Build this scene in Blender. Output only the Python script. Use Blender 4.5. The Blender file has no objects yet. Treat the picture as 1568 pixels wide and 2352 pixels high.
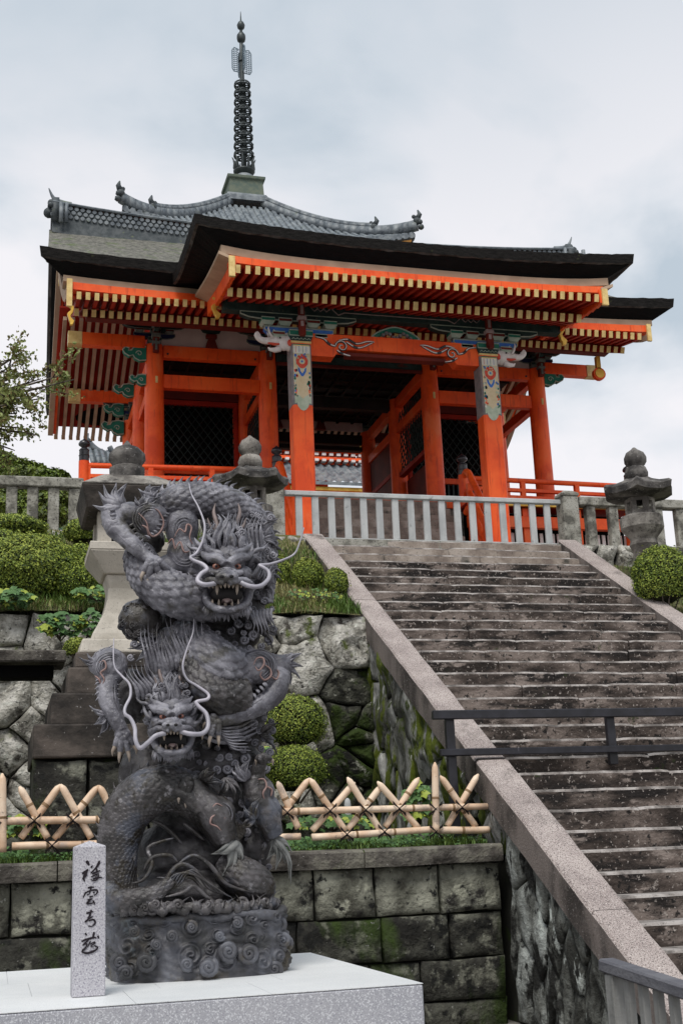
import bpy, bmesh, math, random
from mathutils import Vector, Matrix, noise
R = random.Random(7)
sc = bpy.context.scene
COL = sc.collection
# ------------------------------------------------------------------ camera
F_, CX_, CY_ = 2885.0, 784.0, 1176.0          # measured on a 1568 x 2352 view of the photo
def _ray(u, v): return Vector((u-CX_, -(v-CY_), -F_))
_up = _ray(340, -9500).normalized()
_xr = _ray(11500, 1508); _xr = (_xr - _up*_xr.dot(_up)).normalized()
_yf = _up.cross(_xr)
ROT = Matrix((_xr, _yf, _up))
cam_d = bpy.data.cameras.new('camera'); cam = bpy.data.objects.new('camera', cam_d); COL.objects.link(cam)
cam.matrix_world = ROT.to_4x4()
cam_d.sensor_fit = 'VERTICAL'; cam_d.sensor_height = 36; cam_d.lens = 2885/2352*36
cam_d.clip_start = 0.1; cam_d.clip_end = 3000
sc.camera = cam
def PY(u, v, Y): d = ROT @ _ray(u, v); return d*(Y/d.y)
def PX(u, v, X): d = ROT @ _ray(u, v); return d*(X/d.x)
def PZ(u, v, Z): d = ROT @ _ray(u, v); return d*(Z/d.z)
# ------------------------------------------------------------------ sky and sun (overcast)
SUN_EL, SUN_AZ = math.radians(60), math.radians(208)      # azimuth from +Y, clockwise
world = bpy.data.worlds.new('World'); sc.world = world; world.use_nodes = True
nt = world.node_tree; nt.nodes.clear(); N = nt.nodes.new; L = nt.links.new
out = N('ShaderNodeOutputWorld'); bg = N('ShaderNodeBackground'); L(bg.outputs[0], out.inputs[0])
sky = N('ShaderNodeTexSky'); sky.sky_type = 'NISHITA'; sky.sun_disc = False
sky.sun_elevation = SUN_EL; sky.sun_rotation = SUN_AZ
skm = N('ShaderNodeVectorMath'); skm.operation = 'SCALE'; skm.inputs[3].default_value = 0.085; L(sky.outputs[0], skm.inputs[0])
tc = N('ShaderNodeTexCoord'); mp = N('ShaderNodeMapping'); L(tc.outputs['Generated'], mp.inputs[0])
mp.inputs['Scale'].default_value = (1.0, 1.0, 1.9); mp.inputs['Location'].default_value = (3.3, 4.1, 0.4)
n1 = N('ShaderNodeTexNoise'); n1.inputs['Scale'].default_value = 2.9; n1.inputs['Detail'].default_value = 7; n1.inputs['Roughness'].default_value = .5; n1.inputs['Distortion'].default_value = .35
L(mp.outputs[0], n1.inputs['Vector'])
cr = N('ShaderNodeValToRGB'); L(n1.outputs['Fac'], cr.inputs[0])
cr.color_ramp.elements[0].position = .34; cr.color_ramp.elements[0].color = (0.58, 0.665, 0.745, 1)
cr.color_ramp.elements[1].position = .51; cr.color_ramp.elements[1].color = (1.02, 1.0, 1.03, 1)
e = cr.color_ramp.elements.new(.43); e.color = (0.86, 0.89, 0.94, 1)
# deeper layer: the cloud deck thins and greys towards the top
n2 = N('ShaderNodeTexNoise'); n2.inputs['Scale'].default_value = 1.1; n2.inputs['Detail'].default_value = 3
L(tc.outputs['Generated'], n2.inputs['Vector'])
sx = N('ShaderNodeSeparateXYZ'); L(tc.outputs['Generated'], sx.inputs[0])
ma = N('ShaderNodeMath'); ma.operation = 'MULTIPLY_ADD'; L(n2.outputs['Fac'], ma.inputs[0]); ma.inputs[1].default_value = .28; L(sx.outputs['Z'], ma.inputs[2])
r2 = N('ShaderNodeMapRange'); L(ma.outputs[0], r2.inputs[0]); r2.inputs[1].default_value = .62; r2.inputs[2].default_value = .86
m2 = N('ShaderNodeMix'); m2.data_type = 'RGBA'; L(r2.outputs[0], m2.inputs[0]); L(cr.outputs[0], m2.inputs[6]); m2.inputs[7].default_value = (0.56, 0.65, 0.735, 1)
m3 = N('ShaderNodeMix'); m3.data_type = 'RGBA'; m3.inputs[0].default_value = .9; L(skm.outputs[0], m3.inputs[6]); L(m2.outputs[2], m3.inputs[7])
L(m3.outputs[2], bg.inputs[0]); bg.inputs[1].default_value = 0.545
sd = bpy.data.lights.new('sun', 'SUN'); sd.energy = 1.5; sd.angle = math.radians(24); sd.color = (1, .965, .91)
so = bpy.data.objects.new('sun', sd); COL.objects.link(so)
sv = Vector((math.sin(SUN_AZ)*math.cos(SUN_EL), math.cos(SUN_AZ)*math.cos(SUN_EL), math.sin(SUN_EL)))
so.rotation_euler = sv.to_track_quat('Z', 'Y').to_euler(); so.location = (0, -5, 30)
sc.view_settings.view_transform = 'Standard'; sc.view_settings.look = 'None'; sc.view_settings.exposure = 0.85; sc.view_settings.gamma = 1
# ------------------------------------------------------------------ materials
def mat(name, c, ns=3.0, stretch=(1,1,1), speck=None, patches=(), rough=.8, bump=.0, bscale=20, bstretch=(1,1,1), spec=.3, metal=0, wave=None, world_co=True, trans=0, bdist=.02):
    """c: 2-3 colours run through noise; speck=(colour, scale, lo, hi); patches=[(colour, scale, lo, hi, stretch)]"""
    m = bpy.data.materials.new(name); m.use_nodes = True; t = m.node_tree; nd = t.nodes; lk = t.links
    b = nd['Principled BSDF']; b.inputs['Roughness'].default_value = rough; b.inputs['Metallic'].default_value = metal
    b.inputs['Specular IOR Level'].default_value = spec
    if world_co: g = nd.new('ShaderNodeNewGeometry').outputs['Position']
    else: g = nd.new('ShaderNodeTexCoord').outputs['Object']
    def ns_(scale, st=(1,1,1), detail=6, rough_=.6, off=0):
        mp = nd.new('ShaderNodeMapping'); mp.inputs['Scale'].default_value = st; mp.inputs['Location'].default_value = (off, off*.7, off*1.3); lk.new(g, mp.inputs[0])
        n = nd.new('ShaderNodeTexNoise'); n.inputs['Scale'].default_value = scale; n.inputs['Detail'].default_value = detail; n.inputs['Roughness'].default_value = rough_
        lk.new(mp.outputs[0], n.inputs['Vector']); return n.outputs['Fac']
    ramp = nd.new('ShaderNodeValToRGB'); lk.new(ns_(ns, stretch), ramp.inputs[0])
    if len(c) == 1: c = [c[0], c[0]]
    el = ramp.color_ramp.elements
    el[0].position = .39; el[1].position = .61
    el[0].color = (*c[0], 1); el[1].color = (*c[-1], 1)
    if len(c) == 3: e = el.new(.5); e.color = (*c[1], 1)
    cur = ramp.outputs[0]
    def mix(fac, colr):
        nonlocal cur
        mx = nd.new('ShaderNodeMix'); mx.data_type = 'RGBA'; lk.new(fac, mx.inputs[0]); lk.new(cur, mx.inputs[6]); mx.inputs[7].default_value = (*colr, 1); cur = mx.outputs[2]
    for i, p in enumerate(patches):
        st = p[4] if len(p) > 4 else (1,1,1)
        r = nd.new('ShaderNodeMapRange'); lk.new(ns_(p[1], st, off=3.1*(i+1)), r.inputs[0]); r.inputs[1].default_value = p[2]; r.inputs[2].default_value = p[3]
        mix(r.outputs[0], p[0])
    if speck:
        r = nd.new('ShaderNodeMapRange'); lk.new(ns_(speck[1], detail=2, off=9), r.inputs[0]); r.inputs[1].default_value = speck[2]; r.inputs[2].default_value = speck[3]
        mix(r.outputs[0], speck[0])
    lk.new(cur, b.inputs['Base Color'])
    if bump:
        bp = nd.new('ShaderNodeBump'); bp.inputs['Strength'].default_value = bump; bp.inputs['Distance'].default_value = bdist
        lk.new(ns_(bscale, bstretch, 5), bp.inputs['Height']); lk.new(bp.outputs[0], b.inputs['Normal'])
    return m
MT = {}
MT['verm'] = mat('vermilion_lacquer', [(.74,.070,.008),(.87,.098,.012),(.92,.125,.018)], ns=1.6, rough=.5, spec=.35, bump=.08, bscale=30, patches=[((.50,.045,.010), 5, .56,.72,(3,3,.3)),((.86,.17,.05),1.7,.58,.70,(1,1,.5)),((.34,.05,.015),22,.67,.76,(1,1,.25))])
MT['verm2'] = mat('shade_toned_vermilion', [(.30,.018,.008),(.40,.025,.010)], ns=2, rough=.65, spec=.2)  # same vermilion paint, with the under-eave shade darkened into its colour
MT['redbrown'] = mat('dark_red_timber', [(.10,.012,.008),(.16,.018,.010)], ns=2, rough=.7)
MT['gold'] = mat('gold_leaf_cap', [(.62,.43,.15),(.78,.58,.24)], ns=8, rough=.42, spec=.5)
MT['goldy'] = mat('gilt_metal', [(.60,.34,.05),(.80,.50,.10)], ns=5, rough=.35, metal=.35)
MT['barkline'] = mat('pale_bark_seam', [(.03,.026,.024),(.09,.08,.075)], ns=4, rough=.9)
MT['beige'] = mat('pale_bargeboard_timber', [(.36,.25,.17),(.46,.33,.23)], ns=2, rough=.75)
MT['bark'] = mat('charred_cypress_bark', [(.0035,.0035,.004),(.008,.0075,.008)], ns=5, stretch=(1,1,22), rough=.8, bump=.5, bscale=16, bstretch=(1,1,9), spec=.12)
MT['barkedge'] = mat('weathered_bark_edge', [(.009,.0085,.008),(.021,.019,.018)], ns=7, stretch=(1,1,6), rough=.9, bump=.8, bscale=30, spec=.1, patches=[((.06,.065,.03), 7,.66,.78)])
MT['barktop'] = mat('mossy_bark_roof', [(.085,.085,.072),(.15,.145,.125),(.20,.19,.165)], ns=9, rough=.95, bump=1, bscale=40, patches=[((.10,.13,.055),3,.55,.7)], speck=((.04,.04,.035),45,.58,.7))
MT['tile'] = mat('grey_roof_tile', [(.085,.10,.115),(.15,.17,.185),(.21,.23,.24)], ns=3.5, rough=.5, spec=.4, bump=.2, bscale=12, patches=[((.13,.16,.10),2,.62,.75)])
MT['tiledk'] = mat('dark_ridge_tile', [(.035,.045,.05),(.08,.09,.095)], ns=7, rough=.6, bump=.3, bscale=12, patches=[((.12,.14,.07),6,.62,.72)])
MT['patina'] = mat('bronze_patina', [(.022,.03,.032),(.045,.055,.056)], ns=4, rough=.5, spec=.5, metal=.3)
MT['patina2'] = mat('green_copper', [(.08,.11,.09),(.13,.15,.11)], ns=4, rough=.7)
MT['white'] = mat('white_plaster', [(.55,.45,.42),(.62,.52,.48)], ns=3, rough=.85)
MT['carvew'] = mat('white_gofun_paint', [(.62,.55,.52),(.74,.68,.66)], ns=6, rough=.6)
MT['blue'] = mat('blue_pigment', [(.02,.06,.24),(.03,.09,.32)], ns=5, rough=.6)
MT['green'] = mat('green_pigment', [(.012,.13,.085),(.02,.18,.12)], ns=5, rough=.6)
MT['dkgreen'] = mat('faded_green_timber', [(.012,.03,.028),(.03,.055,.05)], ns=5, rough=.7, patches=[((.10,.03,.02),3,.62,.7),((.10,.10,.07),7,.66,.7)])
MT['trim'] = mat('pale_green_trim', [(.30,.36,.30),(.42,.46,.38)], ns=6, rough=.6)
MT['ceil'] = mat('dark_interior_timber', [(.010,.008,.007),(.022,.016,.013)], ns=3, rough=.8)
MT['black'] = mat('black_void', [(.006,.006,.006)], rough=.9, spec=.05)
MT['lacq'] = mat('black_lacquered_bronze', [(.012,.012,.016),(.03,.03,.036)], ns=6, rough=.3, spec=.6)
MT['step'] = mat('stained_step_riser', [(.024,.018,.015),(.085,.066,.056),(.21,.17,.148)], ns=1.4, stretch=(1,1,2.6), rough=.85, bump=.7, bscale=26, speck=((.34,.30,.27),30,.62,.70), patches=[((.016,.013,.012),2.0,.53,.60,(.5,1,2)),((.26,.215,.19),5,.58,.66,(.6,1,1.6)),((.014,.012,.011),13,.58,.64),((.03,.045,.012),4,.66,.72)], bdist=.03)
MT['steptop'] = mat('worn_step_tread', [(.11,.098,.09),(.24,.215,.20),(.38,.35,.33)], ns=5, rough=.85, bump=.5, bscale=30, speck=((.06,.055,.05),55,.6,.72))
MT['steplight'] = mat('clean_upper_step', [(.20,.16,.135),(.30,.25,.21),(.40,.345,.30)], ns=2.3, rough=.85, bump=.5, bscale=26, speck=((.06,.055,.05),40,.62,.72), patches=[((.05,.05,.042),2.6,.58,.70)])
MT['granite'] = mat('pink_grey_granite', [(.30,.25,.235),(.42,.36,.335)], ns=2, rough=.8, bump=.35, bscale=60, speck=((.10,.08,.075),95,.54,.60), patches=[((.13,.11,.10),2.4,.58,.72),((.62,.57,.53),110,.57,.62)])
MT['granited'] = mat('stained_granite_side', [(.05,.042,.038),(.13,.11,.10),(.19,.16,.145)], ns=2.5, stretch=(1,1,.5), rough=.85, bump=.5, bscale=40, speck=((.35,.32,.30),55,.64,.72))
MT['plinth'] = mat('pale_polished_granite', [(.66,.675,.68),(.76,.77,.77)], ns=1.2, rough=.45, spec=.4, speck=((.42,.43,.46),170,.57,.66))
MT['plinthside'] = mat('speckled_granite_face', [(.36,.365,.40),(.42,.42,.45)], ns=2, rough=.6, speck=((.62,.63,.66),150,.54,.62), patches=[((.24,.24,.28),190,.54,.62)])
MT['pillar'] = mat('speckled_pillar_granite', [(.42,.41,.44),(.50,.49,.52)], ns=2, rough=.7, bump=.15, bscale=90, speck=((.24,.23,.27),120,.52,.62), patches=[((.62,.62,.64),140,.56,.64)])
MT['ink'] = mat('black_carved_letter', [(.012,.008,.012)], rough=.5)
MT['stone'] = mat('lichen_field_stone', [(.19,.18,.155),(.38,.365,.32),(.56,.54,.49)], ns=5.2, rough=.9, bump=1, bscale=14, speck=((.04,.04,.035),24,.62,.72), patches=[((.07,.062,.052),4.5,.58,.66),((.05,.045,.04),12,.61,.68),((.56,.56,.50),13,.60,.64),((.09,.11,.03),2.4,.62,.68)], bdist=.07)
MT['stonemoss'] = mat('mossy_dark_stone', [(.018,.018,.015),(.055,.055,.042),(.14,.14,.115)], ns=2.6, rough=.95, bump=1, bscale=14, patches=[((.030,.048,.008),1.6,.52,.60),((.012,.012,.010),6,.55,.62),((.26,.26,.22),7,.60,.66)], bdist=.07)
MT['block'] = mat('lichen_block_stone', [(.06,.058,.045),(.17,.17,.135),(.30,.30,.24)], ns=2.4, rough=.9, bump=.8, bscale=18, speck=((.28,.28,.25),30,.67,.74), patches=[((.026,.024,.022),2.2,.53,.60),((.33,.33,.26),5,.59,.65),((.02,.02,.018),9,.58,.64),((.03,.045,.008),1.7,.64,.70)], bdist=.05)
MT['blockdk'] = mat('dark_wet_block_stone', [(.014,.013,.011),(.035,.034,.028),(.085,.085,.068)], ns=2.4, rough=.9, bump=.8, bscale=18, speck=((.22,.22,.20),26,.68,.75), patches=[((.17,.17,.135),4,.54,.62),((.009,.009,.008),6,.54,.62),((.030,.050,.008),1.3,.57,.66,(1,1,.6))], bdist=.05)
MT['coping'] = mat('mossy_coping_stone', [(.04,.035,.03),(.10,.09,.078),(.17,.16,.13)], ns=3.5, rough=.9, bump=.8, bscale=24, speck=((.36,.34,.32),34,.67,.73), patches=[((.05,.075,.012),3.2,.62,.72)], bdist=.04)
MT['sidewall'] = mat('streaked_side_wall_stone', [(.035,.035,.030),(.15,.155,.14),(.34,.36,.34)], ns=2.0, stretch=(1,1,.42), rough=.9, bump=.9, bscale=14, patches=[((.016,.016,.014),4.4,.51,.58,(1,1,.35)),((.44,.47,.44),4,.60,.64,(1,1,.4)),((.02,.02,.018),14,.56,.63,(1,1,.4))], bdist=.06)
MT['sidemoss'] = mat('moss_streaked_stone', [(.06,.06,.05),(.17,.17,.16),(.30,.30,.285)], ns=2.4, stretch=(1,1,.3), rough=.95, bump=1, bscale=13, bstretch=(1,1,.4), patches=[((.03,.03,.025),5,.54,.62,(1,1,.3)),((.075,.095,.008),3.2,.50,.55,(1,1,.30)),((.03,.042,.006),8,.54,.62,(1,1,.4)),((.42,.42,.40),9,.62,.67,(1,1,.3))], bdist=.06)
MT['gap'] = mat('dark_joint_soil', [(.010,.010,.008),(.02,.02,.014)], rough=1, patches=[((.022,.036,.006),3,.55,.65)])
MT['fencew'] = mat('grey_silvered_rail', [(.36,.37,.37),(.48,.49,.485)], ns=4, stretch=(1,1,.4), rough=.8, bump=.3, bscale=40, patches=[((.12,.125,.12),6,.64,.76)])
MT['lantern'] = mat('lantern_stone', [(.09,.08,.072),(.19,.175,.155),(.30,.28,.25)], ns=3.5, rough=.9, bump=.7, bscale=26, speck=((.05,.045,.04),40,.6,.7), patches=[((.04,.036,.034),4,.58,.70)])
MT['lanterndk'] = mat('weathered_lantern_cap', [(.035,.033,.032),(.09,.083,.078),(.17,.16,.148)], ns=4, rough=.9, bump=.8, bscale=26, speck=((.28,.27,.26),34,.64,.72))
MT['palestone'] = mat('pale_pedestal_stone', [(.36,.33,.28),(.50,.46,.40)], ns=2.5, rough=.85, bump=.3, bscale=30, speck=((.26,.24,.21),50,.6,.7))
MT['darkstone'] = mat('dark_stained_tier', [(.02,.017,.015),(.05,.042,.036),(.10,.082,.07)], ns=2, stretch=(1,1,1.6), rough=.85, bump=.5, bscale=24, speck=((.30,.29,.28),26,.69,.75))
MT['fstone'] = mat('weathered_fence_stone', [(.11,.105,.09),(.26,.25,.215),(.36,.35,.31)], ns=4, rough=.9, bump=.6, bscale=26, speck=((.06,.055,.05),34,.58,.68))
MT['bamboo'] = mat('dried_bamboo', [(.56,.38,.25),(.72,.53,.38),(.78,.62,.47)], ns=3.0, rough=.42, spec=.4, bump=.08, bscale=40, patches=[((.40,.31,.25),5,.56,.68),((.24,.18,.14),16,.63,.72)])
MT['node'] = mat('bamboo_node', [(.24,.15,.08)], rough=.6)
MT['twine'] = mat('black_hemp_twine', [(.012,.008,.008)], rough=.9)
MT['blkrail'] = mat('black_painted_rail', [(.008,.008,.011),(.02,.02,.027)], ns=6, rough=.38, spec=.45, patches=[((.20,.19,.22),18,.70,.74,(3,1,.25))])
MT['woodrail'] = mat('silvered_old_timber', [(.10,.10,.115),(.17,.17,.185)], ns=4, stretch=(.5,.5,4), rough=.8, bump=.5, bscale=30, patches=[((.04,.03,.04),5,.66,.70)])
MT['woodpost'] = mat('pale_old_timber', [(.20,.20,.19),(.27,.27,.26)], ns=5, stretch=(3,3,.4), rough=.8, bump=.3, bscale=30)
MT['soil'] = mat('mossy_bank_soil', [(.05,.05,.022),(.10,.105,.04),(.16,.14,.07)], ns=3, rough=1, bump=1, bscale=22)
MT['ground'] = mat('grey_gravel_ground', [(.12,.11,.10),(.20,.19,.17)], ns=2, rough=.95, bump=.5, bscale=50)
MT['hill'] = mat('far_forest_green', [(.03,.06,.04),(.06,.10,.065),(.09,.13,.085)], ns=.09, rough=1, bump=1, bscale=.4)
MT['far_leaf'] = mat('far_leaf_olive', [(.09,.12,.05),(.15,.18,.08)], ns=.8, rough=.8)
MT['goldyorange'] = mat('gilt_orange_line', [(.55,.25,.06),(.65,.32,.08)], ns=4, rough=.6)
MT['hill2'] = mat('far_forest_olive', [(.07,.09,.045),(.11,.13,.07)], ns=.2, rough=1)
MT['hedge'] = mat('hedge_inner_twigs', [(.012,.014,.006),(.03,.03,.012)], ns=9, rough=1)
# ------------------------------------------------------------------ mesh builder
class MB:
    def __init__(s): s.v = []; s.f = []; s.m = []
    def add(s, vs, fs, mi=0):
        o = len(s.v); s.v += [tuple(x) for x in vs]; s.f += [tuple(o+i for i in f) for f in fs]; s.m += [mi]*len(fs); return s
    def box(s, x0, x1, y0, y1, z0, z1, mi=0):
        v = [(x0,y0,z0),(x1,y0,z0),(x1,y1,z0),(x0,y1,z0),(x0,y0,z1),(x1,y0,z1),(x1,y1,z1),(x0,y1,z1)]
        return s.add(v, [(3,2,1,0),(4,5,6,7),(0,1,5,4),(1,2,6,5),(2,3,7,6),(3,0,4,7)], mi)
    def hexa(s, v, mi=0):
        return s.add(v, [(3,2,1,0),(4,5,6,7),(0,1,5,4),(1,2,6,5),(2,3,7,6),(3,0,4,7)], mi)
    def beam(s, a, b, w, h, mi=0, up=(0,0,1), taper=1):
        a = Vector(a); b = Vector(b); d = (b-a).normalized(); u = Vector(up)
        r = d.cross(u).normalized(); u = r.cross(d).normalized(); v = []
        for p, k in ((a,1),(b,taper)):
            for sx, sz in ((-1,-1),(1,-1),(1,1),(-1,1)): v.append(p + r*(sx*w/2*k) + u*(sz*h/2*k))
        return s.add(v, [(0,1,2,3),(7,6,5,4),(1,0,4,5),(2,1,5,6),(3,2,6,7),(0,3,7,4)], mi)
    def tube(s, pts, rad, n=10, mi=0, caps=True, ell=None):
        pts = [Vector(p) for p in pts]; k = len(pts)
        if not hasattr(rad, '__len__'): rad = [rad]*k
        vs = []; prev = None
        for i, p in enumerate(pts):
            t = (pts[min(i+1,k-1)] - pts[max(i-1,0)]).normalized()
            if prev is None:
                prev = t.orthogonal().normalized() if abs(t.z) > .95 else t.cross(Vector((0,0,1))).normalized()
            r = (prev - t*prev.dot(t)).normalized(); prev = r; q = t.cross(r)
            for j in range(n):
                a = 2*math.pi*j/n; vs.append(p + (r*math.cos(a) + q*math.sin(a)*(ell or 1))*rad[i])
        fs = [(i*n+j, i*n+(j+1)%n, (i+1)*n+(j+1)%n, (i+1)*n+j) for i in range(k-1) for j in range(n)]
        if caps: fs += [tuple(range(n-1,-1,-1)), tuple((k-1)*n+j for j in range(n))]
        return s.add(vs, fs, mi)
    def lathe(s, prof, c, n=24, mi=0, sq=1, rot=0, wob=0):
        c = Vector(c); vs = []
        for r, z in prof:
            for j in range(n):
                a = 2*math.pi*j/n + rot; k = 1 + wob*math.sin(5*a+z*9)
                vs.append(c + Vector((r*k*math.cos(a), r*k*math.sin(a), z)))
        k = len(prof)
        fs = [(i*n+j, i*n+(j+1)%n, (i+1)*n+(j+1)%n, (i+1)*n+j) for i in range(k-1) for j in range(n)]
        fs += [tuple(range(n-1,-1,-1)), tuple((k-1)*n+j for j in range(n))]
        return s.add(vs, fs, mi)
    def grid(s, fn, nu, nv, mi=0, flip=False, closeu=False, closev=False):
        vs = [fn(i/(nu if closeu else nu-1), j/(nv if closev else nv-1)) for i in range(nu) for j in range(nv)]
        fs = []
        for i in range(nu if closeu else nu-1):
            for j in range(nv if closev else nv-1):
                a, b, c_, d = i*nv+j, ((i+1)%nu)*nv+j, ((i+1)%nu)*nv+(j+1)%nv, i*nv+(j+1)%nv
                fs.append((d,c_,b,a) if flip else (a,b,c_,d))
        return s.add(vs, fs, mi)
    def prism(s, poly, ax, a0, a1, mi=0):
        """poly: 2D list; ax: 'x','y','z' extrusion axis from a0 to a1"""
        def mk(p, a): return (a,p[0],p[1]) if ax=='x' else ((p[0],a,p[1]) if ax=='y' else (p[0],p[1],a))
        n = len(poly); vs = [mk(p,a0) for p in poly] + [mk(p,a1) for p in poly]
        fs = [tuple(range(n)), tuple(range(2*n-1,n-1,-1))] + [((i+1)%n, i, n+i, n+(i+1)%n) for i in range(n)]
        return s.add(vs, fs, mi)
    def ico(s, c, r, mi=0, sub=2, sc_=(1,1,1), rough=0, rot=None):
        vs, fs = ICO[sub]; c = Vector(c); o = []
        for v in vs:
            k = 1 + (rough*noise.noise(v*2.1+c*3) if rough else 0)
            p = Vector((v.x*sc_[0], v.y*sc_[1], v.z*sc_[2]))*r*k
            if rot: p = rot @ p
            o.append(c+p)
        return s.add(o, fs, mi)
    def build(s, name, mats, parent=None, smooth=False, bevel=0, auto=None, loc=None, seg=1):
        if not isinstance(mats, (list,tuple)): mats = [mats]
        org = ORG.get(parent.name, Vector((0,0,0))) if parent else Vector(loc if loc is not None else s.base())
        me = bpy.data.meshes.new(name)
        me.from_pydata([Vector(v)-org for v in s.v], [], s.f)
        for m in mats: me.materials.append(MT[m] if isinstance(m, str) else m)
        me.polygons.foreach_set('material_index', s.m)
        if smooth: me.polygons.foreach_set('use_smooth', [True]*len(s.f))
        me.validate(); me.update()
        if auto is not None:
            b = bmesh.new(); b.from_mesh(me); b.normal_update(); th = math.radians(auto)
            for e_ in b.edges:
                if len(e_.link_faces) == 2 and e_.calc_face_angle(0) > th: e_.smooth = False
            for f_ in b.faces: f_.smooth = True
            b.to_mesh(me); b.free()
        o = bpy.data.objects.new(name, me); COL.objects.link(o)
        if parent: o.parent = parent
        else: o.location = org
        ORG[o.name] = org
        if bevel:
            md = o.modifiers.new('bevel', 'BEVEL'); md.width = bevel; md.segments = seg; md.limit_method = 'ANGLE'; md.angle_limit = math.radians(40)
        return o
    def base(s):
        xs = [v[0] for v in s.v]; ys = [v[1] for v in s.v]; zs = [v[2] for v in s.v]
        return ((min(xs)+max(xs))/2, (min(ys)+max(ys))/2, min(zs))
ORG = {}
ICO = {}
for sub in (1,2,3,4):
    b = bmesh.new(); bmesh.ops.create_icosphere(b, subdivisions=sub, radius=1)
    b.verts.ensure_lookup_table(); ICO[sub] = ([v.co.copy() for v in b.verts], [tuple(v.index for v in f.verts) for f in b.faces]); b.free()
def tag(o, label=None, cat=None, group=None, kind=None):
    if label: o['label'] = label
    if cat: o['category'] = cat
    if group: o['group'] = group
    if kind: o['kind'] = kind
    return o
def thing(name, loc, label, cat, group=None):
    o = bpy.data.objects.new(name, None); COL.objects.link(o); o.location = loc; o.empty_display_size = .2
    ORG[o.name] = Vector(loc); return tag(o, label, cat, group)
def nz(x, y=0, z=0): return noise.noise(Vector((x, y, z)))
def cr_(pts, n):
    """Catmull-Rom through pts (tuples of any length), n samples per span"""
    o = []; k = len(pts)
    for i in range(k-1):
        p = [pts[max(i-1,0)], pts[i], pts[i+1], pts[min(i+2,k-1)]]
        for j in range(n):
            t = j/n
            o.append(tuple(.5*((2*b) + (c-a)*t + (2*a-5*b+4*c-d)*t*t + (3*b-a-3*c+d)*t**3) for a,b,c,d in zip(*p)))
    o.append(tuple(pts[-1])); return o
# 2D voronoi cells clipped to a polygon, for rubble masonry
def clip(poly, nx, ny, c):
    o = []; n = len(poly)
    for i in range(n):
        a, b = poly[i], poly[(i+1)%n]; da = a[0]*nx+a[1]*ny-c; db = b[0]*nx+b[1]*ny-c
        if da <= 0: o.append(a)
        if da*db < 0: t = da/(da-db); o.append((a[0]+(b[0]-a[0])*t, a[1]+(b[1]-a[1])*t))
    return o
def cells(poly, seeds):
    res = []
    for i, s_ in enumerate(seeds):
        c = poly
        for j, q in enumerate(seeds):
            if i == j: continue
            dx, dy = q[0]-s_[0], q[1]-s_[1]
            if dx*dx+dy*dy > 16: continue
            c = clip(c, dx, dy, (q[0]**2+q[1]**2-s_[0]**2-s_[1]**2)/2)
            if len(c) < 3: break
        if len(c) >= 3: res.append(c)
    return res
def stone(mb, poly, place, gap=.02, bulge=.08, mi=0, seed=0, rough=.03):
    """rounded stone face from a 2D polygon; place(a,b,h)->3D with h outward"""
    cx = sum(p[0] for p in poly)/len(poly); cy = sum(p[1] for p in poly)/len(poly)
    # resample outline
    pts = []
    for i in range(len(poly)):
        a, b = poly[i], poly[(i+1)%len(poly)]; d = math.hypot(b[0]-a[0], b[1]-a[1]); k = max(1, int(d/.14))
        pts += [(a[0]+(b[0]-a[0])*j/k, a[1]+(b[1]-a[1])*j/k) for j in range(k)]
    n = len(pts); R0 = max(.05, sum(math.hypot(p[0]-cx, p[1]-cy) for p in pts)/n)
    rings = [(1, -.10), (1, -bulge*.35), (1-.10*min(1,.15/R0), bulge*.35), (1-.32*min(1,.2/R0)-.05, bulge*.8), (.55, bulge), (.25, bulge*1.05)]
    vs = []
    off = R.uniform(-.3,.3)*bulge; tx_, ty_ = R.uniform(-1,1)*bulge*.55/R0, R.uniform(-1,1)*bulge*.55/R0
    for q, (k, h) in enumerate(rings):
        for (x, y) in pts:
            dx, dy = x-cx, y-cy; l = math.hypot(dx, dy) or 1
            kk = k*(1-gap/l)
            X, Y = cx+dx*kk, cy+dy*kk
            w = rough*(1 if q > 0 else 0)
            X += nz(X*4, Y*4, seed)*w*.8; Y += nz(X*4+9, Y*4, seed)*w*.8
            vs.append(place(X, Y, h + (off+tx_*(X-cx)+ty_*(Y-cy))*(h > 0) + nz(X*3.3, Y*3.3, seed+5)*w*1.9 + nz(X*9, Y*9, seed)*w*.5))
    vs.append(place(cx, cy, bulge*1.05+off))
    fs = [(i*n+j, i*n+(j+1)%n, (i+1)*n+(j+1)%n, (i+1)*n+j) for i in range(len(rings)-1) for j in range(n)]
    fs += [((len(rings)-1)*n+j, (len(rings)-1)*n+(j+1)%n, len(vs)-1) for j in range(n)]
    mb.add(vs, fs, mi)
def copy_obj(o, parent=None, loc=None):
    c = o.copy(); COL.objects.link(c); ORG[c.name] = ORG.get(o.name, Vector((0,0,0)))
    if parent: c.parent = parent
    if loc is not None: c.location = loc
    return c
# ================================================================== GROUND, STAIRS, WALLS
def st_z(y): return .5917*y - 6.35          # line through the step nosings
RIS = .1903
m = MB(); m.add([(-300,-40,-1.6),(900,-40,-1.6),(900,900,-1.6),(-300,900,-1.6)], [(0,1,2,3)])
tag(m.build('ground', 'ground', loc=(0,0,-1.6)), kind='structure')
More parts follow.
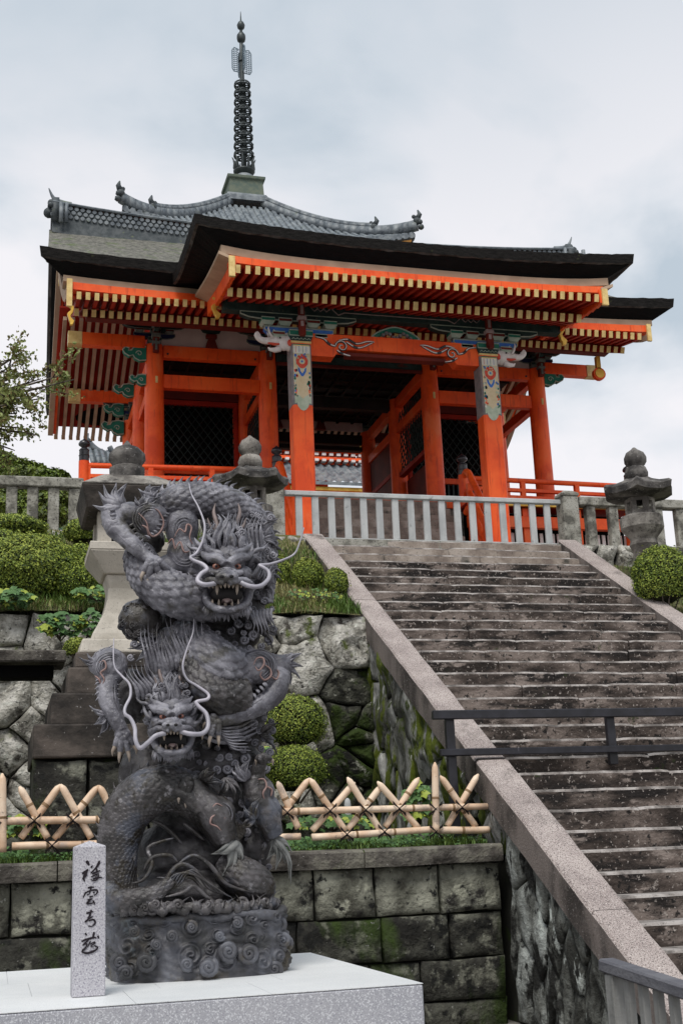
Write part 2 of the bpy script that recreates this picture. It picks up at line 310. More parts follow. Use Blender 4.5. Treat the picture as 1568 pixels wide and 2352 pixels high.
# upper precinct the gate stands on, with the sloping banks either side of the steps
m = MB()
def bank(u, v):
    x = -30 + u*34.6; y = 15.72 + v*3.23
    z = 3.02 + 1.86*(v**1.1) + .05*nz(x*1.3, y*1.3)
    return (x, y, z)
m.grid(bank, 90, 14); tag(m.build('planted_bank', 'soil', smooth=True), kind='structure')
m = MB()
def bank2(u, v):
    x = 9.45 + u*30; y = 12.0 + v*6.9
    z = st_z(y) - .28 + .05*nz(x*1.3, y*1.3)
    return (x, y, z)
m.grid(bank2, 60, 24); tag(m.build('planted_bank', 'soil', smooth=True), kind='structure')
m = MB(); m.box(-60, 120, 18.96, 80, 2.5, 4.87); tag(m.build('temple_terrace', 'fstone', loc=(0,19,4.87)), kind='structure')
# lower planted terrace behind the coping
m = MB(); m.box(-30, 4.62, 11.72, 15.9, -1.55, -.02); tag(m.build('lower_terrace', 'soil', loc=(0,12,0)), kind='structure')
# ---- the stairs: one step = one part, cut into blocks
stairs = thing('stone_staircase', (7.05, 8, -1.6), 'broad flight of dark stained stone steps climbing to the red gate', 'staircase')
for i in range(34):
    z1 = 4.87 - RIS*i; y0 = (z1+6.35)/.5917; y1 = y0+.36; z0 = z1-RIS-.02
    m = MB(); xs = [4.98]; 
    while xs[-1] < 8.3: xs.append(xs[-1]+R.uniform(.75,1.75))
    xs[-1] = 9.14
    for a, b in zip(xs[:-1], xs[1:]):
        dz = R.uniform(-.010,.012); dy = R.uniform(-.016,.016); n = max(4, int((b-a)/.09)); rows = []
        a += .004; b -= .004
        for k in range(n+1):
            x = a+(b-a)*k/n
            w = nz(x*2.7, y0*3, 1)*.005+nz(x*11, y0*3, 1)*.004; w2 = nz(x*6, y0*3, 4)*.007+nz(x*15, y0, 4)*.006; ed = .020 if k in (0,n) else 0
            top = z1+dz+w-ed*.4; fy = y0+dy+w2+ed*.4
            rows.append([(x, fy+.012, z0), (x, fy+.004, top-.055), (x, fy+.002, top-.026), (x, fy+.014, top-.007), (x, fy+.034, top), (x, y1, top)])
        vs = [p for r_ in rows for p in r_]; fs = []; mi = []
        for k in range(n):
            for j in range(5):
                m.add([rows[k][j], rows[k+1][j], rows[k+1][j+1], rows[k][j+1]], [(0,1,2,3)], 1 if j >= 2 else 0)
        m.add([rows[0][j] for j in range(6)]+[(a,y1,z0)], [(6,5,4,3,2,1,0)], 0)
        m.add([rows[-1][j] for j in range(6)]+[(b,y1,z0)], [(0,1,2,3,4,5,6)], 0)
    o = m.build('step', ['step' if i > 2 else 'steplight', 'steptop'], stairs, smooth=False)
m = MB(); m.add([(4.98,7.9,st_z(7.9)-.4),(9.14,7.9,st_z(7.9)-.4),(9.14,19.2,st_z(19.2)-.4),(4.98,19.2,st_z(19.2)-.4)], [(0,1,2,3)]); m.build('stair_bed', 'gap', stairs)
# ramped stringers
def stringer(x0, x1, ya, yb, lift, name='side_ramp', depth=.34):
    m = MB()
    ys = [ya]; 
    while ys[-1] < yb-2.2: ys.append(ys[-1]+R.uniform(1.7,2.4))
    ys[-1:] = [ys[-1], yb] if yb-ys[-1] > .8 else [yb]
    for a, b in zip(ys[:-1], ys[1:]):
        a += .004; b -= .004; k = R.uniform(-.005,.006); n = 14
        prof = [(x0-.0, -depth), (x0, -.03), (x0+.02, -.004), (x0+.045, .0), (x1-.035, 0), (x1-.014,-.008), (x1, -.03), (x1, -depth)]
        def fn(u, v):
            y = a+(b-a)*u; j = min(int(round(v*7)), 7); x, h = prof[j]
            w = nz(y*3, x*2, 2)*.008
            return (x+w, y, st_z(y)+lift+k+h+w)
        g = len(m.v); m.grid(fn, n, 8, 0)
        for q in range(len(m.m)-(n-1)*7, len(m.m)):
            j = (q-(len(m.m)-(n-1)*7)) % 7
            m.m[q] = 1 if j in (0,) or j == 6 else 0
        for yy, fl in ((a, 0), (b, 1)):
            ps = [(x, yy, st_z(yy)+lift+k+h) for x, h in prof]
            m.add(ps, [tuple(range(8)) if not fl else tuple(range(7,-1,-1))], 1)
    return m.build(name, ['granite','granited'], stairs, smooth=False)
stringer(4.65, 5.0, 7.6, 12.02, .075)
stringer(4.66, 5.0, 12.08, 19.05, .045)
stringer(9.12, 9.47, 8.2, 19.05, .05)
# ---- stair side wall: long leaning rubble stones, face at X = 4.72
sidew = thing('stair_side_wall', (4.9, 12, -1.6), 'mossy rubble side wall running down beneath the left stair ramp', 'wall')
def place_side(a, b, h): return (4.735-h, a, b)
def side_cells(ya, yb, zlo, n, seed):
    rr = random.Random(seed); poly = [(ya, zlo), (yb, zlo), (yb, st_z(yb)-.20), (ya, st_z(ya)-.20)]
    sd_ = []
    for k in range(n):
        y = rr.uniform(ya, yb); z = rr.uniform(zlo, st_z(y)-.2)
        if all(abs(y-q[0])*1.5+abs(z-q[1])*.8 > .36 for q in sd_): sd_.append((y, z))
    # squeeze: voronoi in a space where z is halved gives tall stones
    c = cells([(p[0], p[1]*.5) for p in poly], [(s_[0], s_[1]*.5) for s_ in sd_])
    return [[(p[0], p[1]*2) for p in q] for q in c]
m = MB()
for q, c in enumerate(side_cells(7.6, 11.6, -1.6, 120, 3)): stone(m, c, place_side, gap=.012, bulge=.035, seed=q, rough=.03)
m.add([(4.76,7.6,-1.6),(4.76,19,-1.6),(4.76,19,st_z(19)-.1),(4.76,7.6,st_z(7.6)-.1)], [(0,1,2,3)], 1)
m.build('lower_masonry', ['sidewall','gap'], sidew, smooth=True)
m = MB()
for q, c in enumerate(side_cells(11.6, 15.9, -.1, 90, 5)): stone(m, c, place_side, gap=.012, bulge=.05, seed=q+50, rough=.045)
o = m.build('mossy_masonry', ['sidemoss'], sidew, smooth=True); o['label'] = 'upper stretch streaked with bright green moss'
# ---- block retaining wall under the bamboo fence
rw = thing('block_retaining_wall', (2, 11.6, -1.6), 'dark block retaining wall beneath the bamboo fence, beside the stairs', 'wall')
rowz = [-.15, -.60, -1.0, -1.36, -1.66]
m = MB()
def place_rw(a, b, h): return (a, 11.62-h, b)
for r_ in range(4):
    x = 4.66; rr = random.Random(20+r_); k = 0
    while x > -4:
        w = rr.uniform(.48, .86); z1, z0 = rowz[r_], rowz[r_+1]; jz = rr.uniform(-.02,.02)
        if r_ == 0 and x > 4: w = .62
        stone(m, [(x-w, z0), (x, z0+jz*.5), (x, z1), (x-w, z1)], place_rw, gap=.010, bulge=.035, mi=0 if r_ == 0 or (r_ == 1 and rr.random() < .3) else 1, seed=x+r_*7, rough=.02)
        x -= w; k += 1
m.box(-4, 4.66, 11.68, 11.75, -1.66, -.14, 2)
m.build('masonry', ['block','blockdk','gap'], rw, smooth=True)
# coping: long stones with uneven tops
m = MB(); x = 4.66; rr = random.Random(4)
while x > -4:
    w = rr.uniform(1.2, 1.9); a, b = x-w+.006, x-.006
    n = 16
    def fn(u, v):
        xx = a+(b-a)*u; pr = [(11.50,-.15),(11.49,-.1),(11.495,-.012),(11.53,.012),(11.80,.02)]; y, z = pr[int(round(v*4))]
        return (xx, y+nz(xx*2,z*5,3)*.012, z+nz(xx*2.3,y*3,8)*.010)
    m.grid(fn, n, 5, 0); m.box(a, b, 11.53, 11.80, -.152, -.02, 0); x -= w
m.build('coping', ['coping'], rw, smooth=False)
# ---- upper rubble wall
uw = thing('rubble_terrace_wall', (1, 15.7, 0), 'lichen-covered rubble wall of pale boulders holding up the planted bank', 'wall')
def place_uw(a, b, h): return (a, 15.72-h+.03*(b-1), b)
rr = random.Random(12); sd_ = []
for k in range(2500):
    x = rr.uniform(-4, 4.65); z = rr.uniform(-.1, 3.0)
    dm = .72 if z > 2.2 else .55
    if rr.random() < .5: dm *= rr.choice([.42,.6])
    if all(math.hypot((x-q[0])*.8, (z-q[1])*1.15) > max(dm, q[2])*.82 for q in sd_): sd_.append((x, z, dm))
m = MB()
for q, c in enumerate(cells([(-4,-.15),(4.72,-.15),(4.72,3.0),(-4,2.98)], [(s_[0], s_[1]) for s_ in sd_])):
    cx = sum(p[0] for p in c)/len(c); cz = sum(p[1] for p in c)/len(c)
    dark = (cx > 4.15 and cz < 2.3) or (cz < .9 and rr.random() < .8) or (cx > 3.7 and cz < 1.5)
    stone(m, c, place_uw, gap=.006, bulge=.055, mi=1 if dark else 0, seed=q, rough=.075)
m.box(-4, 4.7, 15.86, 15.95, -.1, 2.95, 2)
m.build('boulder_masonry', ['stone','stonemoss','gap'], uw, smooth=True)
# rubble bank stones left and right of the stair head
def bank_stones(name, x0, x1, z0, z1, y, label, seed, n):
    rr = random.Random(seed); m = MB(); s2 = []
    for k in range(400):
        p = (rr.uniform(x0,x1), rr.uniform(z0,z1))
        if all(math.hypot(p[0]-q[0], (p[1]-q[1])*1.1) > .30 for q in s2): s2.append(p)
    for q, c in enumerate(cells([(x0,z0),(x1,z0),(x1,z1),(x0,z1)], s2)):
        stone(m, c, lambda a,b,h: (a, y-h, b), gap=.02, bulge=.10, seed=q+seed, rough=.06)
    m.box(x0, x1, y+.06, y+.3, z0, z1-.03, 1)
    return tag(m.build(name, ['stone','gap'], smooth=True), label, 'wall')
bank_stones('rubble_wall', -3, 4.66, 4.25, 4.86, 18.85, 'low rubble wall under the stone fence left of the stair head', 61, 20)
bank_stones('rubble_wall', 9.48, 16, 4.15, 4.86, 18.85, 'low rubble wall under the stone fence right of the stair head', 62, 20)
# ================================================================== FENCES AT THE STAIR HEAD
gf = thing('grey_railing', (6.95, 19.5, 4.87), 'pale grey railing with flat balusters closing off the top of the stairs', 'railing')
x0, x1 = 4.47, 9.42; yf = 19.5
m = MB(); m.box(x0, x1, yf-.06, yf+.06, 5.72, 5.80); m.build('top_rail', 'fencew', gf, bevel=.01)
m = MB(); m.box(x0, x1, yf-.05, yf+.05, 4.93, 5.01); m.box(x0+.9, x0+1.1, yf-.09, yf+.09, 4.875, 4.925); m.box(x0+3.6,x0+3.8,yf-.09,yf+.09,4.875,4.925); m.build('bottom_rail', 'fencew', gf, bevel=.008)
bal = None
for i in range(17):
    x = 4.72 + i*(9.28-4.72)/16.4
    if bal is None:
        m = MB(); m.box(x-.057, x+.057, yf-.03, yf+.03, 5.012, 5.718); bal = m.build('baluster', 'fencew', gf, bevel=.008); bx = x
    else:
        copy_obj(bal, gf, (x-bx, 0, 0))
def fence_post(x, y, label, w=.15, h=.98):
    m = MB(); z = 4.87
    m.box(x-w, x+w, y-w, y+w, z, z+h)
    m.add([(x-w*1.08,y-w*1.08,z+h+.002),(x+w*1.08,y-w*1.08,z+h+.002),(x+w*1.08,y+w*1.08,z+h+.002),(x-w*1.08,y+w*1.08,z+h+.002),
           (x-w*1.12,y-w*1.12,z+h+.06),(x+w*1.12,y-w*1.12,z+h+.06),(x+w*1.12,y+w*1.12,z+h+.06),(x-w*1.12,y+w*1.12,z+h+.06),
           (x-w*.6,y-w*.6,z+h+.11),(x+w*.6,y-w*.6,z+h+.11),(x+w*.6,y+w*.6,z+h+.11),(x-w*.6,y+w*.6,z+h+.11)],
          [(3,2,1,0),(0,1,5,4),(1,2,6,5),(2,3,7,6),(3,0,4,7),(4,5,9,8),(5,6,10,9),(6,7,11,10),(7,4,8,11),(8,9,10,11)])
    return tag(m.build('stone_post', 'fstone', bevel=.015), label, 'post')
fence_post(9.57, 19.5, 'stone gatepost with rounded cap right of the grey railing')
fence_post(4.30, 19.5, 'stone gatepost left of the grey railing, partly behind the lantern')
def stone_fence(xa, xb, label, sp=.46, x_first=None, w=.085):
    t = thing('stone_fence', ((xa+xb)/2, 19.5, 4.87), label, 'fence')
    m = MB(); m.box(xa, xb, 19.38, 19.60, 5.70, 5.86); m.build('top_rail', 'fstone', t, bevel=.015)
    m = MB(); m.box(xa, xb, 19.38, 19.62, 4.872, 4.98); m.build('foot_rail', 'fstone', t, bevel=.01)
    x = x_first if x_first is not None else xa+.2; b0 = None
    while x < xb:
        if b0 is None: m = MB(); m.box(x-w, x+w, 19.42, 19.57, 4.982, 5.698); b0 = m.build('baluster', 'fstone', t, bevel=.012); bx = x
        else: copy_obj(b0, t, (x-bx, 0, 0))
        x += sp
stone_fence(-2.5, 1.22, 'weathered stone fence at the far left above the bushes', .318, -2.1)
stone_fence(1.7, 4.12, 'weathered stone fence behind the two left lanterns', .40, 1.9)
stone_fence(9.75, 15.5, 'weathered stone fence right of the stair head behind the lantern', .44, 9.98)
# ================================================================== BLACK RAIL ACROSS THE STEPS
br = thing('black_handrail', (5.6, 11.9, -.02), 'black two-bar handrail crossing the stairs and the left ramp', 'railing')
m = MB(); m.box(4.22, 9.6, 12.0, 12.07, 1.24, 1.33); m.build('upper_bar', 'blkrail', br, bevel=.008)
m = MB(); m.box(4.28, 9.6, 12.0, 12.07, .875, .945); m.build('lower_bar', 'blkrail', br, bevel=.008)
for x, z in ((4.42, -.02), (6.2, .76), (8.2,.76)):
    m = MB(); m.box(x-.045, x+.045, 12.072, 12.14, z, 1.325); m.build('post', 'blkrail', br, bevel=.006)
# ================================================================== SILVERED TIMBER RAIL, FRONT RIGHT
A = PY(1390, 2215, 7.4); B = PY(1600, 2284, 6.4)
wr = thing('timber_railing', ((A.x+B.x)/2, (A.y+B.y)/2, -1.6), 'silvered timber railing at the foot of the stairs, lower right corner', 'railing')
dr = (B-A).normalized(); Bf = A+dr*2.4
m = MB(); m.beam(A, Bf, .11, .075); m.build('top_rail', 'woodrail', wr, bevel=.012)
for k in range(10):
    p = A + dr*(.10+k*.165); 
    m = MB(); 
    wdt = .095 if k == 0 else .06
    m.beam((p.x, p.y, -1.6), (p.x, p.y, p.z-.042), .045 if k else .09, wdt, up=(dr.x, dr.y, 0)); m.build('baluster' if k else 'end_post', 'woodpost', wr, bevel=.006)
m = MB(); m.beam(A+Vector((0,0,-.75)), Bf+Vector((0,0,-.75)), .04, .06); m.build('lower_rail', 'woodrail', wr)
# ================================================================== BAMBOO FENCE
bf = thing('bamboo_fence', (2, 11.8, 0), 'low lattice fence of tied dried bamboo poles above the block wall', 'fence')
YB = 11.82
def culm(a, b, r, yo, tip0=False, tip1=False, nodes=1, name='pole'):
    a = PY(a[0], a[1], YB+yo); b = PY(b[0], b[1], YB+yo); d = b-a; Ln = d.length; m = MB(); pts = []; rd = []; n = 14
    nd_ = [ (q+1)/(nodes+1)+R.uniform(-.08,.08) for q in range(nodes)]
    ks = sorted([i/n for i in range(n+1)] + [q-.006/Ln*2 for q in nd_] + nd_ + [q+.006/Ln*2 for q in nd_])
    for k in ks:
        pts.append(a+d*k + Vector((0,0,nz(k*2,a.x*3)*.006))); rr_ = r*1.12*(1-.06*k)
        if any(abs(k-q) < 1e-6 for q in nd_): rr_ *= 1.10
        if tip0 and k < .09: rr_ *= max(.25, (k/.09)**.5)
        if tip1 and k > .91: rr_ *= max(.2, ((1-k)/.09)**.5)
        rd.append(rr_)
    m.tube(pts, rd, 12)
    k0 = len(m.f)
    m.m = [1 if any(0 <= (i//12) < len(ks)-1 and abs((ks[i//12]+ks[i//12+1])/2-q) < .008/Ln*2 for q in nd_) and i < 12*(len(ks)-1) else 0 for i in range(len(m.f))]
    return m.build(name, ['bamboo','node'], bf, smooth=True)
# rails
culm((0,1887),(300,1880), .031, -.03, nodes=3, name='upper_rail'); culm((600,1866),(1118,1852), .029, -.03, nodes=4, name='upper_rail')
culm((28,1944),(250,1937), .031, -.02, nodes=2, name='lower_rail'); culm((560,1925),(690,1921), .030, -.02, nodes=1, name='lower_rail')
culm((716,1923),(1000,1905), .030, -.02, nodes=2, name='lower_rail'); culm((1008,1908),(1122,1905), .032, -.02, nodes=1, name='lower_rail')
culm((-170,1888),(0,1886), .031, -.03, nodes=1, name='upper_rail'); 
# uprights
culm((6,1958),(6,1776), .034, -.08, tip1=True, name='upright'); culm((1001,1912),(998,1750), .031, -.08, tip1=True, name='upright')
# diagonals
DG = [((45,1806),(110,1925),0),((140,1802),(48,1925),1),((140,1802),(210,1925),0),((228,1804),(125,1928),1),((228,1804),(290,1925),0),
      ((637,1795),(685,1902),0),((711,1787),(620,1905),1),((711,1787),(792,1908),0),((815,1797),(716,1908),1),
      ((797,1785),(872,1906),0),((875,1805),(798,1906),1),((866,1795),(960,1902),0),((962,1786),(884,1900),1),
      ((1010,1782),(1092,1898),0),((1098,1778),(1026,1898),1),((-60,1806),(0,1925),1),((560,1800),(640,1905),1)]
for a, b, k in DG: culm(a, b, .030, .035 if k else .0, tip0=True, nodes=R.choice([1,2]), name='diagonal_pole')
# twine lashings at the crossings
for (u, v) in [(79,1885),(168,1884),(255,1882),(3,1890),(660,1866),(758,1862),(840,1860),(917,1857),(1000,1858),(1061,1854),(120,1942),(797,1916),(883,1910),(1001,1910)]:
    m = MB()
    for s_ in (-1,1):
        for q in (-.010,.0,.010):
            p0 = PY(u-15*s_, v-14+q*300, YB-.06); p1 = PY(u, v, YB-.115); p2 = PY(u+15*s_, v+14+q*300, YB-.06)
            m.tube([tuple(x) for x in cr_([tuple(p0),tuple(p1),tuple(p2)],4)], .0042, 5)
    m.ico(PY(u, v+2, YB-.10), .014, sub=1)
    m.tube([PY(u,v,YB-.11), PY(u-8,v+14,YB-.10)], .004, 5); m.tube([PY(u,v,YB-.11), PY(u+7,v+15,YB-.10)], .004, 5)
    m.build('twine_knot', 'twine', bf, smooth=True)
# ================================================================== PLINTH AND PILLAR
pl = thing('granite_plinth', (.9, 6.9, -1.6), 'pale granite plinth under the dragon sculpture', 'plinth')
m = MB(); m.box(-1.2, 1.93, 5.85, 8.05, -1.6, -.604, 0); m.build('plinth_body', ['plinthside'], pl, bevel=.008)
xs = [-1.2, .02, .62, 1.15, 1.93]
m = MB(); ys = [5.85, 6.45, 7.2, 8.05]
for j in range(3):
    xs = [-1.2, [.0,.2,.1][j], [.62,.8,.7][j], [1.22,1.40,1.3][j], 1.93]
    for i in range(4): m.box(xs[i]+(.0012 if i else 0), xs[i+1]-(.0012 if i<3 else 0), ys[j]+(.0012 if j else 0), ys[j+1]-(.0012 if j<2 else 0), -.603, -.6)
m.build('top_slabs', 'plinth', pl)
pt = thing('inscribed_stone_pillar', (.455, 6.33, -.598), 'small square granite pillar with black brushed characters standing on the plinth', 'stone pillar')
m = MB(); w = .0725; cx, cy = .4475, 6.33
m.add([(cx-w*1.04,cy-w,-.5985),(cx+w*1.04,cy-w,-.5985),(cx+w*1.04,cy+w,-.5985),(cx-w*1.04,cy+w,-.5985),
       (cx-w,cy-w,.072),(cx+w,cy-w,.072),(cx+w,cy+w,.072),(cx-w,cy+w,.072),(cx,cy,.098)],
      [(3,2,1,0),(0,1,5,4),(1,2,6,5),(2,3,7,6),(3,0,4,7),(4,5,8),(5,6,8),(6,7,8),(7,4,8)])
m.build('shaft', 'pillar', pt, bevel=.004)
# ================================================================== TEMPLE GATE
for nm, c in (('greysheath',[(.16,.15,.15),(.24,.20,.20)]),('palegreen',[(.38,.44,.32),(.50,.54,.42)]),('cream',[(.58,.46,.28),(.64,.52,.34)]),('blue2',[(.035,.12,.42),(.05,.17,.5)]),('red2',[(.52,.05,.03),(.62,.09,.05)]),('offwhite',[(.62,.60,.52),(.7,.68,.6)]),('pinkgrey',[(.26,.19,.18),(.34,.26,.25)])):
    MT[nm] = mat('painted_'+nm, c, ns=9, rough=.65)
MT['lattice'] = mat('green_grey_lattice', [(.010,.020,.018),(.022,.036,.033)], rough=.5)
MT['bluedk'] = mat('darker_blue_pigment', [(.010,.018,.07),(.02,.03,.10)], ns=5, rough=.7)  # darker blue for the bracket sets on the round columns
MT['trimdk'] = mat('darker_trim', [(.10,.12,.11),(.17,.19,.17)], ns=6, rough=.7)  # darker trim for those bracket sets and their tails
gate = thing('temple_gate', (7.45, 27.9, 4.87), 'vermilion temple gate with black cypress-bark roof, at the top of the stairs', 'temple gate')
GX = [3.05, 5.53, 9.30, 11.95]; GY = [25.4, 27.9, 30.4]; ZF = 7.3; XC = 7.42
def roof_main(x, v):                      # v from -1 (front eave) to 1 (rear eave)
    t = 1-abs(v); e_ = abs((x-7.38)/6.85)
    return 11.44 + 3.15*t**1.28 + .12*e_**5*(1-t) 
def slab(topf, x0, x1, y0, y1, inx, iny, th, nu, nv, yfun, mats_i=(0,1,2), botf=None, ragged=.0, edgef=None):
    """roof slab: topf(x,v) height, yfun(v) -> y; inset underside; lip a third of the way down"""
    m = MB(); us = [i/(nu-1) for i in range(nu)]; vs_ = [-1+2*j/(nv-1) for j in range(nv)]
    def lay(k, d):                        # k = inset fraction, d = depth below the top
        g = []
        for u in us:
            for v in vs_:
                ea, eb = (edgef(v) if edgef else (x0, x1))
                xx = ea+inx*k + (eb-ea-2*inx*k)*u
                y = yfun(v); yc = (y0+y1)/2
                yy = yc+(y-yc)*((y1-y0)/2-iny*k)/((y1-y0)/2)
                x_t = x0+(x1-x0)*u
                z = (botf if (botf and k > .5) else topf)(x_t, v) - d
                if ragged and k < .5: z += ragged*nz(xx*7, yy*7, k*9)
                g.append((xx, yy, z))
        return g
    L_ = [lay(0,0), lay(.06, th*.42), lay(.16, th*.455), lay(1.0, th)]
    base_ = []
    for g in L_: base_.append(len(m.v)); m.v += g
    def q(a,b,c,d,mi): m.f.append((a,b,c,d)); m.m.append(mi)
    for i in range(nu-1):
        for j in range(nv-1):
            a, b, c, d = i*nv+j, (i+1)*nv+j, (i+1)*nv+j+1, i*nv+j+1
            q(base_[0]+a, base_[0]+b, base_[0]+c, base_[0]+d, mats_i[0])
            q(base_[3]+d, base_[3]+c, base_[3]+b, base_[3]+a, mats_i[2])
    bd = [i*nv for i in range(nu)] + [(nu-1)*nv+j for j in range(1,nv)] + [i*nv+nv-1 for i in range(nu-2,-1,-1)] + [j for j in range(nv-2,0,-1)]
    for l in range(3):
        for k in range(len(bd)):
            a, b = bd[k], bd[(k+1)%len(bd)]
            q(base_[l+1]+a, base_[l+1]+b, base_[l]+b, base_[l]+a, (mats_i[1], 3, mats_i[2])[l])
    return m
def main_edge(v):
    q = .33*(1-abs(v))**.5 if v < 0 else .33+.14*v
    return .53+q, 14.23-q
m = slab(roof_main, .53, 14.23, 22.8, 32.0, .50, .36, .485, 90, 61, lambda v: 27.9+(5.1 if v < 0 else 4.1)*v, ragged=.022, edgef=main_edge)
roof = m.build('bark_roof', ['barktop','barkedge','bark','barkline'], gate)
def roof_porch(x, v, drop=1):                     # v -1 front, 1 back
    e_ = abs((x-7.415)/4.305); s_ = (v+1)/2*.635
    z = 10.84 + .18*e_**2.4*(1-s_) + .62*s_ + .9*s_**3
    return z - drop*.20*max(0, (e_-.86)/.14)**2*min(1, s_*2.2)
m = slab(roof_porch, 3.11, 11.72, 20.0, 23.3, .52, .34, .44, 90, 20, lambda v: 20.0+1.65*(v+1), ragged=.022, botf=lambda x, v: roof_porch(x, v, 0))
m.build('porch_roof', ['barkedge','barkedge','bark','barkline'], gate)
# ---- tiled ridge
m = MB()
def rz(x): return 14.52 + .30*abs((x-7.6)/6.8)**2.4
n = 96
for i in range(n):
    a = .92+(14.42-.92)*i/n; b = .92+(14.42-.92)*(i+1)/n; z = rz((a+b)/2)
    m.hexa([(a,27.60,rz(a)-.42),(b,27.60,rz(b)-.42),(b,28.20,rz(b)-.42),(a,28.20,rz(a)-.42),(a,27.70,rz(a)+.34),(b,27.70,rz(b)+.34),(b,28.10,rz(b)+.34),(a,28.10,rz(a)+.34)], 1)
    for r_, (zz, yy) in enumerate(((.07,27.63),(.19,27.645),(.31,27.66))):
        xx = a+(b-a)*(.5 if r_%2 else 0)
        m.tube([(xx, yy+.08, z+zz), (xx, yy-.01, z+zz)], .052, 8, 0)
m.grid(lambda u, v: (.9+(14.44-.9)*u, 27.9+.26*math.cos(math.pi*v), rz(.9+(14.44-.9)*u)+.37+.10*math.sin(math.pi*v)), 80, 9, 0)
m.tube([(.9+(14.44-.9)*k/40, 27.64, rz(.9+(14.44-.9)*k/40)+.395) for k in range(41)], .035, 6, 0)
m.build('tiled_ridge', ['tile','tiledk'], gate, smooth=False)
def oni(x, s_, name):
    m = MB(); z = rz(x)
    m.prism([(27.55, z-.12),(28.25,z-.12),(28.2,z+.35),(28.05,z+.58),(27.75,z+.58),(27.6,z+.35)], 'x', x-.02*s_, x+.16*s_, 1)
    for yy in (27.55, 27.75, 28.05): 
        m.tube([(x+.2, yy-.05, z-.20),(x+.2, yy-.05, z+.30)], .055, 8, 0)
        m.tube([(x+.32*s_, yy-.05, z-.20),(x+.32*s_, yy-.05, z+.32)], .045, 8, 0)
    # scroll knobs and a horn curling up and outward
    for k in range(5): m.ico((x-.05*s_, 27.6+.1*k, z+.28+.05*math.sin(k)), .075, 1, 1)
    m.ico((x-.08*s_, 27.75, z+.14), .13, 1, 2); m.ico((x-.02*s_, 27.7, z+.38), .10, 1, 2)
    m.tube(cr_([(x+.45*s_,27.86,z+.46),(x+.2*s_,27.86,z+.50),(x+.02*s_,27.86,z+.62),(x-.09*s_,27.86,z+.86)],5), [.075]*6+[.07,.065,.06,.05,.045,.04,.03,.025,.018,.01], 8, 0)
    return m.build(name, ['tile','tiledk'], gate, smooth=True)
oni(.92, 1, 'ridge_end_tile'); oni(14.42, -1, 'ridge_end_tile')
# ---- columns
c0 = None
for y in GY:
    for x in GX:
        if c0 is None:
            m = MB(); m.lathe([(.205,7.32),(.212,7.5),(.205,9.6),(.195,10.42),(.185,10.72)], (x,y,0), 28)
            c0 = m.build('round_column', 'verm', gate, smooth=True, auto=40); cx_, cy_ = x, y
        else: copy_obj(c0, gate, (x-cx_, y-cy_, 0))
for x in GX:                               # stone bases
    for y in GY: pass
m = MB()
for x in GX:
    for y in GY: m.lathe([(.30,7.2),(.30,7.27),(.25,7.318)], (x,y,0), 20)
m.build('column_base_stones', 'fstone', gate)
# ---- tie beams
def bx(name, x0, x1, y0, y1, z0, z1, mt, bevel=.008, label=None):
    m = MB(); m.box(x0,x1,y0,y1,z0,z1); o = m.build(name, mt, gate, bevel=bevel)
    if label: o['label'] = label
    return o
for xa, xb in ((GX[0],GX[1]),(GX[2],GX[3])):
    for yi, y in enumerate(GY):
        bx('head_tie', xa+.19, xb-.19, y-.09, y+.09, 10.44, 10.72, 'verm' if yi == 0 else 'redbrown')
        if yi == 0: bx('lower_tie', xa+.19, xb-.19, y-.085, y+.085, 9.74, 10.05, 'verm')
        for q in (xa+.28, xb-.28):
            if yi == 0: m = MB(); m.ico((q, y-.095, 10.52), .028, sub=1); m.build('nail_cover', 'lacq', gate)
m = MB()
for x in GX:
    for q in (-.02,):
        m.box(x+.0, x+.05, 25.185, 25.21, 9.80, 9.95)
m.build('brass_plates', 'gold', gate)
for x in GX:
    for ya, yb in ((25.4,27.9),(27.9,30.4)):
        bx('side_tie', x-.085, x+.085, ya+.19, yb-.19, 10.46, 10.70, 'verm')
        bx('side_tie', x-.08, x+.08, ya+.19, yb-.19, 9.80, 10.02, 'verm')
bx('centre_beam', GX[1]+.19, GX[2]-.19, 25.31, 25.47, 10.50, 10.68, 'dkgreen')
bx('centre_beam', GX[1]+.19, GX[2]-.19, 25.28, 25.34, 10.42, 10.49, 'redbrown')
bx('centre_beam', GX[1]+.19, GX[2]-.19, 27.8, 28.0, 10.42, 10.70, 'ceil')
bx('centre_beam', GX[1]+.19, GX[2]-.19, 30.3, 30.5, 10.36, 10.62, 'ceil')
bx('centre_beam', GX[1]+.19, GX[2]-.19, 30.3, 30.5, 10.18, 10.30, 'ceil')
bx('ceiling', 3.1, 11.9, 25.55, 30.3, 10.96, 11.02, 'ceil')
m = MB()
for k in range(22): m.box(3.2+k*.4, 3.26+k*.4, 25.6, 30.25, 10.90, 10.958)
for k in range(9): m.box(3.12, 11.88, 25.75+k*.5, 25.8+k*.5, 10.905, 10.955)
m.build('ceiling_battens', 'ceil', gate)
# side walls of the passage
for x in (GX[1], GX[2]):
    bx('passage_rail', x-.07, x+.07, 25.6, 27.7, 8.68, 8.80, 'verm2'); bx('passage_rail', x-.06, x+.06, 25.6, 30.2, 7.36, 7.62, 'verm')
    bx('passage_panel', x-.03, x+.03, 28.1, 30.2, 7.62, 9.8, 'redbrown')
    bx('passage_rail', x-.05, x+.05, 28.1, 30.2, 8.9, 9.02, 'verm2')
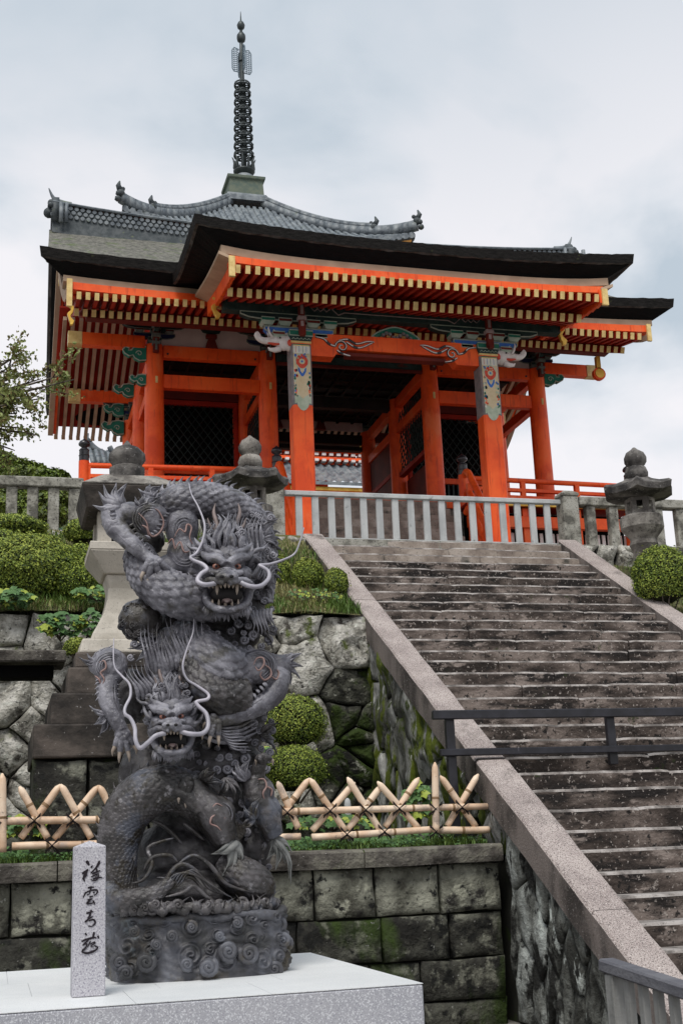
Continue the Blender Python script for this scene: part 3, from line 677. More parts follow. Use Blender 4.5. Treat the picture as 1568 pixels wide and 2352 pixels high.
# lattice screens on the middle row, black void behind
def lattice(x0, x1, y, z0, z1, pitch, axis='x', name='lattice_screen'):
    m = MB(); w = x1-x0; h = z1-z0; r_ = 1.35
    def P3(a, b, d): return (a, y+d, b) if axis == 'x' else (y+d, a, b)
    for s_ in (1, -1):
        k = -int(h/pitch*1.2)-2
        while True:
            a0 = x0 + k*pitch
            if a0 > x1+h: break
            pts = []
            # line x = a0 + t*1, z = z0 + t*r ; mirrored for s_=-1
            t0 = max(0, x0-a0); t1 = min(h/r_, x1-a0)
            if t1 > t0+.02:
                A_ = (a0+t0, z0+t0*r_); B_ = (a0+t1, z0+t1*r_)
                if s_ < 0: A_ = (x0+x1-A_[0], A_[1]); B_ = (x0+x1-B_[0], B_[1])
                m.beam(P3(A_[0],A_[1],.012*s_), P3(B_[0],B_[1],.012*s_), .020, .022, 0, up=(0,1,0) if axis=='x' else (1,0,0))
            k += 1
    return m.build(name, 'lattice', gate)
for xa, xb in ((3.30,5.32),(9.52,11.74)):
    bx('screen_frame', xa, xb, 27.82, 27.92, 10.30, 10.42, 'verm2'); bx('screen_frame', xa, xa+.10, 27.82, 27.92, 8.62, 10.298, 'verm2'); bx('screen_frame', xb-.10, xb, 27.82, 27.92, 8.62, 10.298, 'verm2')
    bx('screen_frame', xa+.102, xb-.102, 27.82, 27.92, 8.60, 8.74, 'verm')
    lattice(xa+.10, xb-.10, 27.86, 8.74, 10.30, .19)
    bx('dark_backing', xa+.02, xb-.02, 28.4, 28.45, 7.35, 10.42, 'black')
    bx('screen_frame', xa+.102, xb-.102, 27.82, 27.92, 7.34, 7.70, 'verm')
    m = MB()
    for k in range(17): m.box(xa+.12+k*.125, xa+.16+k*.125, 27.85, 27.89, 7.70, 8.60)
    m.build('low_grille', 'lattice', gate)
    bx('rear_panel', xa, xb, 30.36, 30.42, 7.35, 9.74, 'verm2')
lattice(25.62, 27.7, GX[2], 8.80, 10.30, .19, 'y'); lattice(25.62, 27.7, GX[1], 8.80, 10.30, .19, 'y')
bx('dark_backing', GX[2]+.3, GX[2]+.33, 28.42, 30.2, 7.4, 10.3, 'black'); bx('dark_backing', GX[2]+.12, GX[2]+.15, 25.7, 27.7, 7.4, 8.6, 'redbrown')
# ---- plaster panels with frog-leg struts over the head tie
def frogleg(cx, y, z0, w, h, mt='dkgreen', th=.06, name='frog_leg_strut', mt2='trim'):
    m = MB(); n = 16; o_ = []; i_ = []
    for k in range(n+1):
        t = -1+2*k/n; a = abs(t)
        o_.append((cx+w*t, z0+h*(1-a**1.6)**.8*(1) + .04*h)); i_.append((cx+w*.80*t, z0+max(0, h*.66*(1-a**1.5)**.8)))
    poly = o_ + i_[::-1]
    for k in range(n):
        a, b, c, d = o_[k], o_[k+1], i_[k+1], i_[k]
        m.add([(a[0],y,a[1]),(b[0],y,b[1]),(c[0],y,c[1]),(d[0],y,d[1]),(a[0],y+th,a[1]),(b[0],y+th,b[1]),(c[0],y+th,c[1]),(d[0],y+th,d[1])],
              [(0,1,2,3),(7,6,5,4),(1,0,4,5),(3,2,6,7)], 0)
    m.tube([(p[0], y-.006, p[1]) for p in o_], .012*w*2.4, 5, 1)
    for s_ in (-1,1):
        m.tube([(cx+s_*w*(.95+.10*t*math.cos(4*t)), y, z0+h*(.06+.14*t+.04*math.sin(6*t))) for t in [k/8 for k in range(9)]], [.035*w*(1-.07*k) for k in range(9)], 6, 1)
    return m.build(name, [mt, mt2], gate)
def plaster(xa, xb, y, n):
    bx('plaster_panel', xa, xb, y+.02, y+.05, 10.722, 11.24, 'white', bevel=0)
    for k in range(n+1):
        x = xa+(xb-xa)*k/n
        if 0 < k < n:
            m = MB(); m.hexa([(x-.14,y-.05,10.722),(x+.14,y-.05,10.722),(x+.14,y+.1,10.722),(x-.14,y+.1,10.722),(x-.07,y-.05,10.95),(x+.07,y-.05,10.95),(x+.07,y+.1,10.95),(x-.07,y+.1,10.95)]); m.box(x-.12,x+.12,y-.08,y+.12,10.952,11.04); m.build('strut_block', 'redbrown', gate, bevel=.006)
    # dark scalloped spandrels each side of a panel
    for k in range(n):
        a = xa+(xb-xa)*k/n; b = xa+(xb-xa)*(k+1)/n; m = MB(); c = (a+b)/2; hw = (b-a)/2
        for s_ in (-1, 1):
            pts = [(0,11.24)] 
            outl = [(1.0,11.24),(1.0,11.00),(.86,11.02),(.80,11.09),(.66,11.10),(.58,11.17),(.40,11.18),(.30,11.24)]
            pl_ = [(c+s_*hw*q[0], q[1]) for q in outl]
            if s_ > 0: pl_ = pl_[::-1]
            m = MB(); m.prism(pl_, 'y', y-.03, y+.018); m.build('carved_spandrel', 'dkgreen', gate)
for xa, xb in ((GX[0]+.15,GX[1]-.15),(GX[2]+.15,GX[3]-.15)):
    plaster(xa, xb, 25.36, 2)
plaster(GX[1]+.15, GX[2]-.15, 30.3, 3)
bx('wall_plate', 2.9, 12.1, 25.30, 25.50, 11.242, 11.42, 'redbrown')
# ---- bracket sets
def boat(m, c, ax, half, w, h, mi, mt_i, trim=.018):
    """boat-shaped bracket arm, trim line along lower edge"""
    cx, cy, cz = c; pts = [(-half, h*.5),(-half, h*.1),(-half*.86,-h*.30),(-half*.6,-h*.5),(half*.6,-h*.5),(half*.86,-h*.3),(half,h*.1),(half,h*.5)]
    if ax == 'x':
        m.prism([(cx+a, cz+b) for a, b in pts], 'y', cy-w/2, cy+w/2, mi)
        for yy in (cy-w/2-.004,):
            m.tube([(cx+a, yy, cz+b) for a, b in pts[:8]]+[(cx-half,yy,cz+h*.5)], trim*.62, 4, mt_i)
    else:
        m.prism([(cy+a, cz+b) for a, b in pts], 'x', cx-w/2, cx+w/2, mi)
        for xx in (cx-w/2-.004,):
            m.tube([(xx, cy+a, cz+b) for a, b in pts[:8]]+[(xx,cy-half,cz+h*.5)], trim*.62, 4, mt_i)
def block(m, c, s_, mi, mt_i):
    x, y, z = c
    m.hexa([(x-s_*.65,y-s_*.65,z),(x+s_*.65,y-s_*.65,z),(x+s_*.65,y+s_*.65,z),(x-s_*.65,y+s_*.65,z),(x-s_,y-s_,z+s_*.5),(x+s_,y-s_,z+s_*.5),(x+s_,y+s_,z+s_*.5),(x-s_,y+s_,z+s_*.5)], mt_i)
    m.box(x-s_,x+s_,y-s_,y+s_,z+s_*.5+.001,z+s_*1.05, mi)
    m.tube([(x-s_,y-s_-.003,z+s_*.52),(x+s_,y-s_-.003,z+s_*.52),(x+s_,y-s_-.003,z+s_*1.05),(x-s_,y-s_-.003,z+s_*1.05),(x-s_,y-s_-.003,z+s_*.52)], .010, 4, mt_i)
def bracket(x, y, z, k=1.0, bright=True, name='bracket_set'):
    """mats: 0 blue 1 green 2 red 3 trim 4 dark"""
    m = MB()
    block(m, (x,y,z), .20*k, 1, 3)
    boat(m, (x,y,z+.30*k), 'x', .62*k, .13*k, .17*k, 0, 3)
    boat(m, (x,y,z+.30*k), 'y', .62*k, .13*k, .17*k, 4, 3)
    for s_ in (-1,0,1): block(m, (x+s_*.46*k, y-.002, z+.39*k), .12*k, 2 if s_ else 1, 3)
    for s_ in (-1,1): block(m, (x, y+s_*.46*k, z+.39*k), .12*k, 2, 3)
    boat(m, (x,y,z+.62*k), 'x', .95*k, .14*k, .17*k, 4, 3)
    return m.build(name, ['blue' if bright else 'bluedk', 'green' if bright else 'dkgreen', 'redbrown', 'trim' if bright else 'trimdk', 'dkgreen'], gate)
for x in GX:
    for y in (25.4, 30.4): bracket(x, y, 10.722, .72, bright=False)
for x in GX:                               # vertical struts hanging in front of each bracket
    m = MB(); m.box(x-.06, x+.06, 25.02, 25.14, 10.45, 11.1, 0); m.box(x-.09,x+.09,24.98,25.16,10.78,10.86,1); m.box(x-.08,x+.08,25.0,25.15,10.62,10.68,1); m.box(x-.025,x+.025,25.005,25.015,10.48,10.75,1); m.build('bracket_tail', ['redbrown','trimdk'], gate, bevel=.006)
# carved green nosings
def nosing(x, y, z, s_, k=1.0, ax='x', mt='green'):
    """cloud-shaped beam end, curling out in direction s_"""
    o_ = [(0,-.15),(.14,-.17),(.24,-.12),(.28,-.05),(.36,-.08),(.46,-.02),(.50,.06),(.44,.13),(.36,.10),(.38,.05),(.31,.06),(.26,.14),(.12,.17),(0,.15)]
    m = MB()
    pl_ = [(s_*a*k, b*k) for a, b in o_]
    if ax == 'x':
        m.prism([(x+a, z+b) for a, b in pl_], 'y', y-.07, y+.07, 0); m.tube([(x+a, y-.074, z+b) for a, b in pl_], .014, 4, 1)
        m.tube([(x+s_*k*(.15+.07*math.cos(t)*(1-t/9)), y-.074, z+k*(-.01+.07*math.sin(t)*(1-t/9))) for t in [q*.5 for q in range(15)]], .010, 4, 1)
    else:
        m.prism([(y+a, z+b) for a, b in pl_], 'x', x-.07, x+.07, 0); m.tube([(x-.074, y+a, z+b) for a, b in pl_], .014, 4, 1)
    return m.build('carved_nosing', [mt,'trim'], gate)
nosing(2.87,25.38,10.50,-1,1.0); nosing(2.87,30.38,11.0,-1,1.0); nosing(2.87,27.9,10.6,-1,.95); nosing(2.87,25.38,9.9,-1,.7); nosing(12.13,25.38,10.50,1,1.0); nosing(2.87,30.3,10.5,-1,1.1)
# ---- purlins and bargeboards of the gables
for y, za, zb, xa in ((25.4,10.62,10.90,1.22),(27.9,13.2,13.5,1.1),(30.4,11.18,11.50,1.5),(24.25,10.72,10.90,1.22)):
    if y == 25.4:
        bx('purlin', xa+.30, 2.84, y-.11, y+.11, za, zb, 'verm'); bx('purlin', 12.16, 14.75-xa-.30, y-.11, y+.11, za, zb, 'verm')
    else: bx('purlin', xa+.30, 14.75-xa-.30, y-.11, y+.11, za, zb, 'verm' if y > 24.5 else 'redbrown')
    if y > 24.5:
        for a, b in ((xa, xa+.30),(14.75-xa-.30, 14.75-xa)):
            bx('gilt_purlin_cap', a+.001, b-.001, y-.115, y+.115, za-.005, zb+.005, 'gold')
def verge(x, s_):
    m = MB(); n = 40
    for i in range(n):
        v0, v1 = -1+2*i/n, -1+2*(i+1)/n
        def P_(v): return 27.9+(4.68 if v < 0 else 3.75)*v, roof_main(x, v)-.60
        (ya, za), (yb, zb) = P_(v0), P_(v1); h0 = .24+.08*(1-abs(v0)); h1 = .24+.08*(1-abs(v1))
        a, b = sorted((x, x+.13*s_))
        m.hexa([(a,ya,za-h0),(b,ya,za-h0),(b,yb,zb-h1),(a,yb,zb-h1),(a,ya,za),(b,ya,za),(b,yb,zb),(a,yb,zb)], 0)
        a, b = sorted((x+.132*s_, x+.20*s_))
        m.hexa([(a,ya,za-h0*.8),(b,ya,za-h0*.8),(b,yb,zb-h1*.8),(a,yb,zb-h1*.8),(a,ya,za),(b,ya,za),(b,yb,zb),(a,yb,zb)], 1)
    return m.build('bargeboard', ['beige','verm'], gate)
verge(1.06, 1); verge(13.70, -1)
# ---- eave boards
def eave_board(name, x0, x1, y0, y1, z0, z1, mt, bend, x_mid, half, n=40):
    m = MB()
    def dz(x): return bend*abs((x-x_mid)/half)**4
    for i in range(n):
        a, b = x0+(x1-x0)*i/n, x0+(x1-x0)*(i+1)/n
        m.hexa([(a,y0,z0+dz(a)),(b,y0,z0+dz(b)),(b,y1,z0+dz(b)),(a,y1,z0+dz(a)),(a,y0,z1+dz(a)),(b,y0,z1+dz(b)),(b,y1,z1+dz(b)),(a,y1,z1+dz(a))])
    return m.build(name, mt, gate)
eave_board('pale_eave_board', 1.0, 13.75, 23.03, 23.4, 10.87, 11.0, 'beige', .10, 7.38, 6.4)
eave_board('vermilion_eave_board', 1.12, 13.62, 22.98, 23.2, 10.715, 10.868, 'verm', .08, 7.38, 6.4)
eave_board('pale_eave_board', 3.62, 11.22, 20.22, 20.6, 10.277, 10.43, 'beige', .14, 7.415, 3.8)
eave_board('vermilion_eave_board', 3.76, 11.06, 20.15, 20.4, 10.145, 10.275, 'verm', .08, 7.415, 3.8)
# soffits above the rafters
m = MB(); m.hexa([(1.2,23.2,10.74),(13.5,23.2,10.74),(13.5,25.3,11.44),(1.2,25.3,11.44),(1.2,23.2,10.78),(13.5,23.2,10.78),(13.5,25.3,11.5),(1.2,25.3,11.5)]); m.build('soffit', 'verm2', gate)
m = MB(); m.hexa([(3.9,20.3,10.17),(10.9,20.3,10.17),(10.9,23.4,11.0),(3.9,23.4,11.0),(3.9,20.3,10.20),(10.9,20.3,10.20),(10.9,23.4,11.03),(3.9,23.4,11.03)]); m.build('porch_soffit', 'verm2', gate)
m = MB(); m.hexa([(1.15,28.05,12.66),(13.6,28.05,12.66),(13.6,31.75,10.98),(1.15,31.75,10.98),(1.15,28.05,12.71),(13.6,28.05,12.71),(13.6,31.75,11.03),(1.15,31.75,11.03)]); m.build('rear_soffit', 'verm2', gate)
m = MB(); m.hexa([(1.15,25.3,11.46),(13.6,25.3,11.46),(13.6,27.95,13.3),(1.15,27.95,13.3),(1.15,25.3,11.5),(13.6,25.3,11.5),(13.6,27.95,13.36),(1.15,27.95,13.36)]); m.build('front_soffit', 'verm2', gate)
# rafters: each with a gilt end cap
def rafter(ya, za, yb, zb, w, h, mt=0):
    m = MB(); m.beam((0,ya+.004,za), (0,yb,zb), w, h, 0); d = Vector((0,yb-ya,zb-za)).normalized()
    m.beam(Vector((0,ya+.004,za))-d*.02, Vector((0,ya+.003,za)), w+.012, h+.012, 1); return m
def row(name, xs, args, lab=None, single=True, mts=('verm2','gold')):
    if not single:
        m = MB()
        for x in xs:
            r_ = rafter(*args); m.add([(v[0]+x, v[1], v[2]) for v in r_.v], [], 0); o = len(m.v)-len(r_.v)
            m.f += [tuple(o+i for i in f) for f in r_.f]; m.m += r_.m
        return tag(m.build(name, list(mts), gate), kind='stuff')
    r_ = rafter(*args); org = ORG[gate.name]
    r_.v = [(v[0]+org.x, v[1], v[2]) for v in r_.v]
    o = r_.build(name, list(mts), gate); o.location = (xs[0]-org.x, 0, 0)
    for x in xs[1:]: copy_obj(o, gate, (x-org.x, 0, 0))
px_ = [3.90+i*(10.88-3.90)/39 for i in range(40)]
row('rafter', px_, (20.12,10.07,21.7,10.42,.075,.135))
row('rafter', px_, (20.92,9.995,23.4,10.86,.085,.15))
mx = [1.30+i*.172 for i in range(14)]
row('rafter', mx[:12], (22.93,10.635,24.3,10.93,.075,.135))
row('rafter', mx[:8], (23.72,10.635,25.3,11.30,.080,.135))
rest = [mx[-1]+i*.172 for i in range(0,59) if mx[-1]+i*.172 < 13.5]
row('eave_rafters', mx[12:13]+rest, (22.93,10.635,24.3,10.93,.075,.135), single=False)
row('eave_rafters', mx[8:13]+rest, (23.72,10.635,25.3,11.30,.080,.135), single=False)
row('rear_rafters', [1.28+i*.19 for i in range(65)], (32.08,10.80,28.1,12.42,.085,.12), single=False, mts=('beige','gold'))
# porch end boards and gilt fittings
for x, s_ in ((3.80,1),(11.02,-1)):
    m = MB(); n = 12
    for i in range(n):
        a, b = i/n, (i+1)/n
        def PQ(t): return 20.12+t*2.75, 10.20 + .42*t - .05*math.sin(math.pi*t)
        (ya,za),(yb,zb) = PQ(a),PQ(b); x_a, x_b = sorted((x, x+.07*s_))
        m.hexa([(x_a,ya,za-.22),(x_b,ya,za-.22),(x_b,yb,zb-.26),(x_a,yb,zb-.26),(x_a,ya,za+.06),(x_b,ya,za+.06),(x_b,yb,zb+.06),(x_a,yb,zb+.06)])
    m.build('porch_bargeboard', 'verm', gate)
    m = MB()
    for i in range(n):
        a, b = i/n, (i+1)/n; (ya,za),(yb,zb) = PQ(a),PQ(b); xo, xi = x-.24*s_, x+.02*s_; xl, xr = min(xo,xi), max(xo,xi); la, lb = (.17,.07) if s_ > 0 else (.07,.17)
        m.hexa([(xl,ya,za+la-.03),(xr,ya,za+lb-.03),(xr,yb,zb+lb-.03),(xl,yb,zb+la-.03),(xl,ya,za+la+.03),(xr,ya,za+lb+.03),(xr,yb,zb+lb+.03),(xl,yb,zb+la+.03)])
    m.build('pale_verge_board', 'beige', gate)
def plate(x, y, z0, z1, w, name='gilt_plate', curl=False):
    m = MB(); h = z1-z0
    if not curl: m.box(x-w/2, x+w/2, y-.03, y+.03, z0, z1)
    else:
        n = 14; pts = []
        for k in range(n+1):
            t = k/n; pts.append((x+w*.35*math.sin(t*9)*(1-t*.3), z1-h*t, w*(.5-.25*abs(math.sin(t*8)))))
        vs = []
        for (a, z, q) in pts: vs += [(a-q,y-.04,z),(a+q,y-.04,z),(a+q,y+.04,z),(a-q,y+.04,z)]
        fs = [(0,1,2,3),(n*4+3,n*4+2,n*4+1,n*4)]
        for k in range(n):
            for j in range(4): fs.append((k*4+j,(k+1)*4+j,(k+1)*4+(j+1)%4,k*4+(j+1)%4))
        m.add(vs, fs)
    return m.build(name, 'goldy' if curl else 'gold', gate, bevel=.006)
plate(3.79,20.10,9.90,10.30,.11); plate(11.05,20.10,9.92,10.26,.12); plate(1.12,22.95,10.40,10.98,.11); plate(13.6,22.95,10.55,10.95,.10)
plate(3.82,22.0,9.93,10.36,.14,curl=True); plate(11.02,22.0,9.88,10.38,.14,curl=True); plate(1.15,22.98,10.02,10.42,.10,curl=True)
for x, y, z in ((12.95,24.2,10.22),):
    m = MB(); m.tube([(x,y-.05,z),(x,y+.05,z)], .15, 14, 1); m.tube([(x,y-.052,z),(x,y-.07,z)], .11, 14, 0); m.box(x-.05,x+.05,y-.05,y+.05,z+.12,z+.42,0); m.build('gable_pendant', ['goldy','verm'], gate)
# ---- porch: square columns, beams, carvings
for x in (5.43, 9.28):
    m = MB(); w = .195; c_ = .035
    oc = [(-w+c_,-w),(w-c_,-w),(w,-w+c_),(w,w-c_),(w-c_,w),(-w+c_,w),(-w,w-c_),(-w,-w+c_)]
    m.prism([(x+a, 22+b) for a, b in oc][::-1], 'z', 5.0, 9.46)
    o = m.build('square_column', 'verm', gate)
    m = MB(); m.lathe([(.36,4.87),(.36,4.96),(.30,5.0)], (x,22,0), 4, rot=math.pi/4); m.build('column_plinth', 'fstone', gate, bevel=.01)
    # painted sheath round the top of the column
    m = MB(); w = .199
    oc = [(-w+c_,-w),(w-c_,-w),(w,-w+c_),(w,w-c_),(w-c_,w),(-w+c_,w),(-w,w-c_),(-w,-w+c_)]
    m.prism([(x+a, 22+b) for a, b in oc][::-1], 'z', 8.20, 9.44, 0)
    f = 22-w
    def poly(pts, d, mi):
        n = len(pts); m.add([(x+a, f-d, z) for a, z in pts]+[(x+a, f, z) for a, z in pts], [tuple(range(n))]+[(i,(i+1)%n+n if False else i+n,(i+1)%n+n,(i+1)%n) for i in range(n)], mi)
    # flared, scalloped lower edge in pale green, then cream ground
    poly([(-.16,8.22),(-.12,8.24),(-.10,8.16),(-.05,8.10),(0,8.08),(.05,8.10),(.10,8.16),(.12,8.24),(.16,8.22),(.16,8.42),(-.16,8.42)], .003, 1)
    poly([(-.165,8.42),(-.06,8.38),(0,8.32),(.06,8.38),(.165,8.42),(.165,9.25),(-.165,9.25)], .005, 2)
    for s_ in (-1,1):
        poly([(s_*.13,8.36),(s_*.155,8.46),(s_*.155,8.62),(s_*.11,8.50)][::s_], .007, 3)
        for k in range(6): poly([(s_*.145+.02*math.cos(t*1.05), 8.40+.09*k+.03*math.sin(t*1.05)) for t in range(6)], .008, 1 if k%2 else 4)
    # blue drop, red lozenge medallion with a white-ringed disc
    poly([(-.09,9.0),(-.075,8.87),(-.03,8.79),(0,8.77),(.03,8.79),(.075,8.87),(.09,9.0)], .007, 5)
    poly([(-.055,9.0),(-.04,8.89),(0,8.83),(.04,8.89),(.055,9.0)], .009, 2)
    poly([(-.13,9.02),(-.09,8.96),(-.04,8.92),(0,8.90),(.04,8.92),(.09,8.96),(.13,9.02),(.14,9.12),(.09,9.22),(.03,9.25),(-.03,9.25),(-.09,9.22),(-.14,9.12)], .010, 1)
    poly([(-.11,9.02),(-.05,8.95),(0,8.93),(.05,8.95),(.11,9.02),(.12,9.10),(.07,9.20),(.0,9.23),(-.07,9.20),(-.12,9.10)], .013, 6)
    poly([(.058*math.cos(t*.5236), 9.075+.058*math.sin(t*.5236)) for t in range(12)], .016, 2)
    poly([(.042*math.cos(t*.5236), 9.075+.042*math.sin(t*.5236)) for t in range(12)], .018, 1)
    poly([(.020*math.cos(t*1.047), 9.075+.022*math.sin(t*1.047)) for t in range(6)], .020, 5)
    for k in range(10):
        a = R.uniform(-.13,.13); z = R.uniform(9.12,9.24); poly([(a+.016*math.cos(t*1.047), z+.014*math.sin(t*1.047)) for t in range(6)], .022, R.choice([2,5,6,1]))
    for k in range(44):
        z = R.uniform(8.36,9.22); a = R.choice([-1,1])*(.10+.05*R.random()) if z < 8.95 else R.uniform(-.15,.15)
        if abs(a) < .13 and z > 8.9 and abs(a) > 0 and z < 9.22 and abs(a) < .12: continue
        rr_ = R.uniform(.012,.026); poly([(a+rr_*math.cos(t*1.047), z+rr_*1.4*math.sin(t*1.047)) for t in range(6)], .0095, R.choice([1,1,4,5,7,6]))
    # vertical stripes and the collar bands
    poly([(-.165,9.245),(.165,9.245),(.165,9.395),(-.165,9.395)], .0055, 7)
    for k in range(9): poly([(-.155+k*.0345,9.26),(-.135+k*.0345,9.26),(-.135+k*.0345,9.39),(-.155+k*.0345,9.39)], .006, 7)
    for k in range(4): poly([(-.118+k*.069,9.26),(-.110+k*.069,9.26),(-.110+k*.069,9.39),(-.118+k*.069,9.39)], .007, [6,5,4,5][k])
    poly([(-.16,9.395),(.16,9.395),(.16,9.415),(-.16,9.415)], .007, 8); poly([(-.16,9.416),(.16,9.416),(.16,9.438),(-.16,9.438)], .007, 4)
    m.build('painted_collar', ['greysheath','palegreen','cream','verm','green','blue2','red2','offwhite','gold'], gate)
    m = MB(); m.box(x-.20,x+.20,21.80,22.20,9.46,9.50,0); m.hexa([(x-.19,21.81,9.501),(x+.19,21.81,9.501),(x+.19,22.19,9.501),(x-.19,22.19,9.501),(x-.225,21.78,9.60),(x+.225,21.78,9.60),(x+.225,22.22,9.60),(x-.225,22.22,9.60)],1)
    for k in range(5): m.tube([(x-.15+k*.075-.03,21.79,9.53),(x-.15+k*.075,21.785,9.56),(x-.15+k*.075+.03,21.79,9.53)], .008, 4, 2)
    m.build('column_capital', ['gold','dkgreen','trim'], gate)
    # bracket set above
    m = MB(); m.box(x-.23,x+.23,21.78,22.22,9.601,9.72,1); m.tube([(x-.23,21.776,9.605),(x+.23,21.776,9.605),(x+.23,21.776,9.715),(x-.23,21.776,9.715),(x-.23,21.776,9.605)], .012, 4, 3)
    boat(m, (x,22.0,9.735), 'x', .68, .15, .17, 0, 3, .024)
    for s_ in (-1,1):
        block(m, (x+s_*.42,21.98,9.66-.09), .12, 2, 3); block(m, (x+s_*.28,22.0,9.85), .13, 2, 3); block(m, (x+s_*.62,22.0,9.85), .13, 1, 3)
    boat(m, (x,22.0,10.03), 'x', 1.15, .16, .14, 4, 3, .02)
    m.build('porch_bracket', ['blue2','green','redbrown','trim','dkgreen'], gate)
    m = MB(); m.box(x-.055,x+.055,21.66,21.76,9.60,10.25,0); m.box(x-.085,x+.085,21.64,21.78,9.88,9.96,1); m.box(x-.12,x+.12,21.6,21.8,10.25,10.33,1)
    m.hexa([(x-.05,21.60,9.55),(x+.05,21.60,9.55),(x+.05,21.7,9.55),(x-.05,21.7,9.55),(x-.07,21.66,9.78),(x+.07,21.66,9.78),(x+.07,21.76,9.78),(x-.07,21.76,9.78)],0); m.box(x-.03,x+.03,21.652,21.659,9.70,9.86,1); m.box(x-.03,x+.03,21.652,21.659,10.0,10.2,1)
    m.build('bracket_tail', ['redbrown','pinkgrey'], gate, bevel=.008)
# rainbow beam with cloud scrolls
m = MB(); n = 30; top = []; bot = []
for k in range(n+1):
    x = 5.63+(9.08-5.63)*k/n; t = abs(2*k/n-1)
    top.append((x, 9.70+.02*(1-t**2))); bot.append((x, 9.24+.17*min(1,max(0,(1-t)/.28))**.5 if t < .72 else 9.24))
for k in range(n):
    a,b,c,d = bot[k],bot[k+1],top[k+1],top[k]
    m.add([(a[0],21.86,a[1]),(b[0],21.86,b[1]),(c[0],21.86,c[1]),(d[0],21.86,d[1]),(a[0],22.14,a[1]),(b[0],22.14,b[1]),(c[0],22.14,c[1]),(d[0],22.14,d[1])], [(0,1,2,3),(7,6,5,4),(1,0,4,5),(3,2,6,7)])
rb = m.build('rainbow_beam', 'verm', gate)
m = MB(); m.box(6.35, 8.40, 21.90, 22.10, 9.30, 9.37); m.build('beam_fillet', 'redbrown', gate)
for s_, cx in ((1, 6.25), (-1, 8.52)):
    def sc_pts(r0, turns, cz): return [(cx+s_*(r0*(1-t*.85)*math.cos(math.pi*(1.0+t*turns*2)*1)), cz+r0*(1-t*.85)*math.sin(math.pi*(1.0+t*turns*2))) for t in [k/22 for k in range(23)]]
    sp_ = sc_pts(.13, -1.35, 9.46)
    tails = [[(cx-s_*.13,9.46),(cx-s_*.25,9.50),(cx-s_*.36,9.60),(cx-s_*.52,9.63)], [(cx-s_*.06,9.58),(cx+s_*.12,9.62),(cx+s_*.30,9.54),(cx+s_*.52,9.60),(cx+s_*.66,9.60)], [(cx-s_*.10,9.38),(cx+s_*.02,9.31),(cx+s_*.16,9.28)],[(cx+s_*.10,9.56),(cx+s_*.26,9.47),(cx+s_*.40,9.47),(cx+s_*.62,9.58)]]
    for wdt, yy, mi in ((.030, 21.857, 1),(.017, 21.845, 0)):
        m = MB(); k_ = wdt
        m.tube([(a, yy, z) for a, z in sp_], [k_*(1-.02*i) for i in range(len(sp_))], 6, 0)
        for tl in tails: cc = cr_(tl, 5); m.tube([(a, yy, z) for a, z in cc], [k_*(1-.75*abs(i/len(cc)-.35)) for i in range(len(cc))], 6, 0)
        m.build('cloud_scroll', 'carvew' if mi == 0 else 'lacq', gate, smooth=True)
frogleg(7.4, 21.95, 9.72, .52, .26, 'green', name='centre_frog_leg', mt2='trim')
m = MB()
for k in range(9): m.ico((7.13+k*.07, 21.93, 9.80+.05*math.sin(k*1.3)), .045, 0, 1)
m.build('frog_leg_carving', 'greysheath', gate)
# long painted beam over the porch
m = MB(); m.box(3.95, 10.95, 21.90, 22.12, 10.10, 10.46); m.build('painted_eave_beam', 'dkgreen', gate, bevel=.01)
m = MB()
for a, b in ((6.1, 8.75),):
    for z in (10.20,10.30): m.tube([(a+.25,21.895,z),(b-.25,21.895,z)], .012, 4)
    for c_ in (a,b):
        s_ = 1 if c_ == a else -1
        m.tube([(c_+s_*.25,21.895,10.30),(c_+s_*.12,21.895,10.37),(c_,21.895,10.25),(c_+s_*.12,21.895,10.14),(c_+s_*.25,21.895,10.20)], .014, 4)
        for k in range(3): m.tube([(c_-s_*(.05+.12*k),21.895,10.25),(c_-s_*(.12+.12*k),21.895,10.31),(c_-s_*(.18+.12*k),21.895,10.25),(c_-s_*(.12+.12*k),21.895,10.19),(c_-s_*(.05+.12*k),21.895,10.25)], .012, 4)
m.build('beam_line_painting', 'pinkgrey', gate)
# white beast-head carvings on the outer faces
def beast(x, s_):
    m = MB(); y = 21.95; z = 9.50
    def p(a, b, d=0): return (x+s_*a, y+d, z+b)
    m.ico(p(.12,.0), .15, 0, 3, (1.1,.7,1.05), .12); m.ico(p(.25,.02), .10, 0, 3, (1.5,.8,.9), .1); m.ico(p(.02,.0), .15, 0, 2, (.7,.8,1.15))
    m.tube([p(*q) for q in cr_([(.26,.05),(.38,.03),(.50,.02),(.60,.06),(.645,.13),(.61,.17)],5)], [.080-.0014*i for i in range(26)], 10, 0); m.ico(p(.625,.11), .062, 0, 2)
    m.tube([p(.20,-.12),p(.30,-.16),p(.40,-.15),p(.43,-.11)], [.07,.055,.035,.012], 8, 0)
    m.tube([p(.22,-.055,-.06),p(.32,-.06,-.05),p(.44,-.03,-.03)], [.02,.03,.015], 8, 1)
    for d in (-.07,.05): m.tube([p(.34,.05,d),p(.40,.14,d),p(.43,.25,d),p(.42,.30,d)], [.03,.026,.018,.004], 7, 0)
    m.tube([p(.26,.12,-.05),p(.27,.18,-.06),p(.33,.24,-.06)], [.03,.02,.006], 7, 0)
    m.ico(p(.03,-.04,-.12), .055, 1, 2, (.8,.5,1.3)); m.ico(p(.21,.06,-.105), .020, 2, 1)
    for k in range(5): m.tube([p(-.06+.06*k,.15,-.02),p(-.0+.06*k,.18,-.03),p(.06+.06*k,.15,-.04)], [.02,.03,.01], 6, 0)
    return m.build('carved_beast_head', ['carvew','red2','ink'], gate, smooth=True)
beast(5.24, -1); beast(9.47, 1)
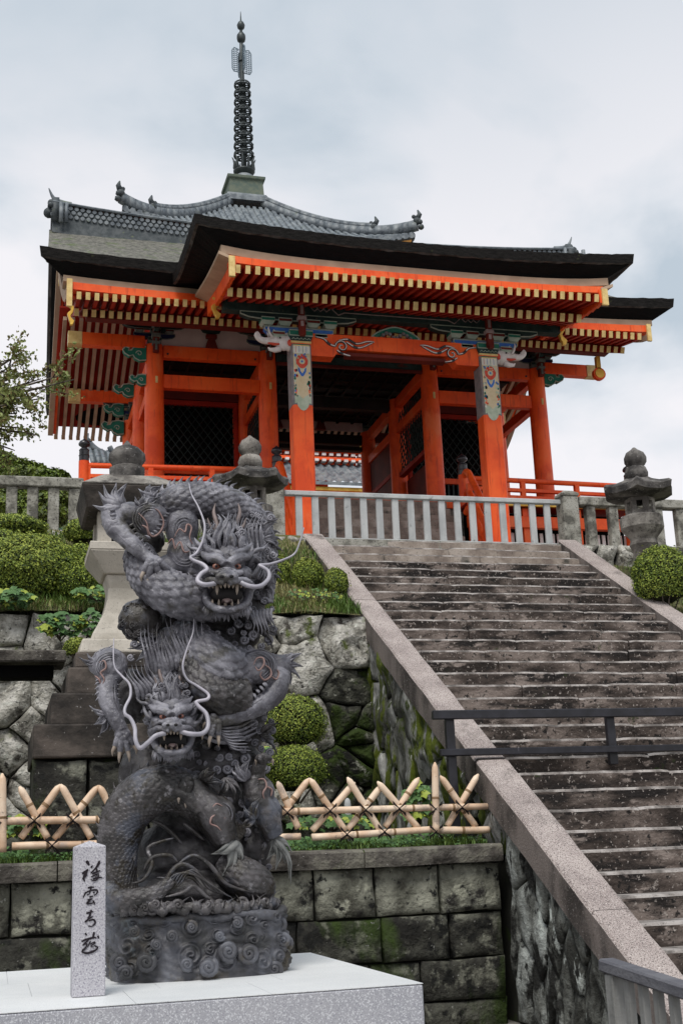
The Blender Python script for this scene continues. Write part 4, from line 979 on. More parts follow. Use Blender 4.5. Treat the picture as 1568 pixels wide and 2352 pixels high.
# ---- platform, veranda, steps
bx('platform', 3.0, 12.0, 24.9, 31.0, 4.88, 7.2, 'fstone', label='stone platform under the columns')
bx('floor_edge', 2.75, 12.25, 24.82, 24.9, 7.12, 7.30, 'verm')
bx('floor', 2.75, 12.25, 24.902, 31.1, 7.201, 7.30, 'redbrown')
bx('veranda_edge', 1.45, 5.30, 24.05, 24.13, 7.00, 7.10, 'goldy'); bx('veranda_edge', 9.55, 13.5, 24.05, 24.13, 7.00, 7.10, 'goldy')
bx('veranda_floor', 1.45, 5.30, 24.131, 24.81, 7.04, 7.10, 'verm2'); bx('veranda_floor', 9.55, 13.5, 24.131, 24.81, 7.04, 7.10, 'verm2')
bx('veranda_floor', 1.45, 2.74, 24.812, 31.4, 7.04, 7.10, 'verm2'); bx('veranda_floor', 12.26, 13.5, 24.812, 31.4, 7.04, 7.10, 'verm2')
bx('veranda_beam', 1.45, 5.30, 24.14, 24.30, 6.55, 6.80, 'verm'); bx('veranda_beam', 9.55, 13.5, 24.14, 24.30, 6.55, 6.80, 'verm')
for x in (1.55,2.8,4.1,5.2,9.7,10.9,12.1,13.4): bx('veranda_post', x-.09, x+.09, 24.2, 24.38, 4.88, 7.0, 'verm')
for xa, xb in ((1.6,5.25),(9.65,13.45)):
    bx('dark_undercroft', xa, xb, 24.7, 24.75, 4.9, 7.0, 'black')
    m = MB(); x = xa
    while x < xb: m.box(x, x+.075, 24.42, 24.45, 5.0, 6.5); x += .135
    m.build('white_pickets', 'carvew', gate)
gs0 = None
for i in range(12):
    z1 = 7.2-.2*i; y0 = 24.82-.19*(i+1); m = MB(); m.box(5.55, 9.25, y0, y0+.20, z1-.2+.001, z1, 0); m.build('porch_step', 'steplight', gate, bevel=.012)
bx('stair_cheek', 5.33, 5.54, 22.4, 24.8, 4.88, 5.6, 'fstone'); bx('stair_cheek', 9.26, 9.48, 22.4, 24.8, 4.88, 5.6, 'fstone')
def giboshi(x, y, z, k=1.0, name='bronze_post_cap'):
    m = MB(); m.lathe([(.10*k,z),(.105*k,z+.02),(.10*k,z+.22*k),(.108*k,z+.24*k),(.09*k,z+.27*k),(.055*k,z+.29*k),(.06*k,z+.31*k),(.115*k,z+.35*k),(.12*k,z+.39*k),(.09*k,z+.44*k),(.03*k,z+.48*k),(.005,z+.51*k)], (x,y,0), 16)
    m.tube([(x+.107*k*math.cos(t*.4), y+.107*k*math.sin(t*.4), z+.12*k) for t in range(17)], .008, 4)
    return m.build(name, 'lacq', gate, smooth=True, auto=50)
def newel(x, y, z0, z1): 
    m = MB(); m.lathe([(.105,z0),(.105,z1)], (x,y,0), 16); m.build('balustrade_post', 'verm', gate, smooth=True, auto=50); giboshi(x, y, z1+.001, .95)
newel(1.52,24.2,7.10,7.66); newel(5.38,24.0,7.10,7.62); newel(9.42,24.0,7.10,7.62); newel(13.42,24.2,7.1,7.6)
def rails(a, b, zt=7.60):
    a = Vector(a); b = Vector(b); n = max(2, int((b-a).length/1.0)); 
    m = MB(); m.tube([a+Vector((0,0,zt-.02)), b+Vector((0,0,zt-.02))], .055, 10); m.build('round_top_rail', 'verm', gate, smooth=True, auto=50)
    for z in (7.42-.06, 7.20): 
        m = MB(); m.beam(a+Vector((0,0,z)), b+Vector((0,0,z)), .10, .07); m.build('flat_rail', 'verm', gate)
    for k in range(n+1):
        p = a+(b-a)*k/n; m = MB(); m.box(p.x-.05,p.x+.05,p.y-.05,p.y+.05,7.1,zt-.05); m.build('rail_strut', 'verm', gate)
rails((1.60,24.2,0),(5.28,24.05,0)); rails((9.52,24.05,0),(13.4,24.2,0)); rails((1.52,24.3,0),(1.52,31.2,0)); rails((13.42,24.3,0),(13.42,31.2,0))
for x in (5.38, 9.42):
    for dz, r_, nm in ((.0,.075,'sloping_rail'),(-.42,.06,'sloping_rail'),(-.8,.08,'sloping_rail')):
        m = MB(); pts = cr_([(x,23.95,7.58+dz),(x,23.75,7.62+dz),(x,23.45,7.30+dz),(x,22.5,6.10+dz)],5); m.tube(pts, r_, 8); m.build(nm, 'verm', gate, smooth=True)
    for k in range(4): y = 23.7-k*.38; m = MB(); z = 7.2-.2*(24.6-y)/.19+.15; m.box(x-.05,x+.05,y-.05,y+.05,5.2,7.4-(23.75-y)*1.2); m.build('rail_strut', 'verm', gate)
# ---- dark bark end seen under the left gable (closing board) and gable wall strip
m = MB()
m.prism([(25.5,11.02),(30.3,11.02),(30.3,12.0),(27.9,12.9),(25.5,11.6)], 'x', 3.16, 3.20); m.build('gable_wall', 'verm2', gate)
m = MB(); m.prism([(25.5,11.02),(30.3,11.02),(30.3,12.0),(27.9,12.9),(25.5,11.6)], 'x', 11.80, 11.84); m.build('gable_wall', 'verm2', gate)
# ================================================================== PAGODA BEHIND
pg = thing('pagoda', (10.05, 50.2, 4.87), 'vermilion pagoda with grey tiled roof and tall bronze spire rising behind the gate', 'pagoda')
PX0, PY0, HW = 10.05, 50.2, 5.95
def prz(a, b):                             # a = distance along slope axis, b = across
    d = max(abs(a), abs(b)); t = 1-d/HW; mn = min(abs(a), abs(b))/max(d, .01)
    return 23.75 + 4.95*(.62*t+.38*t*t) + .62*(d/HW)**3*mn**2.6 - .0
for s_ in range(4):
    m = MB(); nr = 43; seg = 8
    def side(p, q):                         # p in slope direction, q across
        return [(PX0+q, PY0-p), (PX0+p, PY0+q), (PX0-q, PY0+p), (PX0-p, PY0-q)][s_]
    def fn(u, v):
        p = 1.0+(HW-1.0)*u; q = (v*2-1)*p
        qq = (q/HW*nr*.5); c = abs(math.sin(math.pi*qq)); bmp = .11*max(0, c-.35)/.65
        x, y = side(p, q); return (x, y, prz(p, q)+bmp)
    # constant rib spacing: sample across in world units
    nu, nv = 26, nr*seg+1
    vs = []; fs = []; 
    for i in range(nu):
        p = 1.0+(HW-1.0)*i/(nu-1)
        for j in range(nv):
            q = -HW+2*HW*j/(nv-1); q = max(-p, min(p, q)); c = abs(math.sin(math.pi*(q+HW)/(2*HW)*nr)); x, y = side(p, q)
            vs.append((x, y, prz(p, q)+.12*min(1, max(0, c-.35)/.4)))
    for i in range(nu-1):
        for j in range(nv-1): fs.append((i*nv+j, (i+1)*nv+j, (i+1)*nv+j+1, i*nv+j+1))
    m.add(vs, fs, 0)
    k0 = len(m.v)
    ev = []
    for j in range(nv):
        q = -HW+2*HW*j/(nv-1); x, y = side(HW, q); x2, y2 = side(HW-.12, q*.98); z = prz(HW, q); c = abs(math.sin(math.pi*(q+HW)/(2*HW)*nr))
        ev += [(x, y, z+.12*min(1, max(0, c-.35)/.4)), (x, y, z-.10-.05*(c > .5)), (x2, y2, z-.20), (side(HW-.2,q*.97)[0], side(HW-.2,q*.97)[1], z-.46), (side(HW-3.4,q*.4)[0], side(HW-3.4,q*.4)[1], 23.6)]
    m.add(ev, [(j*5+r_, j*5+r_+1, (j+1)*5+r_+1, (j+1)*5+r_) for j in range(nv-1) for r_ in range(4)], 0)
    n0 = len(m.m)-4*(nv-1)
    for t in range(4*(nv-1)): m.m[n0+t] = [0,1,2,3][t%4]
    # under-eave vermilion fascia with a gilt line
    m.build('tiled_roof_face', ['tile','tiledk','goldyorange','verm'], pg, smooth=False)

for s_ in range(4):                         # hip ridges, doubled near the corner, with end tiles
    a = [(-1,-1),(1,-1),(1,1),(-1,1)][s_]
    m = MB(); pts = []
    for k in range(20):
        p = .7+(HW+.08-.7)*k/19; pts.append((PX0+a[0]*p, PY0+a[1]*p, prz(p, p)+.10+.20*(k/19)**5))
    wx, wy = -a[1]*.13*.707, a[0]*.13*.707
    for q in range(19):
        for (zo, zt_, k_) in ((-.12,.26,1.0),(.262,.40,.7)):
            if zo > 0 and q > 13: continue
            (x0,y0,z0),(x1,y1,z1) = pts[q], pts[q+1]; ww, wh = wx*k_, wy*k_
            m.hexa([(x0-ww,y0-wh,z0+zo),(x0+ww,y0+wh,z0+zo),(x1+ww,y1+wh,z1+zo),(x1-ww,y1-wh,z1+zo),(x0-ww,y0-wh,z0+zt_),(x0+ww,y0+wh,z0+zt_),(x1+ww,y1+wh,z1+zt_),(x1-ww,y1-wh,z1+zt_)], 0)
    m.tube([(x,y,z+.27) for x,y,z in pts], [.085]*20, 8, 0); m.tube([(x,y,z+.41) for x,y,z in pts[:15]], [.08]*15, 8, 0)
    for x, y, z in (pts[14], pts[19]):
        z += .25; m.ico((x,y,z+.02), .17, 1, 2); m.ico((x+a[0]*.12,y+a[1]*.12,z-.30), .14, 1, 1); m.tube([(x,y,z+.1),(x+a[0]*.10,y+a[1]*.10,z+.28),(x+a[0]*.04,y+a[1]*.04,z+.50)], [.14,.10,.03], 7, 1); m.ico((x-a[0]*.1,y-a[1]*.1,z+.26), .10, 1, 1)
        m.ico((x+a[0]*.10,y+a[1]*.10,z-.06), .12, 1, 1)
    m.build('hip_ridge', ['tile','tiledk'], pg, smooth=True)
m = MB(); m.box(PX0-2.7, PX0+2.7, PY0-2.7, PY0+2.7, 4.9, 24.4); m.build('tower_body', 'verm', pg)
m = MB(); m.lathe([(1.35,28.05),(1.3,28.3),(1.22,28.42)], (PX0,PY0,0), 4, rot=math.pi/4); m.build('apex_tiles', 'tile', pg)
m = MB(); m.lathe([(1.12,28.421),(1.06,29.15),(1.20,29.2),(1.22,29.34)], (PX0,PY0,0), 4, rot=math.pi/4); m.build('dew_basin', 'patina2', pg, bevel=.02)
sp = PX0+.06
m = MB(); m.lathe([(.54,29.341),(.53,29.5),(.45,29.68),(.33,29.78)], (sp,PY0,0), 20); m.build('inverted_bowl', 'tile', pg, smooth=True)
m = MB(); m.lathe([(.13,29.5),(.12,33.9),(.10,36.0),(.06,37.9)], (sp,PY0,0), 10); m.build('mast', 'patina', pg, smooth=True)
m = MB(); m.lathe([(.36,29.78),(.48,29.95),(.50,30.0),(.3,30.02)], (sp,PY0,0), 16)
for k in range(10):
    a = k*.628; c, s_ = math.cos(a), math.sin(a); m.tube([(sp+.34*c,PY0+.34*s_,29.9),(sp+.46*c,PY0+.46*s_,30.15),(sp+.44*c,PY0+.44*s_,30.45),(sp+.54*c,PY0+.54*s_,30.66)], [.07,.06,.05,.02], 6)
    m.tube([(sp+.30*c,PY0+.30*s_,29.9),(sp+.42*c,PY0+.42*s_,30.3),(sp+.33*c,PY0+.33*s_,30.6)], [.05,.04,.02], 6)
m.build('lotus_flower', 'patina', pg, smooth=True)
for k in range(9):
    z = 30.78+.455*k; r_ = .425-.010*k; m = MB()
    m.tube([(sp+r_*math.cos(t*.2618), PY0+r_*math.sin(t*.2618), z) for t in range(25)], .045, 6, caps=False)
    m.tube([(sp+r_*math.cos(t*.2618), PY0+r_*math.sin(t*.2618), z+.12) for t in range(25)], .035, 6, caps=False)
    m.lathe([(.15,z-.02),(.18,z+.06),(.15,z+.14)], (sp,PY0,0), 12)
    for q in range(8):
        a = q*.785+.39; c, s_ = math.cos(a), math.sin(a)
        m.tube([(sp+.15*c,PY0+.15*s_,z+.04),(sp+r_*c,PY0+r_*s_,z+.01)], .035, 5); m.tube([(sp+r_*c,PY0+r_*s_,z),(sp+(r_+.02)*c,PY0+(r_+.02)*s_,z+.13)], .04, 5)
    m.build('spire_ring', 'patina', pg, smooth=True)
MT['flame'] = mat('pale_bronze_flame_plate', [(.14,.19,.23),(.22,.27,.31)], ns=6, rough=.5)
for k in range(4):
    a = k*math.pi/2+.15; c, s_ = math.cos(a), math.sin(a); m = MB()
    def fp(r_, z): return (sp+r_*c, PY0+r_*s_, z)
    m.tube([fp(.12,36.35),fp(.36,36.42),fp(.47,36.25),fp(.47,35.3),fp(.40,35.15),fp(.12,35.15)], .028, 5)
    for q in range(11):
        z = 35.22+q*.105; m.tube([fp(.14,z),fp(.25,z+.05),fp(.36,z),fp(.46,z+.05)], .024, 4)
    for r_ in (.24,.36): m.tube([fp(r_,35.16),fp(r_,36.4)], .018, 4)
    m.build('flame_plate', 'flame', pg)
m = MB(); m.lathe([(.04,36.75),(.18,36.85),(.21,37.0),(.2,37.15),(.12,37.28),(.05,37.3)], (sp,PY0,0), 16); m.build('dragon_wheel', 'patina', pg, smooth=True)
m = MB(); m.lathe([(.05,37.45),(.16,37.55),(.19,37.7),(.13,37.85),(.04,37.95),(.012,38.45)], (sp,PY0,0), 16); m.build('sacred_jewel', 'patina', pg, smooth=True)
m = MB(); m.tube([(sp,PY0,35.75),(sp,PY0,35.95)], [.16,.16], 10); m.build('mast_collar', 'patina', pg)
# ================================================================== HALL SEEN THROUGH THE GATE
hl = thing('temple_hall', (11, 47, 4.87), 'vermilion hall with grey tile roof glimpsed through the gate passage', 'temple hall')
m = MB(); m.box(6, 13.6, 46.2, 47.3, 14.9, 15.7); m.build('bracket_wall', 'verm', hl)
m = MB(); m.box(5.9, 14.05, 45.8, 46.0, 15.52, 15.64); m.build('upper_eave', 'goldy', hl)
m = MB(); m.box(5.9, 13.9, 45.82, 46.19, 15.30, 15.45); m.box(5.9, 13.75, 45.9, 46.19, 15.0, 15.12); m.build('eave_beams', 'verm', hl)
for i in range(26):
    for z in (15.17, 14.93):
        m = MB(); x = 6.2+i*.3; m.box(x-.08, x+.08, 45.86, 46.18, z, z+.10); m.build('white_bracket_end', 'carvew', hl)
m = MB(); nv = 241
vs = []
for i in range(9):
    t = i/8
    for j in range(nv):
        x = 5+11.6*j/(nv-1); c = abs(math.sin(math.pi*(x-5)/.33)); vs.append((x, 46.3-2.2*t, 14.92-1.55*t+.12*t*t+.10*max(0,c-.4)/.6 + .02*(i%2)))
m.add(vs, [(i*nv+j,(i+1)*nv+j,(i+1)*nv+j+1,i*nv+j+1) for i in range(8) for j in range(nv-1)])
m.add([(5,44.1,13.55),(16.6,44.1,13.55),(16.6,44.1,13.42),(5,44.1,13.42)], [(0,1,2,3)]); m.build('tiled_roof', 'tile', hl)
m = MB(); m.box(5,16.6,44.3,44.5,13.26,13.40); m.build('gilt_eave_line', 'goldy', hl)
m = MB(); m.box(5.4,16,45,46.1,4.9,13.3); m.build('hall_body', 'verm', hl)
# tiled roof corner of a low building seen behind the left lantern
lr = thing('tiled_roof_corner', (1.6, 27.0, 4.87), 'small grey tiled roof with curled ridge ends behind the left lantern', 'roof')
m = MB(); pts = [PY(u,v,35.0) for u,v in ((205,1018),(225,1035),(260,1048),(300,1052),(350,1055))]
m.tube([tuple(q) for q in cr_([tuple(p) for p in pts],5)], .10, 8, 0)
m.tube([tuple(q) for q in cr_([tuple(PY(u,v,34.9)) for u,v in ((252,1026),(262,1040),(290,1052),(330,1058))],5)], .08, 8, 0)
for p in pts[:1]: m.tube([p, p+Vector((-.08,0,.16)), p+Vector((-.02,0,.30))], [.12,.08,.02], 6, 0)
a0, a1 = PY(205,1030,35.1), PY(360,1058,35.1); b0, b1 = PY(215,1064,33.5), PY(360,1070,33.5)
for k in range(12):
    t = k/11; m.tube([a0.lerp(a1,t), b0.lerp(b1,t)], .07, 6, 0)
m.add([a0,a1,b1,b0], [(0,1,2,3)], 1)
m.build('tile_slope', ['tile','tiledk'], lr, smooth=True)
m = MB(); m.box(1.9, 4.2, 34.2, 35.6, 4.9, 9.2); m.build('low_wall', 'fstone', lr)
# ================================================================== LANTERNS
def lantern(name, x, y, zt, k, label, zb, light=False):
    """zt = height of the roof's lower edge"""
    t = thing(name, (x, y, zb), label, 'stone lantern', 'stone lanterns flanking the stair head')
    z = zt; n = 6; r0 = math.pi/6
    m = MB(); m.lathe([(.14*k,z+.33*k),(.19*k,z+.37*k),(.20*k,z+.46*k),(.17*k,z+.55*k),(.12*k,z+.58*k),(.15*k,z+.60*k),(.185*k,z+.66*k),(.19*k,z+.74*k),(.15*k,z+.82*k),(.06*k,z+.88*k),(.02*k,z+.92*k)], (x,y,0), 18, wob=.03); m.build('jewel_finial', 'lantern' if light else 'lanterndk', t, smooth=True)
    m = MB(); ns_ = 48; prof = [(.30,0.0,0),(.48,.02,0),(.60,.05,.0),(.615,.15,0),(.57,.19,0),(.40,.225,0),(.27,.29,0),(.20,.345,0)]
    vs = []
    for r_, h, _ in prof:
        for j in range(ns_):
            a = 2*math.pi*j/ns_+r0; hx = 1/max(.866, math.cos((a % (math.pi/3))-math.pi/6))*.9; cr2 = math.cos(3*a)**8
            kk = r_*k*hx; up_ = .05*k*(abs(math.cos(3*a))**10)*(r_/.58)
            nn = 1+.035*nz(a*3, h*9, x)
            vs.append((x+kk*nn*math.cos(a), y+kk*nn*math.sin(a), z+h*k+up_))
    m.add(vs, [(i*ns_+j, i*ns_+(j+1)%ns_, (i+1)*ns_+(j+1)%ns_, (i+1)*ns_+j) for i in range(len(prof)-1) for j in range(ns_)]+[tuple(range(ns_-1,-1,-1))])
    m.build('roof_cap', 'lanterndk', t, smooth=True, auto=35)
    # fire box: hexagonal ring of posts with openings
    m = MB(); h = .30*k; r_ = .25*k
    for j in range(6):
        a = j*math.pi/3+r0; b = (j+1)*math.pi/3+r0
        pa = Vector((x+r_*math.cos(a), y+r_*math.sin(a), 0)); pb = Vector((x+r_*math.cos(b), y+r_*math.sin(b), 0)); c = Vector((x,y,0))
        def sg(t0, t1, z0, z1):
            A_, B_ = pa.lerp(pb,t0), pa.lerp(pb,t1); Ai, Bi = A_.lerp(c,.2), B_.lerp(c,.2)
            m.hexa([(A_.x,A_.y,z0),(B_.x,B_.y,z0),(Bi.x,Bi.y,z0),(Ai.x,Ai.y,z0),(A_.x,A_.y,z1),(B_.x,B_.y,z1),(Bi.x,Bi.y,z1),(Ai.x,Ai.y,z1)])
        sg(0,.28,z-h,z+.01); sg(.72,1,z-h,z+.01); sg(.28,.72,z-h,z-h*.72); sg(.28,.72,z-h*.2,z+.01)
    m.build('fire_box', 'lantern', t)
    m = MB(); z2 = z-h; m.lathe([(.22*k,z2-.42*k),(.23*k,z2-.38*k),(.33*k,z2-.26*k),(.345*k,z2-.23*k),(.36*k,z2-.21*k),(.36*k,z2-.03*k),(.34*k,z2-.004)], (x,y,0), 12, wob=.02, rot=r0); m.build('platform', 'lantern', t, smooth=True, auto=30)
    m = MB(); m.lathe([(.26*k,zb),(.21*k,zb+.15),(.19*k,z2-.6*k),(.24*k,z2-.5*k),(.22*k,z2-.422*k)], (x,y,0), 16); m.build('shaft', 'lantern', t, smooth=True, auto=40)
lantern('stone_lantern', 9.86, 17.5, 5.27, .95, 'stone lantern right of the stairs, between fence and round bush', 3.7)
lantern('stone_lantern', 3.42, 17.0, 5.06, .88, 'stone lantern with pale finial directly behind the dragon, left of the railing', 3.6, light=True)
# the large lantern on stepped base
bl = thing('stone_lantern', (1.29, 12.9, 0), 'largest stone lantern, pale waisted shaft on dark stepped base behind the dragon', 'stone lantern')
X, Y = 1.29, 13.1
def tier(h, z0, z1, mt, nm='base_tier', bev=.02, tp=0):
    m = MB(); m.hexa([(X-h,Y-h,z0),(X+h,Y-h,z0),(X+h,Y+h,z0),(X-h,Y+h,z0),(X-h+tp,Y-h+tp,z1),(X+h-tp,Y-h+tp,z1),(X+h-tp,Y+h-tp,z1),(X-h+tp,Y+h-tp,z1)]); m.build(nm, mt, bl, bevel=bev, seg=2)
m = MB()
for xa, xb in ((-.95,-.45),(-.45,.12),(.12,.6),(.6,.95)):
    stone(m, [(X+xa,-.03),(X+xb,-.03),(X+xb,.94),(X+xa,.94)], lambda a,b,h: (a, Y-.90-h+.10*(b-.5), b), gap=.012, bulge=.04, seed=xa, rough=.03)
m.box(X-.93, X+.93, Y-.80, Y+.85, -.03, .94, 1); m.build('rubble_footing', ['blockdk','gap'], bl, smooth=True)
# sized on their front faces, which stand nearer than the axis
tier(.955, .945, 1.26, 'darkstone'); tier(.80, 1.262, 1.57, 'darkstone', tp=.01); tier(.64, 1.572, 1.84, 'darkstone', tp=.01); tier(.56, 1.842, 2.0, 'darkstone')
tier(.52, 2.002, 2.15, 'palestone', 'sub_base', tp=.03)
m = MB(); m.lathe([(.47*1.2,2.151),(.45*1.2,2.22),(.40*1.2,2.30),(.31*1.2,2.45),(.265*1.2,2.60),(.25*1.2,2.72),(.27*1.2,2.80),(.29*1.2,2.86)], (X,Y,0), 4, rot=math.pi/4)
m.build('waisted_shaft', 'palestone', bl, bevel=.015)
m = MB(); m.hexa([(X-.27,Y-.27,2.861),(X+.27,Y-.27,2.861),(X+.27,Y+.27,2.861),(X-.27,Y+.27,2.861),(X-.42,Y-.42,3.08),(X+.42,Y-.42,3.08),(X+.42,Y+.42,3.08),(X-.42,Y+.42,3.08)]); m.box(X-.42,X+.42,Y-.42,Y+.42,3.081,3.17); m.build('upper_platform', 'palestone', bl, bevel=.01)
for sx in (-1,1):
    for sy in (-1,1): m = MB(); m.box(X+sx*.27-.07, X+sx*.27+.07, Y+sy*.27-.07, Y+sy*.27+.07, 3.171, 3.62); m.build('fire_box_post', 'palestone', bl)
m = MB(); m.box(X-.2, X+.2, Y-.2, Y+.2, 3.171, 3.6); m.build('fire_box_core', 'black', bl)
m = MB(); m.hexa([(X-.46,Y-.46,3.50),(X+.46,Y-.46,3.50),(X+.46,Y+.46,3.50),(X-.46,Y+.46,3.50),(X-.52,Y-.52,3.76),(X+.52,Y-.52,3.76),(X+.52,Y+.52,3.76),(X-.52,Y+.52,3.76)], 1)
m.hexa([(X-.53,Y-.53,3.761),(X+.53,Y-.53,3.761),(X+.53,Y+.53,3.761),(X-.53,Y+.53,3.761),(X-.30,Y-.30,3.92),(X+.30,Y-.30,3.92),(X+.30,Y+.30,3.92),(X-.30,Y+.30,3.92)], 0); m.build('roof_cap', ['lantern','darkstone'], bl, bevel=.02)
m = MB(); m.lathe([(.185,3.921),(.19,4.08),(.15,4.10),(.165,4.13),(.20,4.18),(.195,4.24),(.13,4.31),(.05,4.345),(.01,4.40)], (X-.01,Y,0), 24); m.build('onion_finial', 'lanterndk', bl, smooth=True, auto=50)
sb = MB(); sb.box(-3, .66, 12.9, 13.5, 1.96, 2.08); tag(sb.build('stone_beam', 'coping', bevel=.015), 'long dark stone beam running in from the left to the lantern base', 'stone beam')
bp_ = MB(); bp_.box(-3, .55, 13.15, 13.45, 1.84, 1.958); tag(bp_.build('stone_beam', 'black'), 'black strip painted as the shade under the long beam at far left', 'stone beam')  # black strip standing in for the shadow beneath the beam
pp = MB(); pp.box(-1.3, -.9, 13.1, 13.5, -.02, 1.838); tag(pp.build('stone_post', 'darkstone'), 'dark post carrying the stone beam beyond the left edge', 'post')
# ================================================================== PLANTING
LEAFM = {}
def leafmat(nm, a, b):
    MT[nm] = mat(nm, [a, b], ns=1.6, rough=.55, spec=.3)
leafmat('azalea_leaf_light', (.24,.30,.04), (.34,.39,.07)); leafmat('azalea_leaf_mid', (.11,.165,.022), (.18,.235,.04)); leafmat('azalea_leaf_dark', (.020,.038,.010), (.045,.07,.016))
leafmat('fresh_leaf', (.06,.13,.04), (.10,.19,.06)); leafmat('grass_blade', (.07,.13,.02), (.13,.20,.04)); leafmat('dry_blade', (.20,.18,.07), (.26,.24,.10))
leafmat('maple_leaf', (.16,.20,.06), (.26,.29,.09)); leafmat('maple_leaf_rust', (.14,.11,.035), (.2,.15,.05))
def leaf(m, p, n, s_, mi, rr, asp=.55):
    n = n.normalized(); t = n.orthogonal().normalized(); t.rotate(Matrix.Rotation(rr.uniform(0,6.28), 3, n)); q = n.cross(t)
    a, b = t*s_, q*s_*asp; fold = n*s_*.12
    m.add([p-a*.5, p+b*.5+fold, p+a*.5, p-b*.5+fold], [(0,1,2),(0,2,3)], mi)
def bush(u, v, Y, ru, rv, label, n=3500, leafs=.045, ry=None, seed=1, tone=(0,1,2), lump=.12, grp='clipped azalea bushes', name='clipped_bush'):
    n = int(n*1.8); leafs *= .74; lump *= .65
    c = PY(u, v, Y); k = 2885/(Y*1.03+.8); rx = ru/k; rz_ = rv/k; ry = ry or rx*.9
    rr = random.Random(seed)
    t = thing(name, (c.x, c.y, c.z-rz_), label, 'bush', grp)
    m = MB(); vs, fs = ICO[4]
    def shape(d): return 1+lump*noise.noise(d*1.9+c)+lump*.9*noise.noise(d*4.3+c)+lump*.5*noise.noise(d*9+c)
    m.add([c+Vector((d.x*rx, d.y*ry, d.z*rz_))*shape(d)*.86 for d in vs], fs); m.build('inner_twigs', 'hedge', t)
    m = MB()
    for i in range(n):
        d = Vector((rr.gauss(0,1), rr.gauss(0,1), rr.gauss(0,1))).normalized()
        if d.z < -.75: continue
        r_ = shape(d)*rr.uniform(.86,1.015) * (1 + (rr.random() < .04)*.05)
        p = c+Vector((d.x*rx, d.y*ry, d.z*rz_))*r_
        if rr.random() < .012: p = p + d*rr.uniform(.03,.09)
        nn = d + Vector((rr.uniform(-1,1), rr.uniform(-1,1), rr.uniform(-.6,1.2)))*.75
        mi = 0 if rr.random() < .30+.25*max(0,d.z) else (1 if rr.random() < .7 else 2)  # pale leaves favour the top: light from above put into the leaf mix
        leaf(m, p, nn, leafs*rr.uniform(.7,1.3), mi, rr)
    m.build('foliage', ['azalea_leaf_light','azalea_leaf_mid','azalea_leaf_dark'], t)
    m = MB()
    for i in range(7):
        a = rr.uniform(0,6.28); b_ = c+Vector((.15*math.cos(a)*rx, .15*math.sin(a)*ry, -rz_*1.35)); e_ = c+Vector((.7*math.cos(a)*rx, .7*math.sin(a)*ry, -rz_*.35))
        m.tube([b_, (b_+e_)/2+Vector((rr.uniform(-.03,.03),0,0)), e_], [.014,.010,.006], 5)
    m.build('stems', 'twig', t)
MT['twig'] = mat('grey_twig', [(.05,.04,.03),(.12,.10,.08)], ns=8, rough=.9)
bush(70,1312,16.7,118,78,'largest azalea bush on the bank at the far left',14000,.05,seed=2,lump=.16)
bush(172,1330,16.3,42,50,'small round azalea nestled right of the largest left bush',3500,.045,seed=3)
bush(203,1222,17.9,52,30,'low bright azalea under the end of the left stone fence',3200,.05,seed=4)
bush(30,1212,18.0,75,24,'flat-topped azalea just below the left stone fence',3500,.05,seed=5)
bush(185,1283,17.2,44,32,'pale azalea behind the small round one',2600,.05,seed=6)
bush(-10,1262,17.0,90,40,'azalea cut by the left edge above the big bush',3500,.05,seed=17)
bush(235,1335,16.9,36,52,'dark azalea tucked between bush and pale lantern shaft',2600,.045,seed=18)
bush(706,1322,16.9,36,38,'round azalea in the middle right of the dragon head',3800,.042,seed=7)
bush(772,1338,16.6,27,33,'dark small azalea touching the stair ramp',2600,.042,seed=8)
bush(636,1316,17.1,30,44,'azalea half hidden behind the dragon head, leftmost of three',2800,.045,seed=9)
bush(676,1660,14.6,70,60,'domed azalea in front of the rubble wall, upper of two',5500,.035,seed=10)
bush(676,1768,13.7,68,52,'domed azalea just above the bamboo fence, lower of two',5500,.032,seed=11)
bush(1520,1325,16.4,76,76,'round azalea cut by the right edge beside the stairs',7500,.045,seed=12,lump=.08)
bush(176,1487,13.3,27,21,'little bright azalea tuft beside the pale lantern base',1600,.03,seed=13)
# grass and weeds -------------------------------------------------
rr = random.Random(5)
def blades(m, p, n, h, spread, mi):
    for i in range(n):
        a = rr.uniform(0,6.28); d = Vector((math.cos(a), math.sin(a), 0)); o_ = p+Vector((rr.uniform(-1,1), rr.uniform(-1,1), 0))*spread
        hh = h*rr.uniform(.5,1.2); w = Vector((-d.y, d.x, 0))*.0045*rr.uniform(.8,1.8); b_ = o_+d*hh*.25+Vector((0,0,hh*.6)); t = o_+d*hh*.6+Vector((0,0,hh*.85))
        m.add([o_-w, o_+w, b_+w*.8, b_-w*.8, t], [(0,1,2,3),(3,2,4)], mi)
m = MB()
for i in range(1500):
    x = rr.uniform(-1.6, 4.62); d = rr.random(); y = 11.78+.5*d*d
    if nz(x*1.6, 3) < -.25 and rr.random() < .7: continue
    blades(m, Vector((x, y, .0)), 3, .085*(1.1+nz(x*2,7)), .03, 0)
    if rr.random() < .45:
        for q in range(3): leaf(m, Vector((x+rr.uniform(-.04,.04), y, rr.uniform(.02,.09))), Vector((rr.uniform(-.5,.5),-.6,1)), rr.uniform(.02,.045), 1, rr, .8)
tag(m.build('verge_grass', ['grass_blade','fresh_leaf'], loc=(2,11.9,0)), kind='stuff')
m = MB()
for i in range(5200):
    x = rr.uniform(-1.2, 4.6); y = rr.uniform(12.2, 15.6)
    if i % 2: blades(m, Vector((x, y, -.02)), 2, .16, .05, 0)
    else: leaf(m, Vector((x, y, rr.uniform(.02,.16))), Vector((rr.uniform(-.5,.5),-.5,1)), rr.uniform(.04,.09), 1, rr, .75)
tag(m.build('terrace_undergrowth', ['grass_blade','fresh_leaf'], loc=(2,14,0)), kind='stuff')
m = MB()
